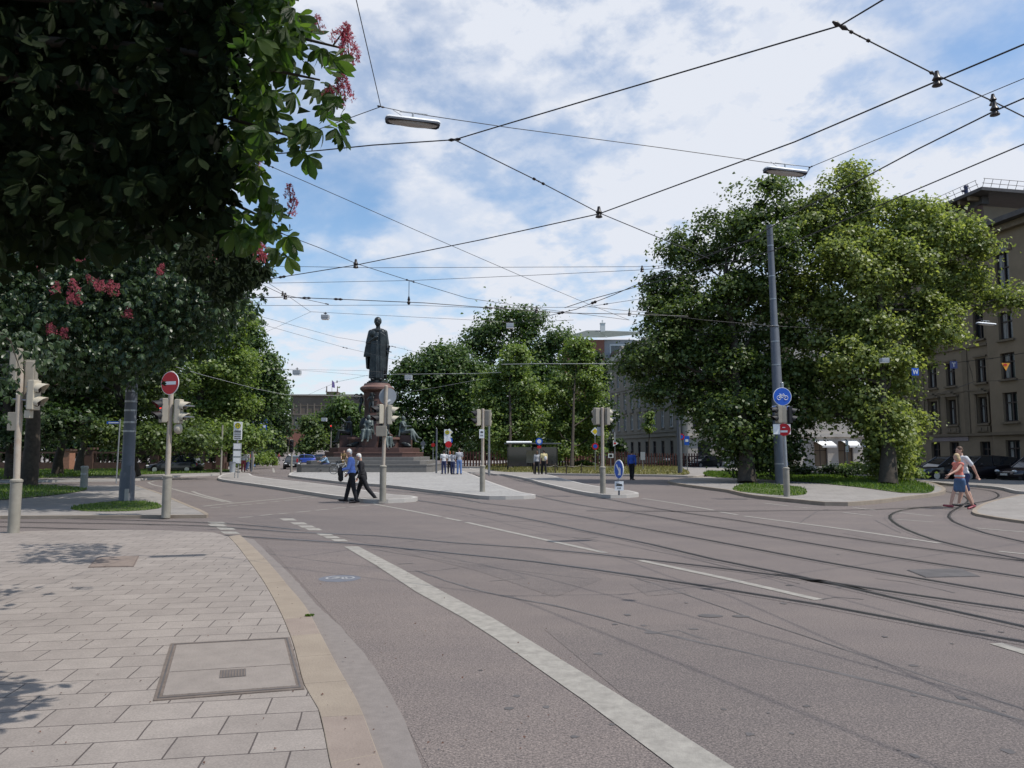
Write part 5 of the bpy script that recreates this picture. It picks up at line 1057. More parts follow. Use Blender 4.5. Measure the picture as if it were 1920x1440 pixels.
# the pair on the right
g = G(1800, 954)
def band(root, J, H): m = MB(); m.lathe([(.094*H, 0), (.096*H, .012*H), (.094*H, .035*H)], J['pel']+V3(0, 0, .055*H), 20, 1.02, .82); m.build('waistband', C_white, root)
person('blond woman in coral sleeveless top and denim skirt, walking left with arm forward', (g.x-.02, g.y-.1, 0), HALF+.15, 1.62, C_coral, C_denim, H_blond, dict(legR=(.38, .06), legL=(-.34, .12), footL=-.35, footR=.15, armL=(.85, .3, .12), armR=(-.3, .3, .1), lean=.07, head=.15), near=True, female=True, sleeve='none', legs='skirt', long_hair=True, shoes=M_redshoe, extra=band)
person('tall brown-haired man in white T-shirt behind the woman in coral', (g.x+.42, g.y+.40, 0), HALF+.05, 1.83, C_white, C_navy, H_brown, dict(legR=(-.30, .10), legL=(.38, .08), footR=-.3, footL=.1, armL=(-.62, .25, .14), armR=(.3, .4, .1), lean=.10, head=.2), near=True, sleeve='short', legs='shorts')
# group waiting on the plaza (backs to us)
for px, py, H, t, b_, hr, kw, lb in ((832, 889, 1.70, C_white, C_navy, H_dark, dict(sleeve='short'), 'dark-haired person in white top and navy trousers, leftmost of the waiting group'),
    (843, 888, 1.66, C_white, C_black, H_red, dict(female=True, long_hair=True, sleeve='short'), 'woman with auburn hair in a pale top, second from the left in the waiting group'),
    (849, 889.5, 1.64, C_pale, C_navy, H_brown, dict(female=True, long_hair=True, sleeve='short'), 'woman with long brown hair and shoulder strap, third in the waiting group'),
    (861, 889.5, 1.86, C_pale, C_jean, H_brown, dict(sleeve='short'), 'tall man in pale shirt and blue jeans, rightmost of the waiting group')):
    g = G(px, py, .13); person(lb, g, random.Random(px).uniform(-.4, .4), H, t, b_, hr, dict(armL=(.2, .5, .1), armR=(.1, .4, .12), legL=(.03, 0), legR=(-.06, .05)), group='people waiting on the plaza', near=True, **kw)
for px, py, H, t, b_, hr, kw, lb in ((1007, 889.5, 1.66, C_grey, C_black, H_brown, dict(female=True, long_hair=True), 'long-haired woman in grey top on the right platform beside the blue sign'),
    (1020, 889.5, 1.74, C_tan, C_black, H_dark, dict(sleeve='short'), 'person in a yellow top with a white bag on the right platform')):
    g = G(px, py, .13)
    def bag(root, J, H): link_mesh('bag', blob([('e', J['waist']+V3(.1, -.1, .05), (.12, .07, .17))], .02, 1), C_white, root)
    person(lb, g, .2, H, t, b_, hr, dict(legL=(.2, .1), legR=(-.15, .1)), group='people on the right platform', extra=(bag if px == 1020 else None), **kw)
g = G(1185, 900); person('man in a bright blue jacket and dark trousers crossing the side road', g, -.5, 1.80, C_bluejkt, C_black, H_dark, dict(legL=(.15, .05), legR=(-.15, .1)))
g = G(1486, 912); person('person in blue shirt and jeans half hidden behind the tall mast', (g.x, g.y+1, .13), -HALF, 1.80, C_bluejkt, C_jean, H_dark, dict(legL=(.2, .05), legR=(-.25, .1), lean=.02))
# far pedestrians on the crossing and along the left pavement
far_spec = [(498, 856, C_red, 'walker in dull red on the distant crossing, left of centre', 0), (508, 856, C_red, 'walker in dark red striding over the distant crossing', 1), (517, 856, C_navy, 'walker in dark clothes on the distant crossing', 2), (523, 856, C_red, 'rightmost walker in red on the distant crossing', 3)]
for px, py, c, lb, k in far_spec:
    person(lb, (P(px, 850, 165).x, 165, 0), (-1) ** k*HALF, 1.75, c, C_black, H_dark, walk, group='pedestrians on the far crossing')
for k, (px, d, c, b_) in enumerate(((457, 62, C_white, C_red), (463, 66, C_pale, C_navy), (472, 75, C_white, C_black), (478, 84, C_pale, C_jean), (483, 95, C_white, C_navy), (466, 72, C_coral, C_denim))):
    person(('person in white top and red trousers on the far left pavement', 'person in grey behind the timetable post', 'person in white on the pavement beside the hedge', 'walker in jeans on the far left pavement', 'most distant walker on the left pavement', 'person in coral on the far left pavement')[k], (P(px, 850, d).x, d, .12), (-1) ** k*.3, 1.7, c, b_, H_dark if k % 2 else H_brown, dict(legL=(.2, .1), legR=(-.2, .1)), group='people on the left pavement')

# ---------------------------------------------------------------- bicycles
M_tyre = mat('tyre_rubber', (.02, .02, .02), .8, .2, 9); M_chrome = mat('bright_metal', (.5, .5, .5), .3, .1, 9, metal=.8); M_whitep = mat('white_enamel', (.7, .7, .7), .35, .05, 9); M_blackp = mat('black_enamel', (.02, .02, .02), .4, .1, 9)
def bicycle(label, loc, rz, fm, lean=0, group=None):
    r = empty('bicycle', loc, rz, label, 'bicycle', group); r.rotation_euler = (0, lean, rz)      # runs along local +Y
    w1, w2 = V3(0, -.52, .34), V3(0, .54, .34)
    for w_ in (w1, w2):
        m = MB(); m.tube([w_+V3(0, math.cos(t)*.325, math.sin(t)*.325) for t in [k*math.pi/12 for k in range(25)]], .02, 6, False); wh = m.build('wheel', M_tyre, r)
        m = MB(); m.tube([w_+V3(0, math.cos(t)*.30, math.sin(t)*.30) for t in [k*math.pi/12 for k in range(25)]], .009, 4, False)
        for k in range(14): t = k*math.pi/7; m.tube([w_, w_+V3(0, math.cos(t)*.3, math.sin(t)*.3)], .002, 3)
        m.tube([w_-V3(.05, 0, 0), w_+V3(.05, 0, 0)], .025, 8); m.build('rim', M_chrome, wh)
    bb, st, hd, hd2 = V3(0, -.08, .28), V3(0, -.24, .78), V3(0, .34, .72), V3(0, .30, .86)
    m = MB()
    for a, b, rr in ((bb, st, .016), (bb, hd, .02), (st-V3(0, -.02, .06), hd2-V3(0, 0, .04), .014), (bb, w1, .01), (st-V3(0, 0, .1), w1, .009), (hd2, w2, .012)): m.tube([a, b], rr, 8)
    m.build('frame', fm, r); m = MB(); m.tube([st, st+V3(0, -.03, .14)], .013, 6); m.ell(st+V3(0, -.04, .17), (.06, .13, .035), 10, 6); m.build('saddle', M_blackp, r)
    m = MB(); m.tube([hd2, hd2+V3(0, -.04, .16)], .012, 6); m.tube([hd2+V3(-.28, -.16, .16), hd2+V3(-.2, -.02, .17), hd2+V3(0, -.03, .16), hd2+V3(.2, -.02, .17), hd2+V3(.28, -.16, .16)], .011, 6); m.build('handlebar', M_chrome, r)
    m = MB(); m.tube([bb-V3(.06, 0, 0), bb+V3(.06, 0, 0)], .03, 8); m.tube([bb+V3(.06, 0, 0), bb+V3(.06, .09, -.13)], .01, 5); m.tube([bb-V3(.06, 0, 0), bb-V3(.06, .09, -.13)], .01, 5); m.box(bb+V3(.1, .1, -.14), (.09, .06, .02)); m.box(bb-V3(.1, .1, -.14), (.09, .06, .02)); m.build('crank', M_chrome, r)
    m = MB(); m.tube([w1+V3(0, -.3, .22), w1+V3(0, -.2, .34), w1+V3(0, 0, .4), w1+V3(0, .22, .36)], .02, 4); m.box(w1+V3(0, -.02, .46), (.13, .36, .015)); m.tube([w1, w1+V3(0, -.14, .45)], .006, 4); m.build('rack', M_chrome, r)
    return r
g = G(640, 889, .13); bicycle('white bicycle leaning against the lowest step of the monument', (g.x, g.y-.15, .13), -HALF, M_whitep, .12)
def cyclist(px, d, c, rz, lb):
    b = bicycle('bicycle ridden by the '+lb, (P(px, 850, d).x, d, 0), rz, M_blackp, group='bicycles on the far crossing')
    person(lb+' on the distant crossing', (P(px, 850, d).x, d, 0), rz, 1.75, c, C_black, H_dark, dict(legL=(1.1, 1.0), legR=(.7, .9), armL=(.9, .3, .1), armR=(.9, .3, .1), lean=.4, head=-.2), sit=.95, group='cyclists on the far crossing')
cyclist(493, 150, C_white, HALF, 'cyclist in white leading the group'); cyclist(540, 140, C_white, -HALF, 'cyclist in white top with dark helmet')
# ---------------------------------------------------------------- cars
def carpaint(n, c): return mat('car_paint_'+n, c, .3, .03, 1, metal=.3, coat=.8)
M_cglass = mat('car_glass', (.015, .018, .022), .05, .1, 1, spec=.9); M_lamp = mat('head_lamp', (.6, .6, .6), .1, .05, 5, metal=.3); M_rlamp = mat('tail_lamp', (.35, .02, .02), .2, .05, 5); M_plate = mat('number_plate_white', (.6, .6, .58), .5, .03, 5); M_trim = mat('black_trim', (.015, .015, .015), .6, .1, 5)
def car(name, label, loc, rz, paint, L_=4.2, W=1.76, Hh=1.48, kind='hatch', group=None, cat='car'):
    r = empty(name, loc, rz, label, cat, group)                       # nose towards local +Y
    if kind == 'hatch': st = [(-.5, .50, .86, .80), (-.47, .30, .95, .93), (-.36, .22, .98, 1), (-.1, .2, .97, 1), (.15, .2, .95, 1), (.30, .2, .86, .99), (.42, .24, .76, .93), (.49, .30, .62, .80), (.5, .40, .52, .72)]; cab = [(-.47, .55, 0), (-.40, .90, 1), (-.1, .98, 1), (.06, .95, 1), (.27, .5, 0)]
    elif kind == 'estate': st = [(-.5, .45, .88, .86), (-.48, .28, .98, .95), (-.36, .22, 1.0, 1), (0, .2, .97, 1), (.2, .2, .94, 1), (.32, .2, .86, .98), (.44, .25, .76, .92), (.5, .38, .58, .76)]; cab = [(-.49, .55, 0), (-.45, .92, 1), (-.1, 1, 1), (.08, .96, 1), (.27, .5, 0)]
    else: st = [(-.5, .42, .80, .82), (-.47, .28, .92, .93), (-.36, .22, .96, 1), (0, .2, .93, 1), (.2, .2, .90, 1), (.34, .2, .80, .97), (.45, .26, .70, .90), (.5, .38, .55, .74)]; cab = [(-.43, .5, 0), (-.25, .93, 1), (-.02, 1, 1), (.08, .95, 1), (.24, .5, 0)]
    m = MB(); n = 0; K = 10; rings = []
    for y, zb, zs, wf in st:
        zs_ = zs*Hh*.64; hw = W/2*wf; zb_ = zb; mid = (zb_+zs_)/2
        rings.append([(-hw*.86, y*L_, zb_), (-hw*.99, y*L_, zb_+.08), (-hw, y*L_, mid), (-hw*.97, y*L_, zs_-.06), (-hw*.86, y*L_, zs_), (hw*.86, y*L_, zs_), (hw*.97, y*L_, zs_-.06), (hw, y*L_, mid), (hw*.99, y*L_, zb_+.08), (hw*.86, y*L_, zb_)])
    vs = [v for q in rings for v in q]; fs = []
    for i in range(len(rings)-1):
        for k in range(K): k2 = (k+1) % K; fs.append((i*K+k, i*K+k2, (i+1)*K+k2, (i+1)*K+k))
    fs.append(tuple(range(K))[::-1]); fs.append(tuple((len(rings)-1)*K+k for k in range(K))); fs = [tuple(reversed(f)) for f in fs]; m.add(vs, fs); body = m.build('body', paint, r, smooth=50)
    bz = lambda y: np.interp(y, [a[0] for a in st], [a[2] for a in st])*Hh*.64
    m = MB(); rings = []
    for y, h_, t in cab:
        zb_ = bz(y)-.02; zt = zb_+.01 if t == 0 else Hh*h_; hw = W/2*.86; ht = hw if t == 0 else W/2*.68; rings.append([(-hw, y*L_, zb_), (-ht, y*L_, zt), (ht, y*L_, zt), (hw, y*L_, zb_)])
    vs = [v for q in rings for v in q]; fs = [(i*4+k, i*4+k+1, i*4+k+5, i*4+k+4) for i in range(len(rings)-1) for k in range(3)]; m.add(vs, fs); m.build('windows', M_cglass, r, smooth=30)
    m = MB(); ro = [(y, Hh*h_) for y, h_, t in cab if t]; hw = W/2*.685
    v_ = []; 
    for y, z in ro: v_ += [(-hw, y*L_, z+.004), (-hw*.93, y*L_, z+.035), (hw*.93, y*L_, z+.035), (hw, y*L_, z+.004)]
    m.add(v_, [(i*4+k, i*4+k+1, i*4+k+5, i*4+k+4) for i in range(len(ro)-1) for k in range(3)]+[(3, 2, 1, 0), (len(ro)*4-4, len(ro)*4-3, len(ro)*4-2, len(ro)*4-1)])
    for sx_ in (-1, 1):
        for (ya, za_, yb, zb2) in ((cab[1][0], Hh*cab[1][1], cab[0][0], bz(cab[0][0])), (cab[3][0], Hh*cab[3][1], cab[4][0], bz(cab[4][0])), (-.08, Hh*.985, -.07, bz(-.07))):
            m.tube([(sx_*hw, ya*L_, za_), (sx_*W/2*.865, yb*L_, zb2)], .035, 5)
    m.build('roof', paint, r, smooth=50)
    for sx_ in (-1, 1):
        for y in (-.31, .31):
            c = V3(sx_*(W/2-.11), y*L_, .32); t = MB(); t.tube([c-V3(.1, 0, 0), c+V3(.1, 0, 0)], .32, 20); wh = t.build('wheel', M_tyre, r, smooth=40); t = MB(); t.tube([c+V3(sx_*.09, 0, 0), c+V3(sx_*.108, 0, 0)], .2, 14); t.build('rim', M_chrome, wh, smooth=40)
            t = MB(); t.tube([c+V3(sx_*.06, 0, .02), c+V3(sx_*.1, 0, .02)], .37, 20); t.build('wheel_arch', M_trim, r)
        t = MB(); t.ell((sx_*W*.36, L_*.475, Hh*.42), (.17, .12, .09), 10, 6); t.build('headlight', M_lamp, r, smooth=60); t = MB(); t.ell((sx_*W*.40, -L_*.478, Hh*.5), (.09, .08, .14), 10, 6); t.build('tail_light', M_rlamp, r, smooth=60)
        t = MB(); t.ell((sx_*(W/2+.04), .13*L_, Hh*.66), (.09, .06, .07), 8, 6); t.build('mirror', paint, r, smooth=60)
    t = MB(); t.box((0, L_*.5, .45), (.52, .04, .12)); t.build('number_plate', M_plate, r); t = MB(); t.box((0, L_*.497, .5), (W*.5, .05, .14)); t.build('grille', M_trim, r); t = MB(); t.box((0, 0, .26), (W*.9, L_*.9, .2)); t.build('underbody', M_trim, r)
    return r
p = P(575, 850, 118); car('parked_car', 'bright blue hatchback turning left at the distant junction', (p.x-.6, 118, 0), HALF+.15, carpaint('blue', (.06, .12, .52)), 4.0, 1.72, 1.5)
p = P(597, 850, 124); car('parked_car', 'dark navy estate directly behind the blue hatchback', (p.x, 124, 0), HALF+.1, carpaint('navy', (.012, .016, .05)), 4.6, 1.78, 1.5, 'estate')
p = P(549, 850, 80); car('car', 'black convertible-like coupe coming towards us on the street', (p.x, 80, 0), math.pi+.25, carpaint('black', (.012, .013, .016)), 4.2, 1.78, 1.36, 'coupe')
for i, (px, d, k, lb) in enumerate(((1775, 46, 'hatch', 'dark car nose only, parked behind the walking pair'), (1835, 45.5, 'estate', 'black estate parked at the kerb right of the walking pair'), (1945, 43.5, 'coupe', 'black car at the right edge with a sloping bonnet'))):
    p = P(px, 850, d); car('parked_car', lb, (p.x, d, 0), HALF+.12, carpaint('black%d' % i, (.010+.004*i, .010, .013)), 4.4, 1.78, 1.5, k, group='dark cars parked in front of the ochre house')
for i, (px, d, lb) in enumerate(((1262, 92, 'dark car parked before the grey town house beside the street pole'), (1320, 86, 'dark car parked in front of the cream house'), (1395, 80, 'dark car parked in the shade behind the big trees'))):
    p = P(px, 850, d); car('parked_car', lb, (p.x, d, .0), HALF+.5, carpaint('dark%d' % i, (.015, .016+.003*i, .02)), 4.3, 1.76, 1.46, 'hatch', group='dark cars parked along the far houses')
for i, (px, d, c, lb) in enumerate(((330, 63, (.03, .03, .035), 'dark car behind the no-entry signal pole'),)):
    p = P(px, 850, d); car('parked_car', lb, (p.x, d, .0), HALF, carpaint('l%d' % i, c), 4.3, 1.76, 1.46, 'hatch', group='cars in the shade on the left')
# ---------------------------------------------------------------- street furniture
M_pole = mat('grey_beige_pole', (.26, .24, .20), .6, .15, 4, bump=.2, bscale=30); M_polew = mat('worn_pole', (.34, .27, .21), .6, .0, 3.5, col2=(.42, .38, .32)); M_steel = mat('galvanised_steel', (.30, .31, .32), .4, .1, 8, metal=.6)
M_mast = mat('blue_grey_mast', (.10, .11, .13), .55, .12, 2); M_house = mat('cream_signal_housing', (.44, .395, .31), .5, .06, 5); M_housed = mat('beige_signal_housing', (.27, .245, .20), .6, .08, 5)
M_black = mat('black_visor', (.015, .015, .017), .6, .1, 5); M_lens = mat('dark_lens', (.04, .03, .03), .2, .1, 5); M_lensr = mat('red_lens_lit', (.5, .02, .02), .3, .05, 5, emis=((1, .05, .04), 1.6)); M_lensrd = mat('red_lens', (.35, .02, .02), .3, .05, 5)
M_signblue = mat('sign_blue', (.015, .10, .50), .45, .05, 3); M_signwhite = mat('sign_white', (.75, .76, .76), .5, .04, 3); M_signred = mat('sign_red', (.50, .012, .02), .45, .05, 3); M_signgrey = mat('sign_back_grey', (.33, .35, .37), .5, .06, 3); M_signyel = mat('sign_yellow', (.75, .55, .03), .5, .05, 3); M_signgreen = mat('sign_green', (.02, .16, .06), .5, .05, 3); M_ink = mat('sign_black', (.02, .02, .02), .6, .05, 3)
def head(root, c, ang, n=2, house=None, visor=None, lit=None, pitch=.24, wid=.24, hood=1.0, lensm=None):
    """signal head: housing at c (bottom centre), facing angle ang (0 = +X, measured anticlockwise)"""
    f = V3(math.cos(ang), math.sin(ang), 0); s = V3(-f.y, f.x, 0); hgt = pitch*n+.06; Rm = Matrix((f, s, V3(0, 0, 1))).transposed(); c = V3(*c)
    m = MB(); m.box(c+V3(0, 0, hgt/2), (.14, wid, hgt), rot=Rm); m.box(c-f*.08+V3(0, 0, hgt/2), (.05, wid*.7, hgt*.92), rot=Rm); hs = m.build('signal_head', house or M_house, root, bevel=.018)
    for i in range(n):
        z = c.z+hgt-.03-pitch*(i+.5); cc = V3(c.x, c.y, z)+f*.075; m = MB(); m.disc(cc, pitch*.36, f, 20, .02); ln = m.build('lens', (M_lensr if lit == i else (lensm or M_lens)), hs)
        m = MB(); N_ = 14; vs = []; r_ = pitch*.43
        for k in range(N_+1):
            t = math.pi*(-.18)+math.pi*1.36*k/N_; ln_ = .22*hood*(.35+.65*max(0, math.sin(min(max(t, 0), math.pi)))); o = s*math.cos(t)*r_+V3(0, 0, 1)*math.sin(t)*r_
            vs += [cc+o-f*.02, cc+o+f*ln_-V3(0, 0, .03*hood)]; o2 = o*.93; vs += [cc+o2-f*.02, cc+o2+f*ln_-V3(0, 0, .03*hood)]
        fs = []
        for k in range(N_): a = k*4; fs += [(a, a+1, a+5, a+4), (a+2, a+6, a+7, a+3), (a+1, a+3, a+7, a+5)]
        m.add(vs, fs); m.build('visor', visor or M_house, hs, smooth=50)
    return hs
def sigpole(label, g, z0, htop, lean=(0, 0), sleeve=1.0, r=.062, rs=.108, group='traffic signal posts', pm=None):
    root = empty('traffic_light', (g.x, g.y, z0), 0, label, 'traffic light', group); dx, dy = lean
    m = MB(); m.lathe([(rs, -.05), (rs, sleeve-.02), (rs+.012, sleeve-.015), (rs+.012, sleeve+.02), (rs*.8, sleeve+.045), (r, sleeve+.05)], (0, 0, 0), 20); m.build('post_sleeve', M_pole, root, smooth=40)
    m = MB(); m.tube([(0, 0, sleeve), (dx*.5, dy*.5, (htop+sleeve)/2), (dx, dy, htop)], r, 14); m.ell((dx, dy, htop), (r, r, .03), 12, 6); m.build('post', pm or M_polew, root, smooth=40); return root
def bracket(root, a, b, r_=.018): m = MB(); m.tube([a, b], r_, 6); m.build('bracket', M_steel, root)
def plate_px(): pass
# 1 front left
g = G(25, 999, .03); r = sigpole('traffic light post at the left edge with heads facing three ways', g, .03, 3.35, (-.06, 0), 1.05)
head(r, (.24, .02, 2.52), 0, 2, pitch=.28, wid=.25); head(r, (.02, .22, 2.72), HALF+.3, 3, M_housed, M_housed, pitch=.27); head(r, (-.16, .0, 2.95), math.pi+.15, 3, M_housed, M_black, pitch=.27, wid=.26)
m = MB(); m.box((-.12, .02, 2.28), (.22, .16, .38)); m.build('control_box', M_housed, r, bevel=.01); bracket(r, (.08, 0, 2.6), (.2, 0, 2.6)); bracket(r, (.08, 0, 3.0), (.2, 0, 3.0)); bracket(r, (-.2, 0, 2.75), (.1, 0, 2.72)); m = MB(); m.box((.17, 0, 2.43), (.12, .12, .16)); m.build('button_box', M_house, r, bevel=.008)
# 2 with no-entry sign
g = G(311, 967, .08); r = sigpole('traffic light with round red no-entry sign above on the left corner', g, .08, 3.65, (.0, 0), .98); k = ppm(g.y)
head(r, (-.13, -.10, 2.35), math.pi+.75, 2, M_housed, M_black, lit=0, pitch=.28); head(r, (.22, 0, 2.33), -.05, 2, pitch=.28, wid=.22); 
m = MB(); m.ell((.22, 0, 2.2), (.11, .1, .14), 12, 8); m.build('small_lamp', M_house, r, smooth=60)
for z in (2.78, 2.5): m = MB(); m.box((.42, 0, z), (.3, .24, .03)); m.build('hood_plate', M_steel, r)
n_ = V3(-.38, -.925, 0); c = V3(.02, 0, 3.36)+n_*.07
m = MB(); m.disc(c, .30, n_, 36, .015); sg = m.build('sign_disc', M_signwhite, r); m = MB(); m.disc(c+n_*.009, .285, n_, 36, .006); m.build('red_face', M_signred, sg); q = n_.cross(V3(0, 0, 1)).normalized(); m = MB(); m.box(c+n_*.016, (.42, .008, .085), rot=Matrix((q, n_, V3(0, 0, 1))).transposed()); m.build('white_bar', M_signwhite, sg)
# 3 in front of the monument with back of round sign
g = G(717.5, 937, .13); r = sigpole('traffic light in front of the monument with grey back of a round sign', g, .13, 3.75, (.06, 0), 1.08)
head(r, (-.13, -.03, 2.50), math.pi+.55, 2, M_house, M_black, pitch=.29, wid=.26, hood=1.2); head(r, (.20, .02, 2.48), .1, 2, M_house, M_house, pitch=.29, wid=.24); m = MB(); m.box((-.06, -.10, 2.25), (.34, .16, .34)); m.build('control_box', M_housed, r, bevel=.012)
m = MB(); m.disc((.10, .08, 3.42), .29, (0, 1, 0), 36, .015); sg = m.build('sign_disc', M_signgrey, r); m = MB(); m.box((.14, .06, 3.27), (.12, .012, .07), rot=Matrix.Rotation(-.5, 3, 'Y')); m.build('sticker', M_signwhite, sg)
# 4 middle
g = G(904.5, 922, .13); r = sigpole('traffic light on the plaza tip with narrow white tram plate', g, .13, 3.28, (.01, 0), 1.0)
head(r, (-.19, 0, 2.62), math.pi+.25, 2, M_house, M_black, pitch=.30, wid=.24, lensm=M_lensrd); head(r, (.20, .05, 2.60), HALF-.25, 2, M_housed, M_housed, pitch=.30, wid=.27)
m = MB(); m.box((-.03, -.075, 2.30), (.20, .012, .36)); pl = m.build('plate', M_signwhite, r)
m = MB(); m.box((-.03, -.083, 2.37), (.12, .004, .035)); m.box((-.03, -.083, 2.335), (.09, .004, .02)); m.box((-.03, -.083, 2.40), (.05, .004, .012)); m.build('tram_symbol', M_ink, pl)
for i, z in enumerate((2.25, 2.215)): m = MB(); [m.box((-.085+.025*j, -.083, z), (.015, .004, .022)) for j in range(5)]; m.build('plate_text', M_ink, pl)
# 5 right platform
g = G(1130.5, 925.5, .13); r = sigpole('traffic light at the right platform end beside the blue arrow sign', g, .13, 3.25, (.01, 0), .98)
head(r, (-.20, .05, 2.60), HALF+.35, 2, M_housed, M_housed, pitch=.30, wid=.27); head(r, (.20, .05, 2.60), .35, 2, M_housed, M_house, pitch=.30, wid=.25)
for z in (3.15, 2.87): m = MB(); m.box((.42, .1, z), (.22, .2, .03)); m.build('hood_plate', M_steel, r)
m = MB(); m.box((-.12, .07, 2.36), (.14, .015, .34)); m.build('plate', M_signgrey, r)
# blue keep-right arrow
g = G(1161, 928.5, .13); r = empty('arrow_sign', g, 0, 'round blue sign with white arrow pointing down right on the platform tip', 'sign'); k = F/g.y
m = MB(); m.tube([(0, .04, 0), (0, .04, 1.25)], .032, 10); m.build('post', M_mast, r)
n_ = V3(.36, -.93, 0).normalized(); n_ = V3(-.94, -.34, 0).normalized(); q = V3(-n_.y, n_.x, 0); q = q if q.x > 0 else -q; c = V3(0, -.0, .93)
m = MB(); m.disc(c, .36, n_, 40, .02); sg = m.build('sign_disc', M_signwhite, r); m = MB(); m.disc(c+n_*.012, .315, n_, 40, .008); m.build('blue_face', M_signblue, sg)
B_ = lambda u_, v_, o: c+q*u_+V3(0, 0, v_)+n_*o; m = MB()
def flat(m, pts, o0, o1): 
    a = [B_(u_, v_, o0) for u_, v_ in pts]; b = [B_(u_, v_, o1) for u_, v_ in pts]; n__ = len(pts)
    tr = tessellate_polygon([[Vector((u_, v_, 0)) for u_, v_ in pts]]); m.add([tuple(x) for x in b], tr); m.add([tuple(x) for x in a+b], [(i, (i+1) % n__, n__+(i+1) % n__, n__+i) for i in range(n__)])
flat(m, [(-.19, .15), (-.13, .21), (.08, -.02), (.08, .10), (.165, .02), (.17, -.205), (-.05, -.20), (.03, -.115), (.03, -.07)], .016, .022); m.build('arrow', M_signwhite, sg)
m = MB(); m.box((0, -.03, .34), (.32, .02, .33)); pl = m.build('plate', M_signwhite, r); m = MB(); m.box((-.0, -.043, .38), (.2, .006, .05)); m.box((-.0, -.043, .345), (.24, .006, .02)); m.box((-.06, -.043, .43), (.12, .006, .012)); m.box((0, -.043, .41), (.01, .006, .03)); m.build('tram_symbol', M_ink, pl); m = MB(); m.box((-.05, -.043, .26), (.03, .006, .04)); m.box((0.0, -.043, .26), (.03, .006, .04)); m.box((.05, -.043, .26), (.03, .006, .04)); m.build('plate_text', M_ink, pl)
# 6 right, with bicycle disc and no-entry tram plate
g = G(1475.5, 930.5, .13); r = sigpole('traffic light before the tall mast with blue bicycle disc on top', g, .13, 4.05, (-.05, 0), .98, pm=M_steel); 
head(r, (-.22, -.02, 2.60), math.pi+.2, 2, M_housed, M_black, pitch=.29, hood=1.1); head(r, (-.06, .02, 2.58), HALF, 2, M_housed, M_housed, pitch=.29, wid=.30); head(r, (.20, .02, 2.60), .1, 2, M_black, M_black, pitch=.27, wid=.2)
c = V3(-.07, -.06, 3.55)
m = MB(); m.disc(c, .33, (0, -1, 0), 40, .018); sg = m.build('sign_disc', M_signwhite, r); m = MB(); m.disc(c-V3(0, .011, 0), .31, (0, -1, 0), 40, .006); m.build('blue_face', M_signblue, sg)
m = MB()
for u_ in (-.125, .125): m.tube([c+V3(u_+.072*math.cos(t), -.018, -.045+.072*math.sin(t)) for t in [k*math.pi/10 for k in range(21)]], .009, 4, False)
for a, b in (((-.125, -.045), (-.06, .05)), ((-.06, .05), (.06, .05)), ((.125, -.045), (.05, .09)), ((.05, .09), (.02, .095)), ((-.06, .05), (-.005, -.045)), ((-.005, -.045), (.06, .05)), ((-.125, -.045), (-.005, -.045)), ((-.06, .05), (-.075, .08)), ((-.11, .085), (-.045, .085))): m.tube([c+V3(a[0], -.018, a[1]), c+V3(b[0], -.018, b[1])], .0085, 4)
m.build('bicycle_symbol', M_signwhite, sg)
m = MB(); m.box((-.12, -.03, 3.14), (.62, .015, .16)); pl = m.build('plate', M_signwhite, r); m = MB(); m.box((-.12, -.042, 3.14), (.57, .008, .115)); m.build('plate_panel', M_signblue, pl); m = MB(); m.box((-.16, -.049, 3.16), (.3, .004, .03)); m.box((-.2, -.049, 3.115), (.18, .004, .02)); m.build('plate_text', M_signwhite, pl)
m = MB(); m.box((-.12, -.06, 2.38), (.62, .015, .36)); m.build('plate', M_signwhite, r)
n_ = V3(-.45, -.9, 0).normalized(); c = V3(-.07, -.12, 2.36); m = MB(); m.disc(c, .22, n_, 32, .015); sg = m.build('sign_disc', M_signred, r); q = n_.cross(V3(0, 0, 1)).normalized(); Rm = Matrix((q, n_, V3(0, 0, 1))).transposed(); m = MB(); m.box(c+n_*.012+V3(0, 0, -.06), (.24, .006, .07), rot=Rm); m.box(c+n_*.012+V3(0, 0, .08), (.10, .006, .03), rot=Rm); m.build('white_bar', M_signwhite, sg)
# --- masts
def mast(name, label, g, z0, prof, lean=(0, 0), bands=(), material=None, cat='pole', group=None):
    r = empty(name, (g.x, g.y, z0), 0, label, cat, group); H = prof[-1][1]; m = MB(); m.tube([(lean[0]*z/H, lean[1]*z/H, z) for _, z in prof], [a for a, _ in prof], 18); m.build('shaft', material or M_mast, r, smooth=40)
    if bands:
        m = MB()
        for z in bands:
            rr = np.interp(z, [b for _, b in prof], [a for a, _ in prof])+.008; m.tube([(lean[0]*z/H, lean[1]*z/H, z-.03), (lean[0]*z/H, lean[1]*z/H, z+.03)], rr, 18)
        m.build('band', M_steel, r)['kind'] = 'stuff'
    return r
g = G(237, 938, .09); r = mast('tram_pole', 'thick blue-grey tram pole on the small grass island', g, .09, [(.24, -.1), (.235, .9), (.20, 1.0), (.18, 4.2), (.16, 7.5)], (.0, 0), (2.3, 2.6, 3.0, 3.3, 3.65, 4.0))
m = MB(); m.box((.12, -.2, .18), (.13, .1, .42)); m.build('cable_foot', mat('concrete', (.4, .37, .33), .9, .1, 6), r)
m = MB(); m.box((.10, -.16, .7), (.2, .12, .9)); m.build('access_hatch', M_mast, r)
g = G(1466, 907, .13); r = mast('tram_mast', 'tallest blue-grey mast with stepped shaft before the right trees', g, .13, [(.31, -.1), (.30, 4.2), (.25, 4.3), (.22, 8.0), (.18, 8.1), (.15, 13.3)], (-.2, 0), (1.0, 6.0, 7.2, 8.0, 9.4, 10.6, 12.2), M_pole if False else M_mast)
g = G(1275, 888, .13); mast('street_pole', 'slim grey pole standing before the cream house corner', g, .13, [(.17, -.1), (.14, 2), (.1, 10.5)], (-.1, 0))
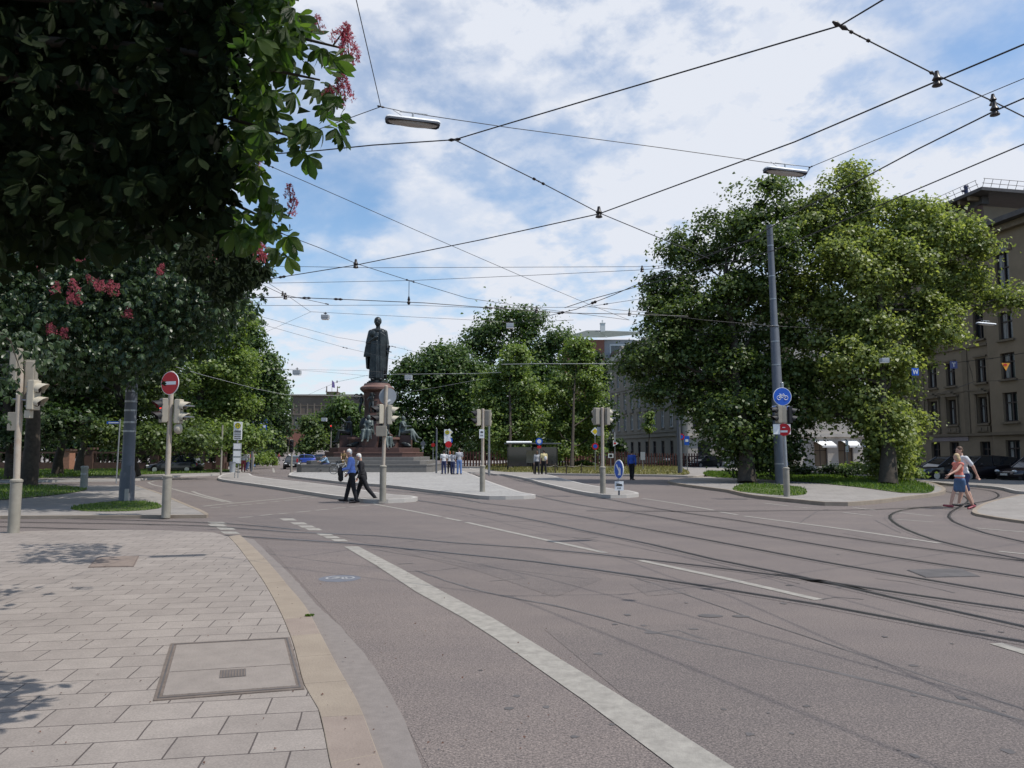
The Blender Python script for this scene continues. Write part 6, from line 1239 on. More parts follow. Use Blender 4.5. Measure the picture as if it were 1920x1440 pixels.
g = G(364, 882, .13); mast('street_pole', 'thin grey pole at the garden wall right of the no-entry signal', g, .13, [(.13, -.1), (.11, 3.2), (.10, 3.3)])
g = G(218, 903, .12); r = mast('sign_post', 'slim post with street name plate on the left pavement', g, .12, [(.035, -.1), (.035, 3.4)], (.05, 0), material=M_steel, cat='sign'); m = MB(); m.box((-.3, 0, 3.2), (.75, .02, .14)); m.build('name_plate', M_signblue, r); m = MB(); m.box((-.3, -.014, 3.2), (.55, .006, .05)); m.build('plate_text', M_signwhite, r)
g = G(58, 906, .12); mast('sign_post', 'short thin white marker post on the shaded lawn', g, .1, [(.04, -.1), (.04, .9)], material=M_signgrey, cat='post')
g = G(157, 915, .1); r = empty('bollard', (g.x, g.y, .09), .3, 'weathered stone bollard at the end of the shaded lawn', 'bollard'); m = MB(); m.lathe([(.17, -.05), (.16, .1), (.15, .86), (.17, .9), (.17, .96), (.13, 1.0)], (0, 0, 0), 14); m.build('stone_body', mat('bollard_stone', (.27, .27, .24), .9, .15, 5, bump=.3), r, smooth=40); m = MB(); m.lathe([(.153, .6), (.157, .62), (.153, .66)], (0, 0, 0), 14); m.build('ring', M_steel, r)
g = G(1173, 842, 0)
# bus/tram stop posts with the yellow H disc
def stop_sign(label, loc, s=1.0, rz=0, full=True):
    r = empty('stop_sign', loc, rz, label, 'stop sign', 'tram stop posts'); m = MB()
    m.tube([(-.1, 0, 0), (-.1, 0, 2.1)], .03, 8); m.tube([(.1, 0, 0), (.1, 0, 2.1)], .03, 8); m.tube([(0, 0, 1.9), (0, 0, 2.4)], .05, 8); m.build('post', M_steel, r)
    m = MB(); m.box((0, 0, 2.92), (.52, .06, 1.12)); b = m.build('sign_board', M_signwhite, r, bevel=.01)
    m = MB(); m.disc((0, -.036, 3.24), .19, (0, -1, 0), 28, .008); m.build('yellow_disc', M_signyel, b); m = MB(); m.lathe([(0.0001, 0)], (0, 0, 0), 3) if False else None
    g_ = MB(); g_.tube([(.175*math.cos(t), -.042, 3.24+.175*math.sin(t)) for t in [k*math.pi/12 for k in range(25)]], .013, 4, False); g_.build('green_ring', M_signgreen, b)
    g_ = MB(); g_.box((-.06, -.045, 3.24), (.035, .006, .2)); g_.box((.06, -.045, 3.24), (.035, .006, .2)); g_.box((0, -.045, 3.24), (.1, .006, .035)); g_.build('letter_h', M_signgreen, b)
    g_ = MB(); [g_.box((0, -.034, 2.9-.11*k), (.42, .006, .045 if k else .07)) for k in range(5)]; g_.build('board_text', M_ink, b) if full else None
    if full:
        for z, h_ in ((1.95, .4), (1.5, .4), (1.08, .4)): m = MB(); m.box((0, -.01, z), (.5, .08, h_)); cs = m.build('timetable_case', M_signgrey, r, bevel=.008); m = MB(); m.box((0, -.055, z), (.42, .01, h_-.08)); m.build('timetable', M_signwhite, cs)
    return r
g = G(443, 896, .13); stop_sign('white stop post with yellow H disc and timetables on the left platform', (g.x, g.y, .13))
b_ = empty('litter_bin', (g.x-.22, g.y-.12, .13), 0, 'small grey litter bin hanging on the left stop post', 'bin'); m = MB(); m.lathe([(.15, .35), (.19, .9), (.2, .92)], (0, 0, 0), 16); m.build('bin_body', M_signgrey, b_, smooth=40); m = MB(); m.lathe([(.2, .92), (.2, .96), (.15, 1.0)], (0, 0, 0), 16); m.build('rim', M_mast, b_)
g = G(834, 886, .13); stop_sign('white stop post with yellow H disc behind the waiting group', (g.x, g.y+2, .13), full=False)
# smaller signs, each on its own thin post
def sign_post(label, loc, items, h, r_=.035, rz=0, name='road_sign'):
    r = empty(name, loc, rz, label, 'sign', None); m = MB(); m.tube([(0, 0, 0), (0, 0, h)], r_, 8); m.build('post', M_steel, r)
    for it in items:
        k, z, s_, mm = it[:4]; m = MB()
        if k == 'disc': m.disc((0, -.05, z), s_, (0, -1, 0), 28, .02)
        elif k == 'dia': m.disc((0, -.05, z), s_, (0, -1, 0), 4, .02)
        elif k == 'tri': m.disc((0, -.05, z), s_, (0, -1, 0), 3, .02)
        else: m.box((0, -.05, z), (s_, .02, it[5] if len(it) > 5 else s_))
        o = m.build('sign_face', mm, r)
        if len(it) > 4 and it[4] is not None:
            m = MB(); 
            if k == 'dia': m.disc((0, -.064, z), s_*.66, (0, -1, 0), 4, .008)
            elif k == 'disc': m.disc((0, -.064, z), s_*.6, (0, -1, 0), 20, .008)
            else: m.box((0, -.064, z), (s_*.6, .008, s_*.5))
            m.build('sign_symbol', it[4], o)
    return r
def at(px, d, z=.12): p = P(px, 850, d); return (p.x, d, z)
sign_post('yellow diamond priority sign with round sign below, beside the right signal post', at(1116, 66), [('dia', 3.45, .38, M_signwhite, M_signyel), ('disc', 1.55+.6, .3, M_signred, M_signblue)], 3.7)
sign_post('yellow diamond sign with blue sign under it behind the waiting group', at(842, 72), [('dia', 3.55, .36, M_signwhite, M_signyel), ('disc', 2.75, .34, M_signblue, M_signwhite)], 3.8)
sign_post('round red sign standing just right of the white stop post', at(841, 60), [('disc', 2.25, .26, M_signred, None)], 2.4, .03)
sign_post('round blue footway sign with white figures by the shelter', at(1011, 58), [('disc', 2.45, .27, M_signblue, M_signwhite), ('box', 2.02, .3, M_signred, None, .2)], 2.75)
sign_post('thin post with narrow plate left of the man in blue jacket', at(1153, 62), [('tri', 2.35, .3, M_signwhite, M_signred), ('box', 2.85, .1, M_signgrey, None, .8)], 3.3)
sign_post('small white notice on the dry bed near the red fence', at(1145, 72), [('box', 1.3, .5, M_signwhite, M_ink, .4)], 1.5)
sign_post('round red sign on the slim street pole', at(1278, 60), [('disc', 2.85, .25, M_signred, M_signblue)], 3.1, .05)
sign_post('blue parking sign right of the slim street pole', at(1288, 63), [('box', 2.6, .42, M_signblue, M_signwhite, .75)], 3.0)
sign_post('low round sign on a short post in the dry bed', at(1205, 66), [('box', 1.3, .4, M_signgrey, None, .7)], 1.3)
sign_post('white post with small plate in front of the white awnings', at(1588, 52), [('box', 2.0, .2, M_signwhite, None, .75)], 2.5)
sign_post('square white notice on the wall side of the awnings', at(1622, 52), [('box', 2.1, .3, M_signwhite, None, .3)], 2.2)
sign_post('blue round sign right of the monument steps', at(793, 75), [('disc', 2.5, .24, MATS['window_glass'] if False else M_mast, None), ('box', 2.1, .22, M_signgrey, None, .2)], 2.9)
sign_post('red round sign under a pale hood right of the monument', at(812, 78), [('disc', 2.4, .2, M_lensrd, None)], 2.8)
# distant signal posts near the far junction
def far_signal(label, px, d, h, arm=0, lit=None, both=True):
    r = empty('traffic_light', at(px, d, .05), 0, label, 'traffic light', 'distant traffic signals'); m = MB(); m.tube([(0, 0, 0), (0, 0, h)], .08, 8)
    if arm: m.tube([(0, 0, h-.1), (arm, 0, h)], .06, 6)
    m.build('post', M_pole, r); head(r, (arm or .0, -.1, h-(1.0 if not arm else 1.4)), -HALF, 3, M_black, M_black, lit=lit, pitch=.3, wid=.3)
    if both: head(r, ((arm or 0)+(.35 if arm >= 0 else -.35), 0, h-1.0), HALF, 3, M_house, M_house, pitch=.3, wid=.3)
    return r
far_signal('distant traffic light on a thin post in the middle of the street', 547, 60, 2.7, both=False)
far_signal('distant pole with heads beside the hedge on the left pavement', 475, 72, 3.0, both=False)
far_signal('far gantry signal hanging over the left lane', 508, 130, 7.2, 2.4)
far_signal('red signal showing left of the monument, over the cars', 620, 120, 6.2, 0, 0, False)
far_signal('low signal pair left of the monument steps', 630, 100, 2.9)
far_signal('signal post beyond the far pedestrians', 540, 105, 3.6)
sign_post('tall blue-white direction board over the far left lane', at(492, 110), [('box', 5.6, 1.2, M_signblue, M_signwhite, 2.2)], 6.8, .09)
sign_post('thin marker post right of the black coupe', at(558, 62), [('box', .95, .12, M_signred, None, .3)], 1.15, .04)
g = G(345, 885, .13); mast('signal_pole', 'thin pole with dark box left of the stop post', G(414, 889, .13), .13, [(.07, -.1), (.06, 3.6)], cat='pole', material=M_pole)
mast('signal_pole', 'straight thin pole on the far left pavement between walkers', G(471, 882, .13), .13, [(.09, -.1), (.07, 4.4)], cat='pole', material=M_mast)
mast('lamp_pole', 'thin dark pole left of the waiting group with white lamp top', G(818, 887, .13), .13, [(.07, -.1), (.06, 3.4)], cat='pole', material=M_mast)
mast('lamp_pole', 'pale slim pole just right of the middle traffic light', G(917, 889, .13), .13, [(.09, -.1), (.06, 4.6)], cat='pole', material=M_steel)
# garden wall with brick piers and balusters on the left
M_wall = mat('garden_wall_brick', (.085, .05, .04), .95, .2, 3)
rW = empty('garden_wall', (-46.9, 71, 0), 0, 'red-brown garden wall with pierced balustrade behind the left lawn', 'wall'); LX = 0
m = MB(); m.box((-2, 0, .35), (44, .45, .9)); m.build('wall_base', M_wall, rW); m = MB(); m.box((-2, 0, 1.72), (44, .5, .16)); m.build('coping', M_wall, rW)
bal = MB(); bal.lathe([(.06, 0), (.1, .15), (.05, .5), (.08, .75)], (0, 0, 0), 6); b0 = bal.build('baluster', M_wall, rW); b0.location = (-24, 0, .82)
for k in range(1, 96): c_ = b0.copy(); COL.objects.link(c_); c_.parent = rW; c_.location = (-24+k*.46, 0, .82)
for i in range(8):
    m = MB(); x_ = -24+i*6.2; m.box((x_, 0, 1.0), (.8, .7, 2.1)); m.box((x_, 0, 2.1), (1.0, .9, .2)); m.build('pier', M_wall, rW)
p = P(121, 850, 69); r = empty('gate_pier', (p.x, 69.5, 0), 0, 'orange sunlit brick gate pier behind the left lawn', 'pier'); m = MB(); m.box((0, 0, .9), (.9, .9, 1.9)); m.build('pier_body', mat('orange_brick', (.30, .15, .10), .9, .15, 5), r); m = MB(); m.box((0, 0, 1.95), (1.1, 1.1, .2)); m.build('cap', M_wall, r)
# red fence in front of the town house + low rope posts
rF = empty('fence', (P(1225, 850, 84).x, 84, 0), 0, 'dark red slatted fence in front of the grey town house', 'fence'); m = MB()
for k in range(34): m.box((-5+k*.3, 0, .9), (.14, .05, 1.5))
o = m.build('slat', mat('fence_red', (.075, .032, .026), .9, .15, 4), rF); o['kind'] = 'stuff'; m = MB(); m.box((0, .05, 1.3), (10.4, .08, .12)); m.box((0, .05, .5), (10.4, .08, .12)); m.build('rail', M_trim, rF)
rF = empty('fence', (P(1020, 850, 86).x, 86, 0), 0, 'dark red fence behind the shelter and bright maples', 'fence'); m = MB()
for k in range(58): m.box((-9.8+k*.34, 0, 1.0), (.18, .05, 1.7))
o = m.build('slat', MATS['fence_red'], rF); o['kind'] = 'stuff'; m = MB(); m.box((0, .05, 1.5), (19.8, .08, .12)); m.build('rail', M_trim, rF)
pts = [(1001, 889), (1015, 889), (1041, 888), (1062, 889), (1090, 888), (1125, 889), (1160, 889.5)]
rp = []
for i, (px, py) in enumerate(pts):
    g = G(px, py-1, .13); r = empty('rope_post', g, 0, 'low wooden post of the rope barrier along the dry bed, %s' % ('leftmost', 'second from left', 'third from left', 'fourth from left', 'third from right', 'second from right', 'rightmost')[i], 'post', 'rope barrier posts'); m = MB(); m.lathe([(.05, 0), (.05, .72), (.03, .76)], (0, 0, 0), 8); m.build('stake', M_bark, r); rp.append(g)
for i in range(len(rp)-1):
    a, b = rp[i], rp[i+1]; m = MB(); m.tube([a.lerp(b, t)+V3(0, 0, .62-.12*4*t*(1-t)) for t in [k/6 for k in range(7)]], .014, 5); tag(m.build('rope', M_pole, origin=a), 'sagging rope between low posts, %s' % ('first span', 'second span', 'third span', 'fourth span', 'fifth span', 'last span')[i]+' from the left', 'rope', 'rope barrier spans')
# tram shelter
p = P(1000, 850, 64); r = empty('tram_shelter', (p.x, 66, .15), 0, 'dark glazed tram shelter with curved roof under the maples', 'shelter'); m = MB()
for x_ in (-2.2, 0, 2.2): m.tube([(x_, .8, 0), (x_, .8, 2.3)], .05, 8)
m.build('frame', M_trim, r); m = MB(); m.box((0, .8, 1.2), (4.4, .03, 1.7)); m.box((-2.2, .1, 1.2), (.03, 1.3, 1.7)); m.build('glass_wall', M_cglass, r); m = MB(); m.box((0, .2, 2.35), (5.0, 1.8, .1)); m.build('roof', M_mast, r, bevel=.03); m = MB(); m.box((-1.2, -.6, 2.47), (2.2, .5, .08), rot=Matrix.Rotation(.2, 3, 'X')); m.build('roof_edge', M_signwhite, r); m = MB(); m.box((-.1, .7, 1.2), (.9, .06, 1.1)); m.build('poster_case', M_pole, r); m = MB(); m.box((1, .5, .5), (1.8, .4, .06)); m.build('bench', M_bark, r)
# hatches and covers in the pavement
def hatch(label, px4, frame_w, fm, lm, grate=None, z=.034, name='utility_hatch', split=True):
    q = [G(x, y, z) for x, y in px4]; c = sum(q, V3(0, 0, 0))/4; r = empty(name, c, 0, label, 'hatch'); q = [p-c for p in q]
    m = MB(); m.poly([(p.x, p.y) for p in q], -.02, .0035); m.build('frame', fm, r)
    inn = [p*(1-frame_w) for p in q]; halves = [inn] if not split else [[inn[0], inn[1], inn[1].lerp(inn[2], .395), inn[0].lerp(inn[3], .395)], [inn[0].lerp(inn[3], .41), inn[1].lerp(inn[2], .41), inn[2], inn[3]]]
    for h_ in halves: m = MB(); m.poly([(p.x, p.y) for p in h_], -.01, .008); m.build('lid', lm, r, bevel=.003)
    f2 = [p*(1-frame_w*.40) for p in q]; f3 = [p*(1-frame_w*.62) for p in q]; m = MB()
    for i in range(4): a, b, c2, d = f2[i], f2[(i+1) % 4], f3[(i+1) % 4], f3[i]; m.poly([(a.x, a.y), (b.x, b.y), (c2.x, c2.y), (d.x, d.y)], None, .0055)
    m.build('groove', M_seam, r)
    if grate:
        gq = [G(x, y, z)-c for x, y in grate]; m = MB(); m.poly([(p.x, p.y) for p in gq], None, .0095); gr = m.build('grate', M_seam, r); m = MB()
        for k in range(9):
            a = gq[0].lerp(gq[1], (k+.5)/9); b = gq[3].lerp(gq[2], (k+.5)/9); w_ = (gq[1]-gq[0])*.03; m.poly([((a-w_).x, (a-w_).y), ((a+w_).x, (a+w_).y), ((b+w_).x, (b+w_).y), ((b-w_).x, (b-w_).y)], None, .012)
        m.build('grate_bars', fm, gr)['kind'] = 'stuff'
    return r
M_iron = mat('hatch_frame_steel', (.15, .12, .10), .6, .2, 10, bump=.3, bscale=90); M_lid = mat('hatch_lid_stone', (.235, .205, .182), .85, .1, 5, bump=.3, bscale=60)
hatch('large two-leaf stone hatch with small grate in the near pavement', [(287, 1314), (571, 1292), (543, 1195), (320, 1207)], .105, M_iron, M_lid, [(411, 1274), (461, 1270), (461, 1256), (413, 1259)])
hatch('small rusty steel cover further up the near pavement', [(165, 1064), (251, 1062), (261, 1042), (183, 1045)], .05, mat('rust_plate', (.17, .13, .11), .8, .15, 8, bump=.3), mat('rust_plate_light', (.20, .158, .132), .8, .15, 8, bump=.4, bscale=80), split=False, name='steel_cover')
hatch('rectangular iron grille set in the carriageway at the right', [(1735, 1083), (1838, 1081), (1800, 1066), (1700, 1069)], .04, M_seam, MATS['bitumen_seam'], None, .002, 'road_grille', False)
g = G(637, 1085); r = empty('cycle_roundel', (g.x, g.y, .0042), 0, 'worn blue painted disc with white bicycle on the cycle lane', 'road marking'); rr = 38/F*g.y
m = MB(); m.poly([(rr*math.cos(t), rr*1.0*math.sin(t)) for t in [k*math.pi/20 for k in range(40)]], None, 0); m.build('blue_disc', mat('worn_blue_paint', (.12, .125, .145), .8, .0, 9, col2=(.135, .145, .175)), r)
m = MB()
for u_ in (-.38, .38): m.strip([Vector((rr*(u_+.27*math.cos(t)), rr*.1+rr*.36*math.sin(t))) for t in [k*math.pi/10 for k in range(21)]], .03, .003)
for a, b in (((-.38, .1), (-.15, -.3)), ((-.15, -.3), (.2, -.3)), ((.38, .1), (.15, -.42)), ((-.15, -.3), (0, .1)), ((0, .1), (.2, -.3)), ((-.3, -.42), (-.1, -.42))): m.strip([Vector((a[0]*rr, -a[1]*rr)), Vector((b[0]*rr, -b[1]*rr))], .03, .0035)
m.build('bicycle_symbol', mat('worn_white_paint', (.24, .24, .25), .8, .0, 14, col2=(.36, .36, .36)), r)
# blossom litter and grit scattered over the pavement and gutter
rl = np.random.default_rng(9); nl = 420; X_ = rl.uniform(-6, .5, nl); Y_ = 3.6+rl.uniform(0, 1, nl)**1.6*11; C_ = np.stack([X_, Y_, np.full(nl, .040)], 1)
o = leaves_mesh('litter', leaf_arrays(rl, C_, rl.normal(size=(nl, 3))*.25+np.array([0, 0, 1]), rl.uniform(.006, .022, nl)), mat('dried_blossom', (.10, .05, .035), .9, .3, 30), None, (0, 0, 0)); tag(o, 'dry brown blossom litter scattered over the near pavement', 'litter', kind='stuff')
# a little weed in the kerb joint and two leaves on the road
g = G(582, 1155, .035); C_ = np.array([list(g+V3(random.Random(i).uniform(-.05, .03), random.Random(i+50).uniform(-.02, .02), .01)) for i in range(40)]); o = leaves_mesh('weed_tuft', leaf_arrays(np.random.default_rng(1), C_, np.random.default_rng(2).normal(size=(40, 3)), np.full(40, .028)), M_blade, None, tuple(g)); tag(o, 'small green weed growing in a joint of the tan kerb', 'weed')
# ---------------------------------------------------------------- the monument
M_bronze = mat('dark_bronze', (.018, .020, .022), .42, .0, 1.5, col2=(.055, .065, .065), metal=.35, bump=.3, bscale=6); M_patina = mat('patina_bronze', (.045, .058, .054), .5, .0, 2.5, col2=(.14, .17, .165), metal=.2, bump=.3, bscale=6)
M_porph = mat('red_granite', (.082, .043, .036), .5, .15, 3, spec=.5); M_porphl = mat('light_red_granite', (.155, .088, .072), .6, .12, 3); M_gran = mat('grey_granite', (.165, .158, .148), .6, .1, 4)
gm = G(702, 880, .13); Ym = 66.0; cxm = P(705, 850, Ym).x; rt = empty('monument', (cxm, Ym, .13), 0, 'tall stepped red granite monument carrying the dark bronze robed statue', 'monument')
kk = Ym/F; zz = lambda py, d=Ym: P(705, py, d).z-.13; xx = lambda px, d=Ym: P(px, 850, d).x-cxm
# stepped base: octagon-like plan with cut corners
def oct_(m, hw, hd, cut, z0, z1): m.poly([(-hw+cut, -hd), (hw-cut, -hd), (hw, -hd+cut), (hw, hd-cut), (hw-cut, hd), (-hw+cut, hd), (-hw, hd-cut), (-hw, -hd+cut)], z0, z1)
for i, (hw, z0, z1, mm, cut) in enumerate(((5.55, 0, .62, M_gran, .5), (4.95, .62, .92, M_gran, .5), (4.35, .92, 1.22, M_gran, .5), (3.85, 1.22, 1.62, M_porph, 1.0), (3.55, 1.62, 2.0, M_porph, 1.0))):
    m = MB(); oct_(m, hw, hw*.95, cut, z0, z1); m.build('step', mm, rt, bevel=.02)
    if i in (0, 3): m = MB(); oct_(m, hw+.03, hw*.95+.03, cut, z1-.09, z1+.003); m.build('step_nosing', M_porphl if i > 2 else M_gran, rt)
zb = 2.0; zp = zz(822); m = MB(); oct_(m, 2.05, 2.05, .5, zb, zp); m.build('plinth', M_porph, rt, bevel=.02); m = MB(); oct_(m, 2.2, 2.2, .5, zp-.12, zp+.06); m.build('plinth_cornice', M_porphl, rt, bevel=.02)
zc1, zc2 = zz(734), zz(722)
m = MB(); m.lathe([(1.5, zp+.06), (1.5, zp+.3), (1.25, zp+.45), (1.12, zp+.9), (1.08, zc1-.7), (1.12, zc1-.4), (1.2, zc1-.15), (1.42, zc1)], (0, 0, 0), 8, rz=math.pi/8); m.build('column', M_porph, rt, smooth=25)
m = MB(); m.lathe([(1.30, zc1), (1.48, zc1+.12), (1.50, zc1+.3), (1.35, zc1+.42), (1.18, zc1+.5), (1.12, zc2+.1)], (0, 0, 0), 24); m.build('capital', M_porphl, rt, smooth=30)
m = MB(); m.box((.0, -1.13, (zp+zc1)/2+.5), (.75, .1, 1.7)); m.build('inscription_panel', M_porphl, rt)
m = MB(); [m.box((0, -1.19, (zp+zc1)/2+1.1-.22*k), (.5-.08*(k % 2), .02, .07)) for k in range(5)]; m.build('inscription', M_bronze, rt)
# cherub figures with wreaths round the column top
for i, a in enumerate((math.pi*1.06, math.pi*1.45, math.pi*1.9, math.pi*.6)):
    c = V3(math.cos(a)*1.35, math.sin(a)*1.35, 0); up = V3(0, 0, 1); f = V3(math.cos(a), math.sin(a), 0); s = V3(-f.y, f.x, 0); z = zc1-1.55
    B = [('e', c+up*(z+.75), (.2, .2, .33)), ('e', c+f*.02+up*(z+1.22), (.14, .14, .16)), ('c', c+s*.1+up*(z+.5), .13, c+s*.16+f*.16+up*(z+.1), .1), ('c', c-s*.1+up*(z+.5), .13, c-s*.16+f*.1+up*(z+.0), .1), ('c', c+s*.16+up*(z+1.0), .08, c+s*.36+f*.25+up*(z+1.15), .06), ('c', c-s*.16+up*(z+1.0), .08, c-s*.34+f*.2+up*(z+.7), .06)]
    B += [('c', c+s*.16+f*.16+up*(z+.1), .09, c+s*.16+f*.1+up*(z-.35), .06), ('c', c-s*.16+f*.1+up*z, .09, c-s*.1+f*.05+up*(z-.4), .06)]
    link_mesh('cherub', blob(B, .04, 1), M_bronze, rt)
    m = MB(); ctr = c+f*.42+up*(z+1.05); m.tube([ctr+f*math.cos(t)*.2+up*math.sin(t)*.22+s*.25 for t in [k*math.pi/8 for k in range(17)]], .05, 6, False); m.build('wreath', M_bronze, rt)
# shields
for a in (math.pi*1.25, math.pi*1.75): m = MB(); m.ell((math.cos(a)*1.25, math.sin(a)*1.25, zp+1.1), (.45, .45, .75), 12, 8); m.build('shield', M_bronze, rt, smooth=60)
# seated allegorical figures at the corners: blob bodies with drapery
def seated(center, ang, mm, H=2.6, arm_up=False, crossed=False, name='seated_figure'):
    f = V3(math.cos(ang), math.sin(ang), 0); s = V3(-f.y, f.x, 0); u = V3(0, 0, 1); c = V3(*center); Bd = []
    hip = c; sh = c+u*.52*H*.62-f*.03; nk = sh+u*.1*H*.6; hd = nk+u*.14*H*.62+f*.06
    Bd += [('e', hip+u*.03, (.36, .36, .28)), ('c', hip, .27, hip+u*.35, .22), ('c', hip+u*.35, .22, sh-u*.12, .29), ('c', sh+s*.27, .13, sh-s*.27, .13), ('c', nk-u*.1, .1, nk+u*.08, .085), ('e', hd, (.15, .16, .2)), ('e', hd-f*.05+u*.05, (.17, .18, .17)), ('e', hd+f*.16-u*.02, (.03, .03, .04))]
    for sgn, up_ in ((1, arm_up), (-1, False)):
        a0 = sh+s*.27*sgn; el = a0-u*.34+f*.2+s*.1*sgn; wr = el+f*.36+u*.05-s*.12*sgn
        if up_: el = a0+f*.32+u*.05; wr = el+f*.3+u*.3
        Bd += [('c', a0, .105, el, .085), ('c', el, .08, wr, .055), ('e', wr+f*.06, (.08, .07, .05))]
    for sgn in (1, -1):
        kn = hip+f*.78+s*.2*sgn+u*.08; an = kn+f*(.15 if sgn > 0 else .4)-u*.88; 
        if crossed and sgn > 0: kn = hip+f*.8+u*.18; an = kn+f*.55-u*.66
        Bd += [('c', hip+s*.16*sgn, .2, kn, .16), ('c', kn, .155, an, .09), ('c', an, .075, an+f*.24-u*.05, .055)]
        # drapery folds over the thighs and shins
        for k in range(4): o = s*(.12*(k-1.5)); Bd.append(('c', hip+s*.16*sgn+o*.6+u*.1, .07, kn+o+u*.06, .06)); Bd.append(('c', kn+o, .055, kn+o*1.4+f*.06-u*.7, .05))
    for k in range(5): o = s*(.13*(k-2)); Bd.append(('c', sh+o+f*.12, .05, hip+o*1.2+f*.25+u*.1, .05)); Bd.append(('c', sh+o-f*.15, .06, hip+o*1.5-f*.28-u*.35, .08))
    o = link_mesh(name, blob(Bd, .035, 1), mm, rt); return o
m = MB()
for a in (math.pi*1.5, 0, math.pi, math.pi*.5): c = V3(math.cos(a), math.sin(a), 0)*2.45; m = MB(); m.box((c.x, c.y, 2.55), (1.3, 1.3, 1.1)); m.build('figure_seat', M_porph, rt, bevel=.02)
zs = 3.35
seated((2.45, -.5, zs), -.12, M_patina, crossed=True); seated((-2.35, -.4, zs), math.pi+.1, M_bronze, arm_up=True); seated((-.2, -2.45, zs), -HALF-.1, M_patina); seated((.1, 2.4, zs), HALF, M_bronze)
for c, k in (((1.55, -2.0, 2.2), 1), ((-1.6, -2.0, 2.2), 2), ((2.9, -1.0, 2.2), 3)):
    r0 = random.Random(k); link_mesh('drapery_block', blob([('e', V3(*c)+V3(r0.uniform(-.3, .3), 0, r0.uniform(-.05, .2)), (.3, .2, .15)) for _ in range(5)], .04, 1), M_bronze, rt)
# the lion-like lower relief figure between seat and steps
seated((1.05, -2.1, 2.75), -HALF+.6, M_patina, H=2.2)
# statue on top: robed standing figure, one hand at the chest, sword hilt at the left hip
zt = zc2+.1; Hs = zz(597)-zt; st = empty('statue', (0, 0, zt)); st.parent = rt
m = MB(); m.lathe([(.92, 0), (.92, .14), (.78, .16), (.78, .26)], (0, 0, 0), 20); m.build('statue_base', M_bronze, st, smooth=30)
S_ = Hs/5.72; z = lambda t: .2+t*S_; B = []
B += [('c', V3(-.02, .0, z(.4)), .62*S_, V3(-.05, 0, z(1.6)), .56*S_), ('c', V3(-.05, 0, z(1.6)), .56*S_, V3(0, 0, z(2.9)), .58*S_), ('c', V3(0, 0, z(2.9)), .58*S_, V3(0, 0, z(4.0)), .52*S_), ('c', V3(-.42*S_, 0, z(4.32)), .28*S_, V3(.40*S_, 0, z(4.32)), .28*S_), ('c', V3(0, 0, z(4.5)), .22*S_, V3(0, -.02, z(4.95)), .17*S_)]
hd = V3(-.02, -.06, z(5.22)); B += [('e', hd+V3(0, .02, .06*S_), (.33*S_, .37*S_, .38*S_)), ('e', hd+V3(0, -.06, -.14*S_), (.26*S_, .29*S_, .28*S_)), ('c', hd+V3(0, -.3*S_, .02), .035*S_, hd+V3(0, -.36*S_, -.06*S_), .05*S_), ('c', hd+V3(-.12*S_, -.28*S_, .08*S_), .03*S_, hd+V3(.12*S_, -.28*S_, .08*S_), .03*S_), ('c', hd+V3(-.07*S_, -.28*S_, -.18*S_), .03*S_, hd+V3(.07*S_, -.28*S_, -.18*S_), .03*S_)]
B += [('e', hd+V3(sx_*.28*S_, .0, -.02), (.05*S_, .08*S_, .11*S_)) for sx_ in (-1, 1)]
# right arm (viewer's left) bent to the chest, left arm down to the sword
B += [('c', V3(-.62*S_, 0, z(4.3)), .24*S_, V3(-.80*S_, -.12, z(3.35)), .24*S_), ('c', V3(-.80*S_, -.12, z(3.35)), .2*S_, V3(-.08*S_, -.62*S_, z(3.75)), .13*S_), ('e', V3(0, -.64*S_, z(3.8)), (.15*S_, .09*S_, .1*S_))]
B += [('c', V3(.60*S_, 0, z(4.3)), .23*S_, V3(.80*S_, -.05, z(3.3)), .19*S_), ('c', V3(.80*S_, -.05, z(3.3)), .17*S_, V3(.92*S_, -.3*S_, z(2.55)), .12*S_), ('e', V3(.93*S_, -.34*S_, z(2.45)), (.12*S_, .12*S_, .12*S_))]
link_mesh('figure', blob(B, .035, 1), M_bronze, st)
# cloak: long folds
B = []; r0 = random.Random(5)
for k in range(15):
    t = math.pi*(.92-1.0*k/14)+math.pi*0; a = math.pi*1.02-(math.pi*1.04+.0)*k/14      # round the back from viewer's left to right
    ca, sa = math.cos(a), math.sin(a); r1 = .62*S_; r2 = (.80 if k < 5 else .68)*S_; w_ = .10*S_
    zl = z(.35+.1*(k % 2)) if 3 < k < 14 else z(1.2)
    B += [('c', V3(ca*r1*.95, sa*r1*.7, z(4.35)), w_, V3(ca*r2*1.25, sa*r2*.9, z(2.9)), w_*1.2), ('c', V3(ca*r2*1.25, sa*r2*.9, z(2.9)), w_*1.2, V3(ca*r2*1.08, sa*r2*.9, zl), w_*1.1)]
for k in range(7):      # the big sleeve-like flap at viewer's left
    x = -.98+.07*k; B.append(('c', V3((x+.2)*S_, -.25*S_+.02*k, z(3.9)), .1*S_, V3(x*S_*1.12, -.2*S_, z(2.2)), .09*S_))
for k in range(9):      # front folds
    x = -.5+.125*k; B.append(('c', V3(x*.9*S_, -.52*S_+abs(x)*.2*S_, z(3.5)), .055*S_, V3(x*1.15*S_, -.6*S_+abs(x)*.25*S_, z(.3)), .075*S_))
for k in range(6): B.append(('c', V3((.32+.07*k)*S_, -.55*S_+.03*k, z(4.2-.05*k)), .07*S_, V3((.36+.08*k)*S_, -.52*S_+.04*k, z(.9)), .07*S_))
link_mesh('cloak', blob(B, .032, 1), M_bronze, st)
B = [('e', V3(-.0, -.05, z(4.42)), (.66*S_, .42*S_, .24*S_)), ('e', V3(-.35*S_, -.3*S_, z(4.15)), (.3*S_, .2*S_, .35*S_)), ('e', V3(.36*S_, -.3*S_, z(4.15)), (.3*S_, .2*S_, .35*S_))]
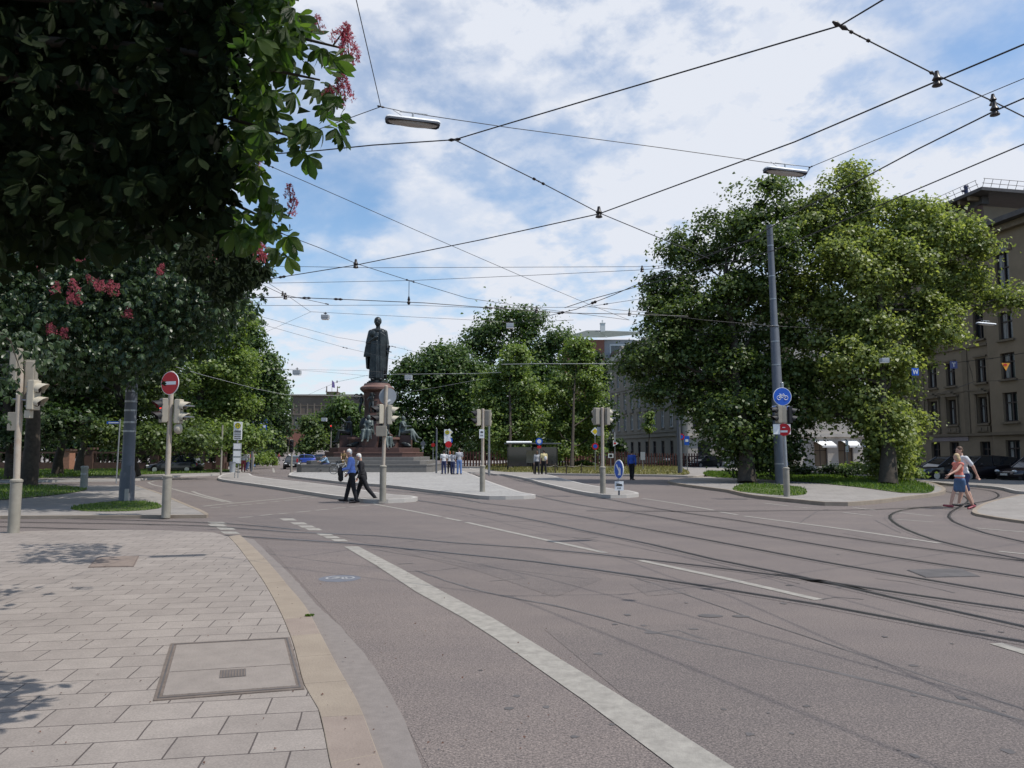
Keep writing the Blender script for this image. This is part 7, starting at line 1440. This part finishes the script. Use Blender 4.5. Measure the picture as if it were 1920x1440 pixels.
link_mesh('fur_collar', blob(B, .035, 1), M_bronze, st)
m = MB(); m.tube([V3(1.06*S_, -.36*S_, z(2.95)), V3(.98*S_, -.36*S_, z(2.4)), V3(.74*S_, -.3*S_, z(.5))], [.05*S_, .05*S_, .03*S_], 8); m.tube([V3(.80*S_, -.38*S_, z(2.62)), V3(1.25*S_, -.34*S_, z(2.52))], .045*S_, 6); m.ell(V3(1.06*S_, -.36*S_, z(3.02)), (.09*S_,)*3, 8, 6); m.build('sword', M_bronze, st, smooth=60)
for sx_, y_ in ((-.25, -.72), (.45, -.78)): m = MB(); m.ell(V3(sx_*S_, y_*S_, z(.12)), (.14*S_, .34*S_, .12*S_), 12, 8); m.build('shoe', M_bronze, st, smooth=60)
# sitters on the steps
p = P(614, 850, 61.0); person('person in light blue top sitting bent on the left monument step', (p.x, 61.2, .13+.62-.45+.0), 2.2, 1.72, cloth('light_blue', (.22, .33, .45)), C_navy, H_dark, dict(legL=(1.4, 1.2), legR=(1.45, 1.3), armL=(.9, .3, .1), armR=(.9, .4, .1), lean=.45, head=.5), sit=.52)
p = P(643, 850, 61.0); person('person in brown top sitting on the monument step behind the bicycle', (p.x, 61.3, .13+.92-.45), math.pi+.3, 1.72, C_brown, C_brown, H_dark, dict(legL=(1.35, 1.3), legR=(1.3, 1.3), armL=(.7, .6, .1), armR=(.6, .5, .1), lean=.2, head=.2), sleeve='short', sit=.52)
# ---------------------------------------------------------------- overhead line and hanging lamps
M_wire = mat('black_wire', (.02, .02, .022), .5, .1, 3); M_insul = mat('insulator', (.025, .02, .018), .4, .1, 8); M_wirel = mat('pale_sheathed_wire', (.5, .5, .5), .4, .05, 3, metal=.5)
def wire(label, pts, z, r=.007, ins=(), mm=None, cat='wire', name='overhead_wire', sag=0):
    """pts: places along the wire as photographed; z: height(s) above the road"""
    zs_ = z if isinstance(z, (list, tuple)) else [z]*len(pts); W = [HZ(x, y, h) for (x, y), h in zip(pts, zs_)]
    out_ = lambda q: q[0] < 0 or q[0] > 1930 or q[1] < 0
    if out_(pts[-1]): W[-1] = W[-1]+(W[-1]-W[-2]).normalized()*18
    if out_(pts[0]): W[0] = W[0]+(W[0]-W[1]).normalized()*18
    c0 = W[0]; root = None
    m = MB(); m.tube([p-c0 for p in W], r, 6)
    if ins:
        root = empty(name, c0, 0, label, cat, 'overhead tram wires'); m.build('cable', mm or M_wire, root)
        for t in ins:
            k, kind = t[:2]; i = min(int(k), len(W)-1); a, b = W[i], W[min(i+1, len(W)-1)]; c = a.lerp(b, k-i)-c0; d = (b-a).normalized() if (b-a).length > 0 else (W[i]-W[i-1]).normalized(); s_ = (t[2] if len(t) > 2 else 1)*.62; m = MB()
            if kind == 'turn': m.tube([c-d*.16*s_, c+d*.16*s_], .014*s_, 6); m.tube([c-d*.2*s_, c-d*.15*s_], .03*s_, 8); m.tube([c+d*.15*s_, c+d*.2*s_], .03*s_, 8); m.ell(c, (.02*s_,)*3, 8, 6); nm = 'tensioner'
            elif kind == 'bell': m.lathe([(.03*s_, -.06*s_), (.055*s_, -.05*s_), (.03*s_, .0), (.05*s_, .02*s_), (.028*s_, .06*s_), (.02*s_, .11*s_)], c, 10); nm = 'insulator'
            elif kind == 'ins': m.tube([c-d*.12*s_, c-d*.06*s_, c, c+d*.06*s_, c+d*.12*s_], [.012*s_, .035*s_, .02*s_, .035*s_, .012*s_], 8); nm = 'insulator'
            elif kind == 'drop': m.tube([c, c-V3(0, 0, t[3])], .008, 5); m.lathe([(.03*s_, -.12*s_), (.06*s_, -.05*s_), (.03*s_, 0), (.045*s_, .03*s_), (.02*s_, .14*s_)], c-V3(0, 0, t[3]), 8); nm = 'dropper'
            m.build(nm, M_insul, root, smooth=50)
        return root
    return tag(m.build(name, mm or M_wire, origin=None), label, cat, 'overhead tram wires') if False else _finish(m, c0, name, mm, label, cat)
def _finish(m, c0, name, mm, label, cat):
    o = m.build(name, mm or M_wire); o.location = c0; return tag(o, label, cat, 'overhead tram wires')
zc = 5.6
wire('thick contact wire from the upper right corner down to the left chestnut', [(2400, -130), (1925, 81), (1757, 152), (1490, 266), (1123, 401), (900, 450), (667, 497), (487, 526), (380, 542)], zc, .009, [(2, 'bell', 1.6), (4, 'bell', 1.8), (6, 'bell', 1.8), (6.75, 'ins', 1.5)])
wire('second thick contact wire crossing in front of the right trees', [(2400, -90), (1925, 182), (1865, 208), (1720, 280), (1598, 345), (1507, 390), (1404, 450), (1236, 515), (1150, 553), (1080, 580), (990, 601)], zc, .009, [(2, 'bell', 1.6), (8.5, 'ins', 2), (9.3, 'ins', 2)])
wire('third contact wire meeting the second behind the right trees', [(2400, 60), (1925, 268), (1658, 381), (1450, 470), (1222, 530), (1101, 563), (1059, 577)], zc, .009)
wire('straight span wire from the top centre right to the middle node', [(1700, -28), (1655, 0), (1575, 48), (1100, 188), (935, 237), (852, 262), (700, 272), (600, 282), (480, 291), (300, 305)], 6.3, .009, [(5, 'ins', 1.3)])
wire('diagonal span wire with three insulators at the upper right', [(1575, 48), (1612, 68), (1750, 138), (1862, 190), (1990, 254)], [6.3, 6.2, 5.85, 5.8, 5.8], .008, [(0, 'ins', 1.3), (1, 'turn', 1.0), (2, 'ins', 1), (3, 'bell', 1.3)])
wire('span wire from the middle node down right to the dark linden', [(852, 262), (1010, 340), (1123, 399), (1275, 462), (1330, 485)], 6.0, .008, [(1, 'turn', 1.2), (2, 'ins', 1.2)])
wire('near steep thin cable at the top left of the sky', [(655, -80), (668, 0), (714, 200)], 6.9, .006)
wire('thin lamp cable running right over the first street lamp', [(540, 262), (590, 245), (714, 200), (770, 212), (960, 240), (1240, 277), (1440, 305), (1520, 313), (1925, 145), (2200, 30)], 6.9, .006, [(2, 'ins', .8), (7, 'ins', .7)])
wire('thin cable hooking the second lamp to its suspension', [(1520, 313), (1508, 333)], [6.9, 6.7], .006)
wire('thin long cable from the chestnut down right across the sky', [(487, 303), (640, 370), (799, 440), (972, 515), (1105, 571), (1180, 600)], 6.6, .006, [(0.1, 'turn', .8)])
wire('span wire with tensioner passing the left node towards the far trees', [(520, 432), (534, 440), (600, 465), (667.5, 494), (767, 526), (876, 559), (997, 577), (1180, 600)], 6.0, .007, [(1, 'turn', 1), (3, 'ins', 1), (4, 'drop', 1.3, .52), (4.02, 'turn', 1.2)])
wire('upper horizontal wire in the middle of the sky', [(440, 498), (700, 502), (1210, 500), (1260, 497)], 6.4, .006)
wire('second horizontal wire in the middle of the sky, kinked at the dropper', [(430, 532), (560, 530), (770, 526), (1000, 516), (1204, 506), (1260, 500)], 6.4, .006, [(4, 'bell', 1.6)])
wire('contact wire sagging over the monument from left to right', [(380, 566), (460, 559), (535, 557), (634, 561), (797, 568), (917, 577), (1063, 587), (1180, 589), (1290, 593)], zc, .010, [(2, 'bell', 1.6), (2.4, 'ins', 1.5), (3, 'ins', 1.6), (5, 'ins', 1.6), (5.6, 'bell', 1.6), (7, 'bell', 1.4)])
wire('thin wire just below the sagging contact wire', [(440, 573), (772, 572), (900, 577), (1097, 576), (1197, 561), (1240, 552)], 6.0, .006, [(3.4, 'ins', 1.2), (2.2, 'turn', 1.2)])
wire('lamp cable with the two small lamps above the statue', [(470, 510), (530, 548), (582, 584.5), (905, 601), (955, 605), (1075, 600)], 7.2, .007)
wire('short wire from the left node down to the contact wire', [(470, 518), (488, 532), (530, 552), (613, 570)], 6.0, .007, [(2, 'bell', 1.3), (3, 'ins', 1)])
wire('thin wire sloping down to the statue from the left', [(450, 585), (480, 591), (630, 632), (738, 650), (784, 661)], 7.6, .007, [(3, 'turn', 1.5)])
wire('lower thin wire sloping behind the statue from the left', [(450, 598), (494, 609), (647, 652), (690, 662), (760, 680)], 7.4, .007, [(2, 'turn', 1.6)])
wire('faint wire from the left trees to the lamp node', [(500, 622), (582, 585)], 7.2, .005)
wire('level wire passing behind the statue knees with small lamp left', [(500, 690), (522, 692), (684, 695), (760, 701), (892, 702)], 8.6, .009, [(1, 'ins', 1.5)])
wire('second level wire just beneath the first behind the statue', [(500, 693), (563, 694), (640, 700), (700, 706)], 8.2, .009)
wire('wire rising right from the palace flag to the statue', [(560, 745), (580, 739), (632, 716), (688, 704), (720, 697)], 7.8, .010, [(2, 'bell', 2)])
wire('wire rising right of the plinth into the dark trees', [(720, 745), (738, 739), (820, 726), (901, 711)], 7.8, .010, mm=M_wirel)
wire('pale cable dipping from the left trees to the palace', [(330, 688), (380, 703), (480, 729), (535, 740), (680, 743)], 6.6, .012, mm=M_wirel)
wire('pale straight cable in front of the bright maples', [(940, 683), (1001, 682), (1188, 682), (1240, 681)], 7.6, .016, mm=M_wirel)
wire('pale straight cable in front of the dark domed tree', [(720, 702), (892, 700), (940, 698)], 8.2, .014, mm=M_wirel)
wire('cable fixed to the mast, crossing the dark linden', [(1186, 640), (1260, 632), (1405, 622), (1450, 611), (1570, 618), (1690, 640)], 8.1, .012, [(3, 'ins', 1.5)])
wire('span wire in front of the linden from the left node to the mast', [(1101, 575), (1200, 585), (1320, 600), (1450, 611)], 8.1, .010)
wire('upper wire anchored at the top of the mast', [(1236, 503), (1330, 475), (1404, 452), (1448, 440)], 10.5, .010)
wire('dark heavy wire across the ochre facade at third-floor height', [(1625, 688), (1700, 692), (1815, 677), (1860, 672), (1960, 655), (2300, 600)], 6.2, .016, [(2, 'ins', 1.5), (3, 'ins', 1.5)])
wire('lower span wire across the ochre facade', [(1640, 712), (1712, 726), (1760, 738), (1825, 716), (1900, 712), (2100, 705)], 6.0, .010, [(2, 'ins', 1.5)])
wire('thin lowest wire across the ochre facade over the second floor', [(1650, 760), (1745, 746), (1790, 730), (1823, 717)], 5.8, .010, [(1, 'turn', 1.5)])
wire('Y-shaped hanger strand left on the ochre facade', [(1815, 677), (1822, 700), (1825, 716)], [6.2, 6.1, 6.0], .012)
# hanging street lamps
def hang_lamp(label, a, b, z, thick=.16, group='long hanging street lamps'):
    A, B = HZ(a[0], a[1], z), HZ(b[0], b[1], z); c = (A+B)/2; d = (B-A); L_ = d.length; r = empty('hanging_street_lamp', c, math.atan2(d.y, d.x), label, 'street lamp', group)
    m = MB(); m.add([], []); n = 10; prof = []
    for xx_, w_, h_ in ((-.5, .03, .02), (-.49, .08, .05), (-.44, .115, .075), (.44, .115, .075), (.49, .08, .05), (.5, .03, .02)):
        prof.append([(xx_*L_, w_*math.cos(t), h_*.75*math.sin(t)+.03) for t in [math.pi*k/6 for k in range(7)]])
    vs = [v for p in prof for v in p]; fs = [(i*7+k, i*7+k+1, (i+1)*7+k+1, (i+1)*7+k) for i in range(len(prof)-1) for k in range(6)]; fs = [tuple(reversed(f)) for f in fs]; m.add(vs, fs); m.build('lamp_housing', M_signwhite, r, smooth=50)
    m = MB(); m.poly([(-.49*L_, -.06), (-.45*L_, -.115), (.45*L_, -.115), (.49*L_, -.06), (.49*L_, .06), (.45*L_, .115), (-.45*L_, .115), (-.49*L_, .06)], -.0, .028); m.build('rim', M_mast, r)
    m = MB(); m.ell((0, 0, 0), (L_*.455, .088, .045), 20, 8); m.build('diffuser', mat('lamp_diffuser', (.42, .40, .38), .25, .05, 4), r, smooth=60)
    m = MB(); m.tube([(-.2, 0, .17), (.22, 0, .17)], .011, 6); m.tube([(0, 0, .06), (0, 0, .17)], .016, 6); m.tube([(-.12, 0, .08), (-.3, 0, .18)], .005, 5); m.build('suspension', M_signgrey, r); return r
hang_lamp('long flat hanging street lamp nearest the camera, left of the sky', (722, 226), (825, 238), 6.62); hang_lamp('long flat hanging street lamp in front of the linden top', (1434, 320), (1510, 329), 6.72); hang_lamp('pale lamp tube hanging before the ochre facade', (1832, 607), (1866, 610), 7.4)
def small_lamp(label, px, py, z): 
    c = HZ(px, py, z); r = empty('hanging_box_lamp', c, 0, label, 'street lamp', 'small hanging box lamps'); s_ = min(c.y, 60)/34
    m = MB(); m.box((0, 0, 0), (.34*s_, .3*s_, .17*s_)); m.build('lamp_box', M_signgrey, r, bevel=.02); m = MB(); m.box((0, 0, -.11*s_), (.32*s_, .28*s_, .04*s_)); m.build('diffuser', M_signwhite, r, bevel=.01); m = MB(); m.tube([(0, 0, .08*s_), (0, 0, .22*s_)], .02*s_, 5); m.box((0, 0, .16*s_), (.14*s_, .05, .03)); m.build('suspension', M_insul, r)
small_lamp('small box lamp hanging left above the statue', 610, 594, 6.95); small_lamp('small box lamp hanging before the dark domed tree', 956, 610, 6.9); small_lamp('tiny box lamp hanging over the far street, left of the statue', 557, 698, 8.2); small_lamp('tiny box lamp right of the statue knees', 766, 707, 8.0); small_lamp('pale box hanging in front of the lime tree', 1658, 675, 5.6); small_lamp('tiny lamp over the far street beside the plinth', 608, 786, 5.6)
# signs hung on the tram wires
def wire_sign(label, px, py, z, kind):
    c = HZ(px, py, z); r = empty('wire_sign', c, 0, label, 'sign'); k = c.y/F
    if kind == 'W':
        m = MB(); m.box((0, 0, 0), (13*k, .02, 14*k)); b = m.build('board', M_signblue, r); m = MB(); p = [(-4.6, 4.6), (-2.4, -4.4), (0, 3.2), (2.4, -4.4), (4.6, 4.6)]
        for i in range(4): a, c_ = p[i], p[i+1]; m.tube([(a[0]*k, -.014, a[1]*k), (c_[0]*k, -.014, c_[1]*k)], .75*k, 4)
        m.build('letter_w', M_signwhite, b)
    elif kind == 'T':
        m = MB(); m.box((0, 0, 0), (14*k, .02, 14*k)); b = m.build('board', mat('sign_navy', (.02, .03, .10), .5, .05, 3), r); m = MB(); m.box((0, -.014, 3.5*k), (7*k, .006, 1.3*k)); m.box((0, -.014, 0), (1.3*k, .006, 8*k)); m.build('letter_t', M_signgrey, b)
    else:
        m = MB(); o = 8*k; m.add([(-o, 0, o*.8), (o, 0, o*.8), (0, 0, -o), (-o, .02, o*.8), (o, .02, o*.8), (0, .02, -o)], [(0, 2, 1), (3, 4, 5), (0, 1, 4, 3), (1, 2, 5, 4), (2, 0, 3, 5)]); b = m.build('board', mat('sign_orange', (.70, .30, .03), .5, .05, 3), r); m = MB(); m.box((-.15*o, -.008, .35*o), (.75*o, .008, .45*o)); m.build('sign_symbol', M_signred, b)
    m = MB(); m.tube([(0, 0, 6*k), (0, 0, 11*k)], .012, 4); m.build('hanger', M_insul, r)
wire_sign('blue square sign with white letter W hanging before the ochre house', 1716, 697, 5.2, 'W'); wire_sign('dark sign with letter T hanging before the ochre facade', 1788, 684, 6.0, 'T'); wire_sign('orange triangular sign hanging beside the drain pipe', 1886, 687, 6.0, 'tri')
# dust haze is not visible in the photograph; nothing more
print('objects', len(scene.objects))
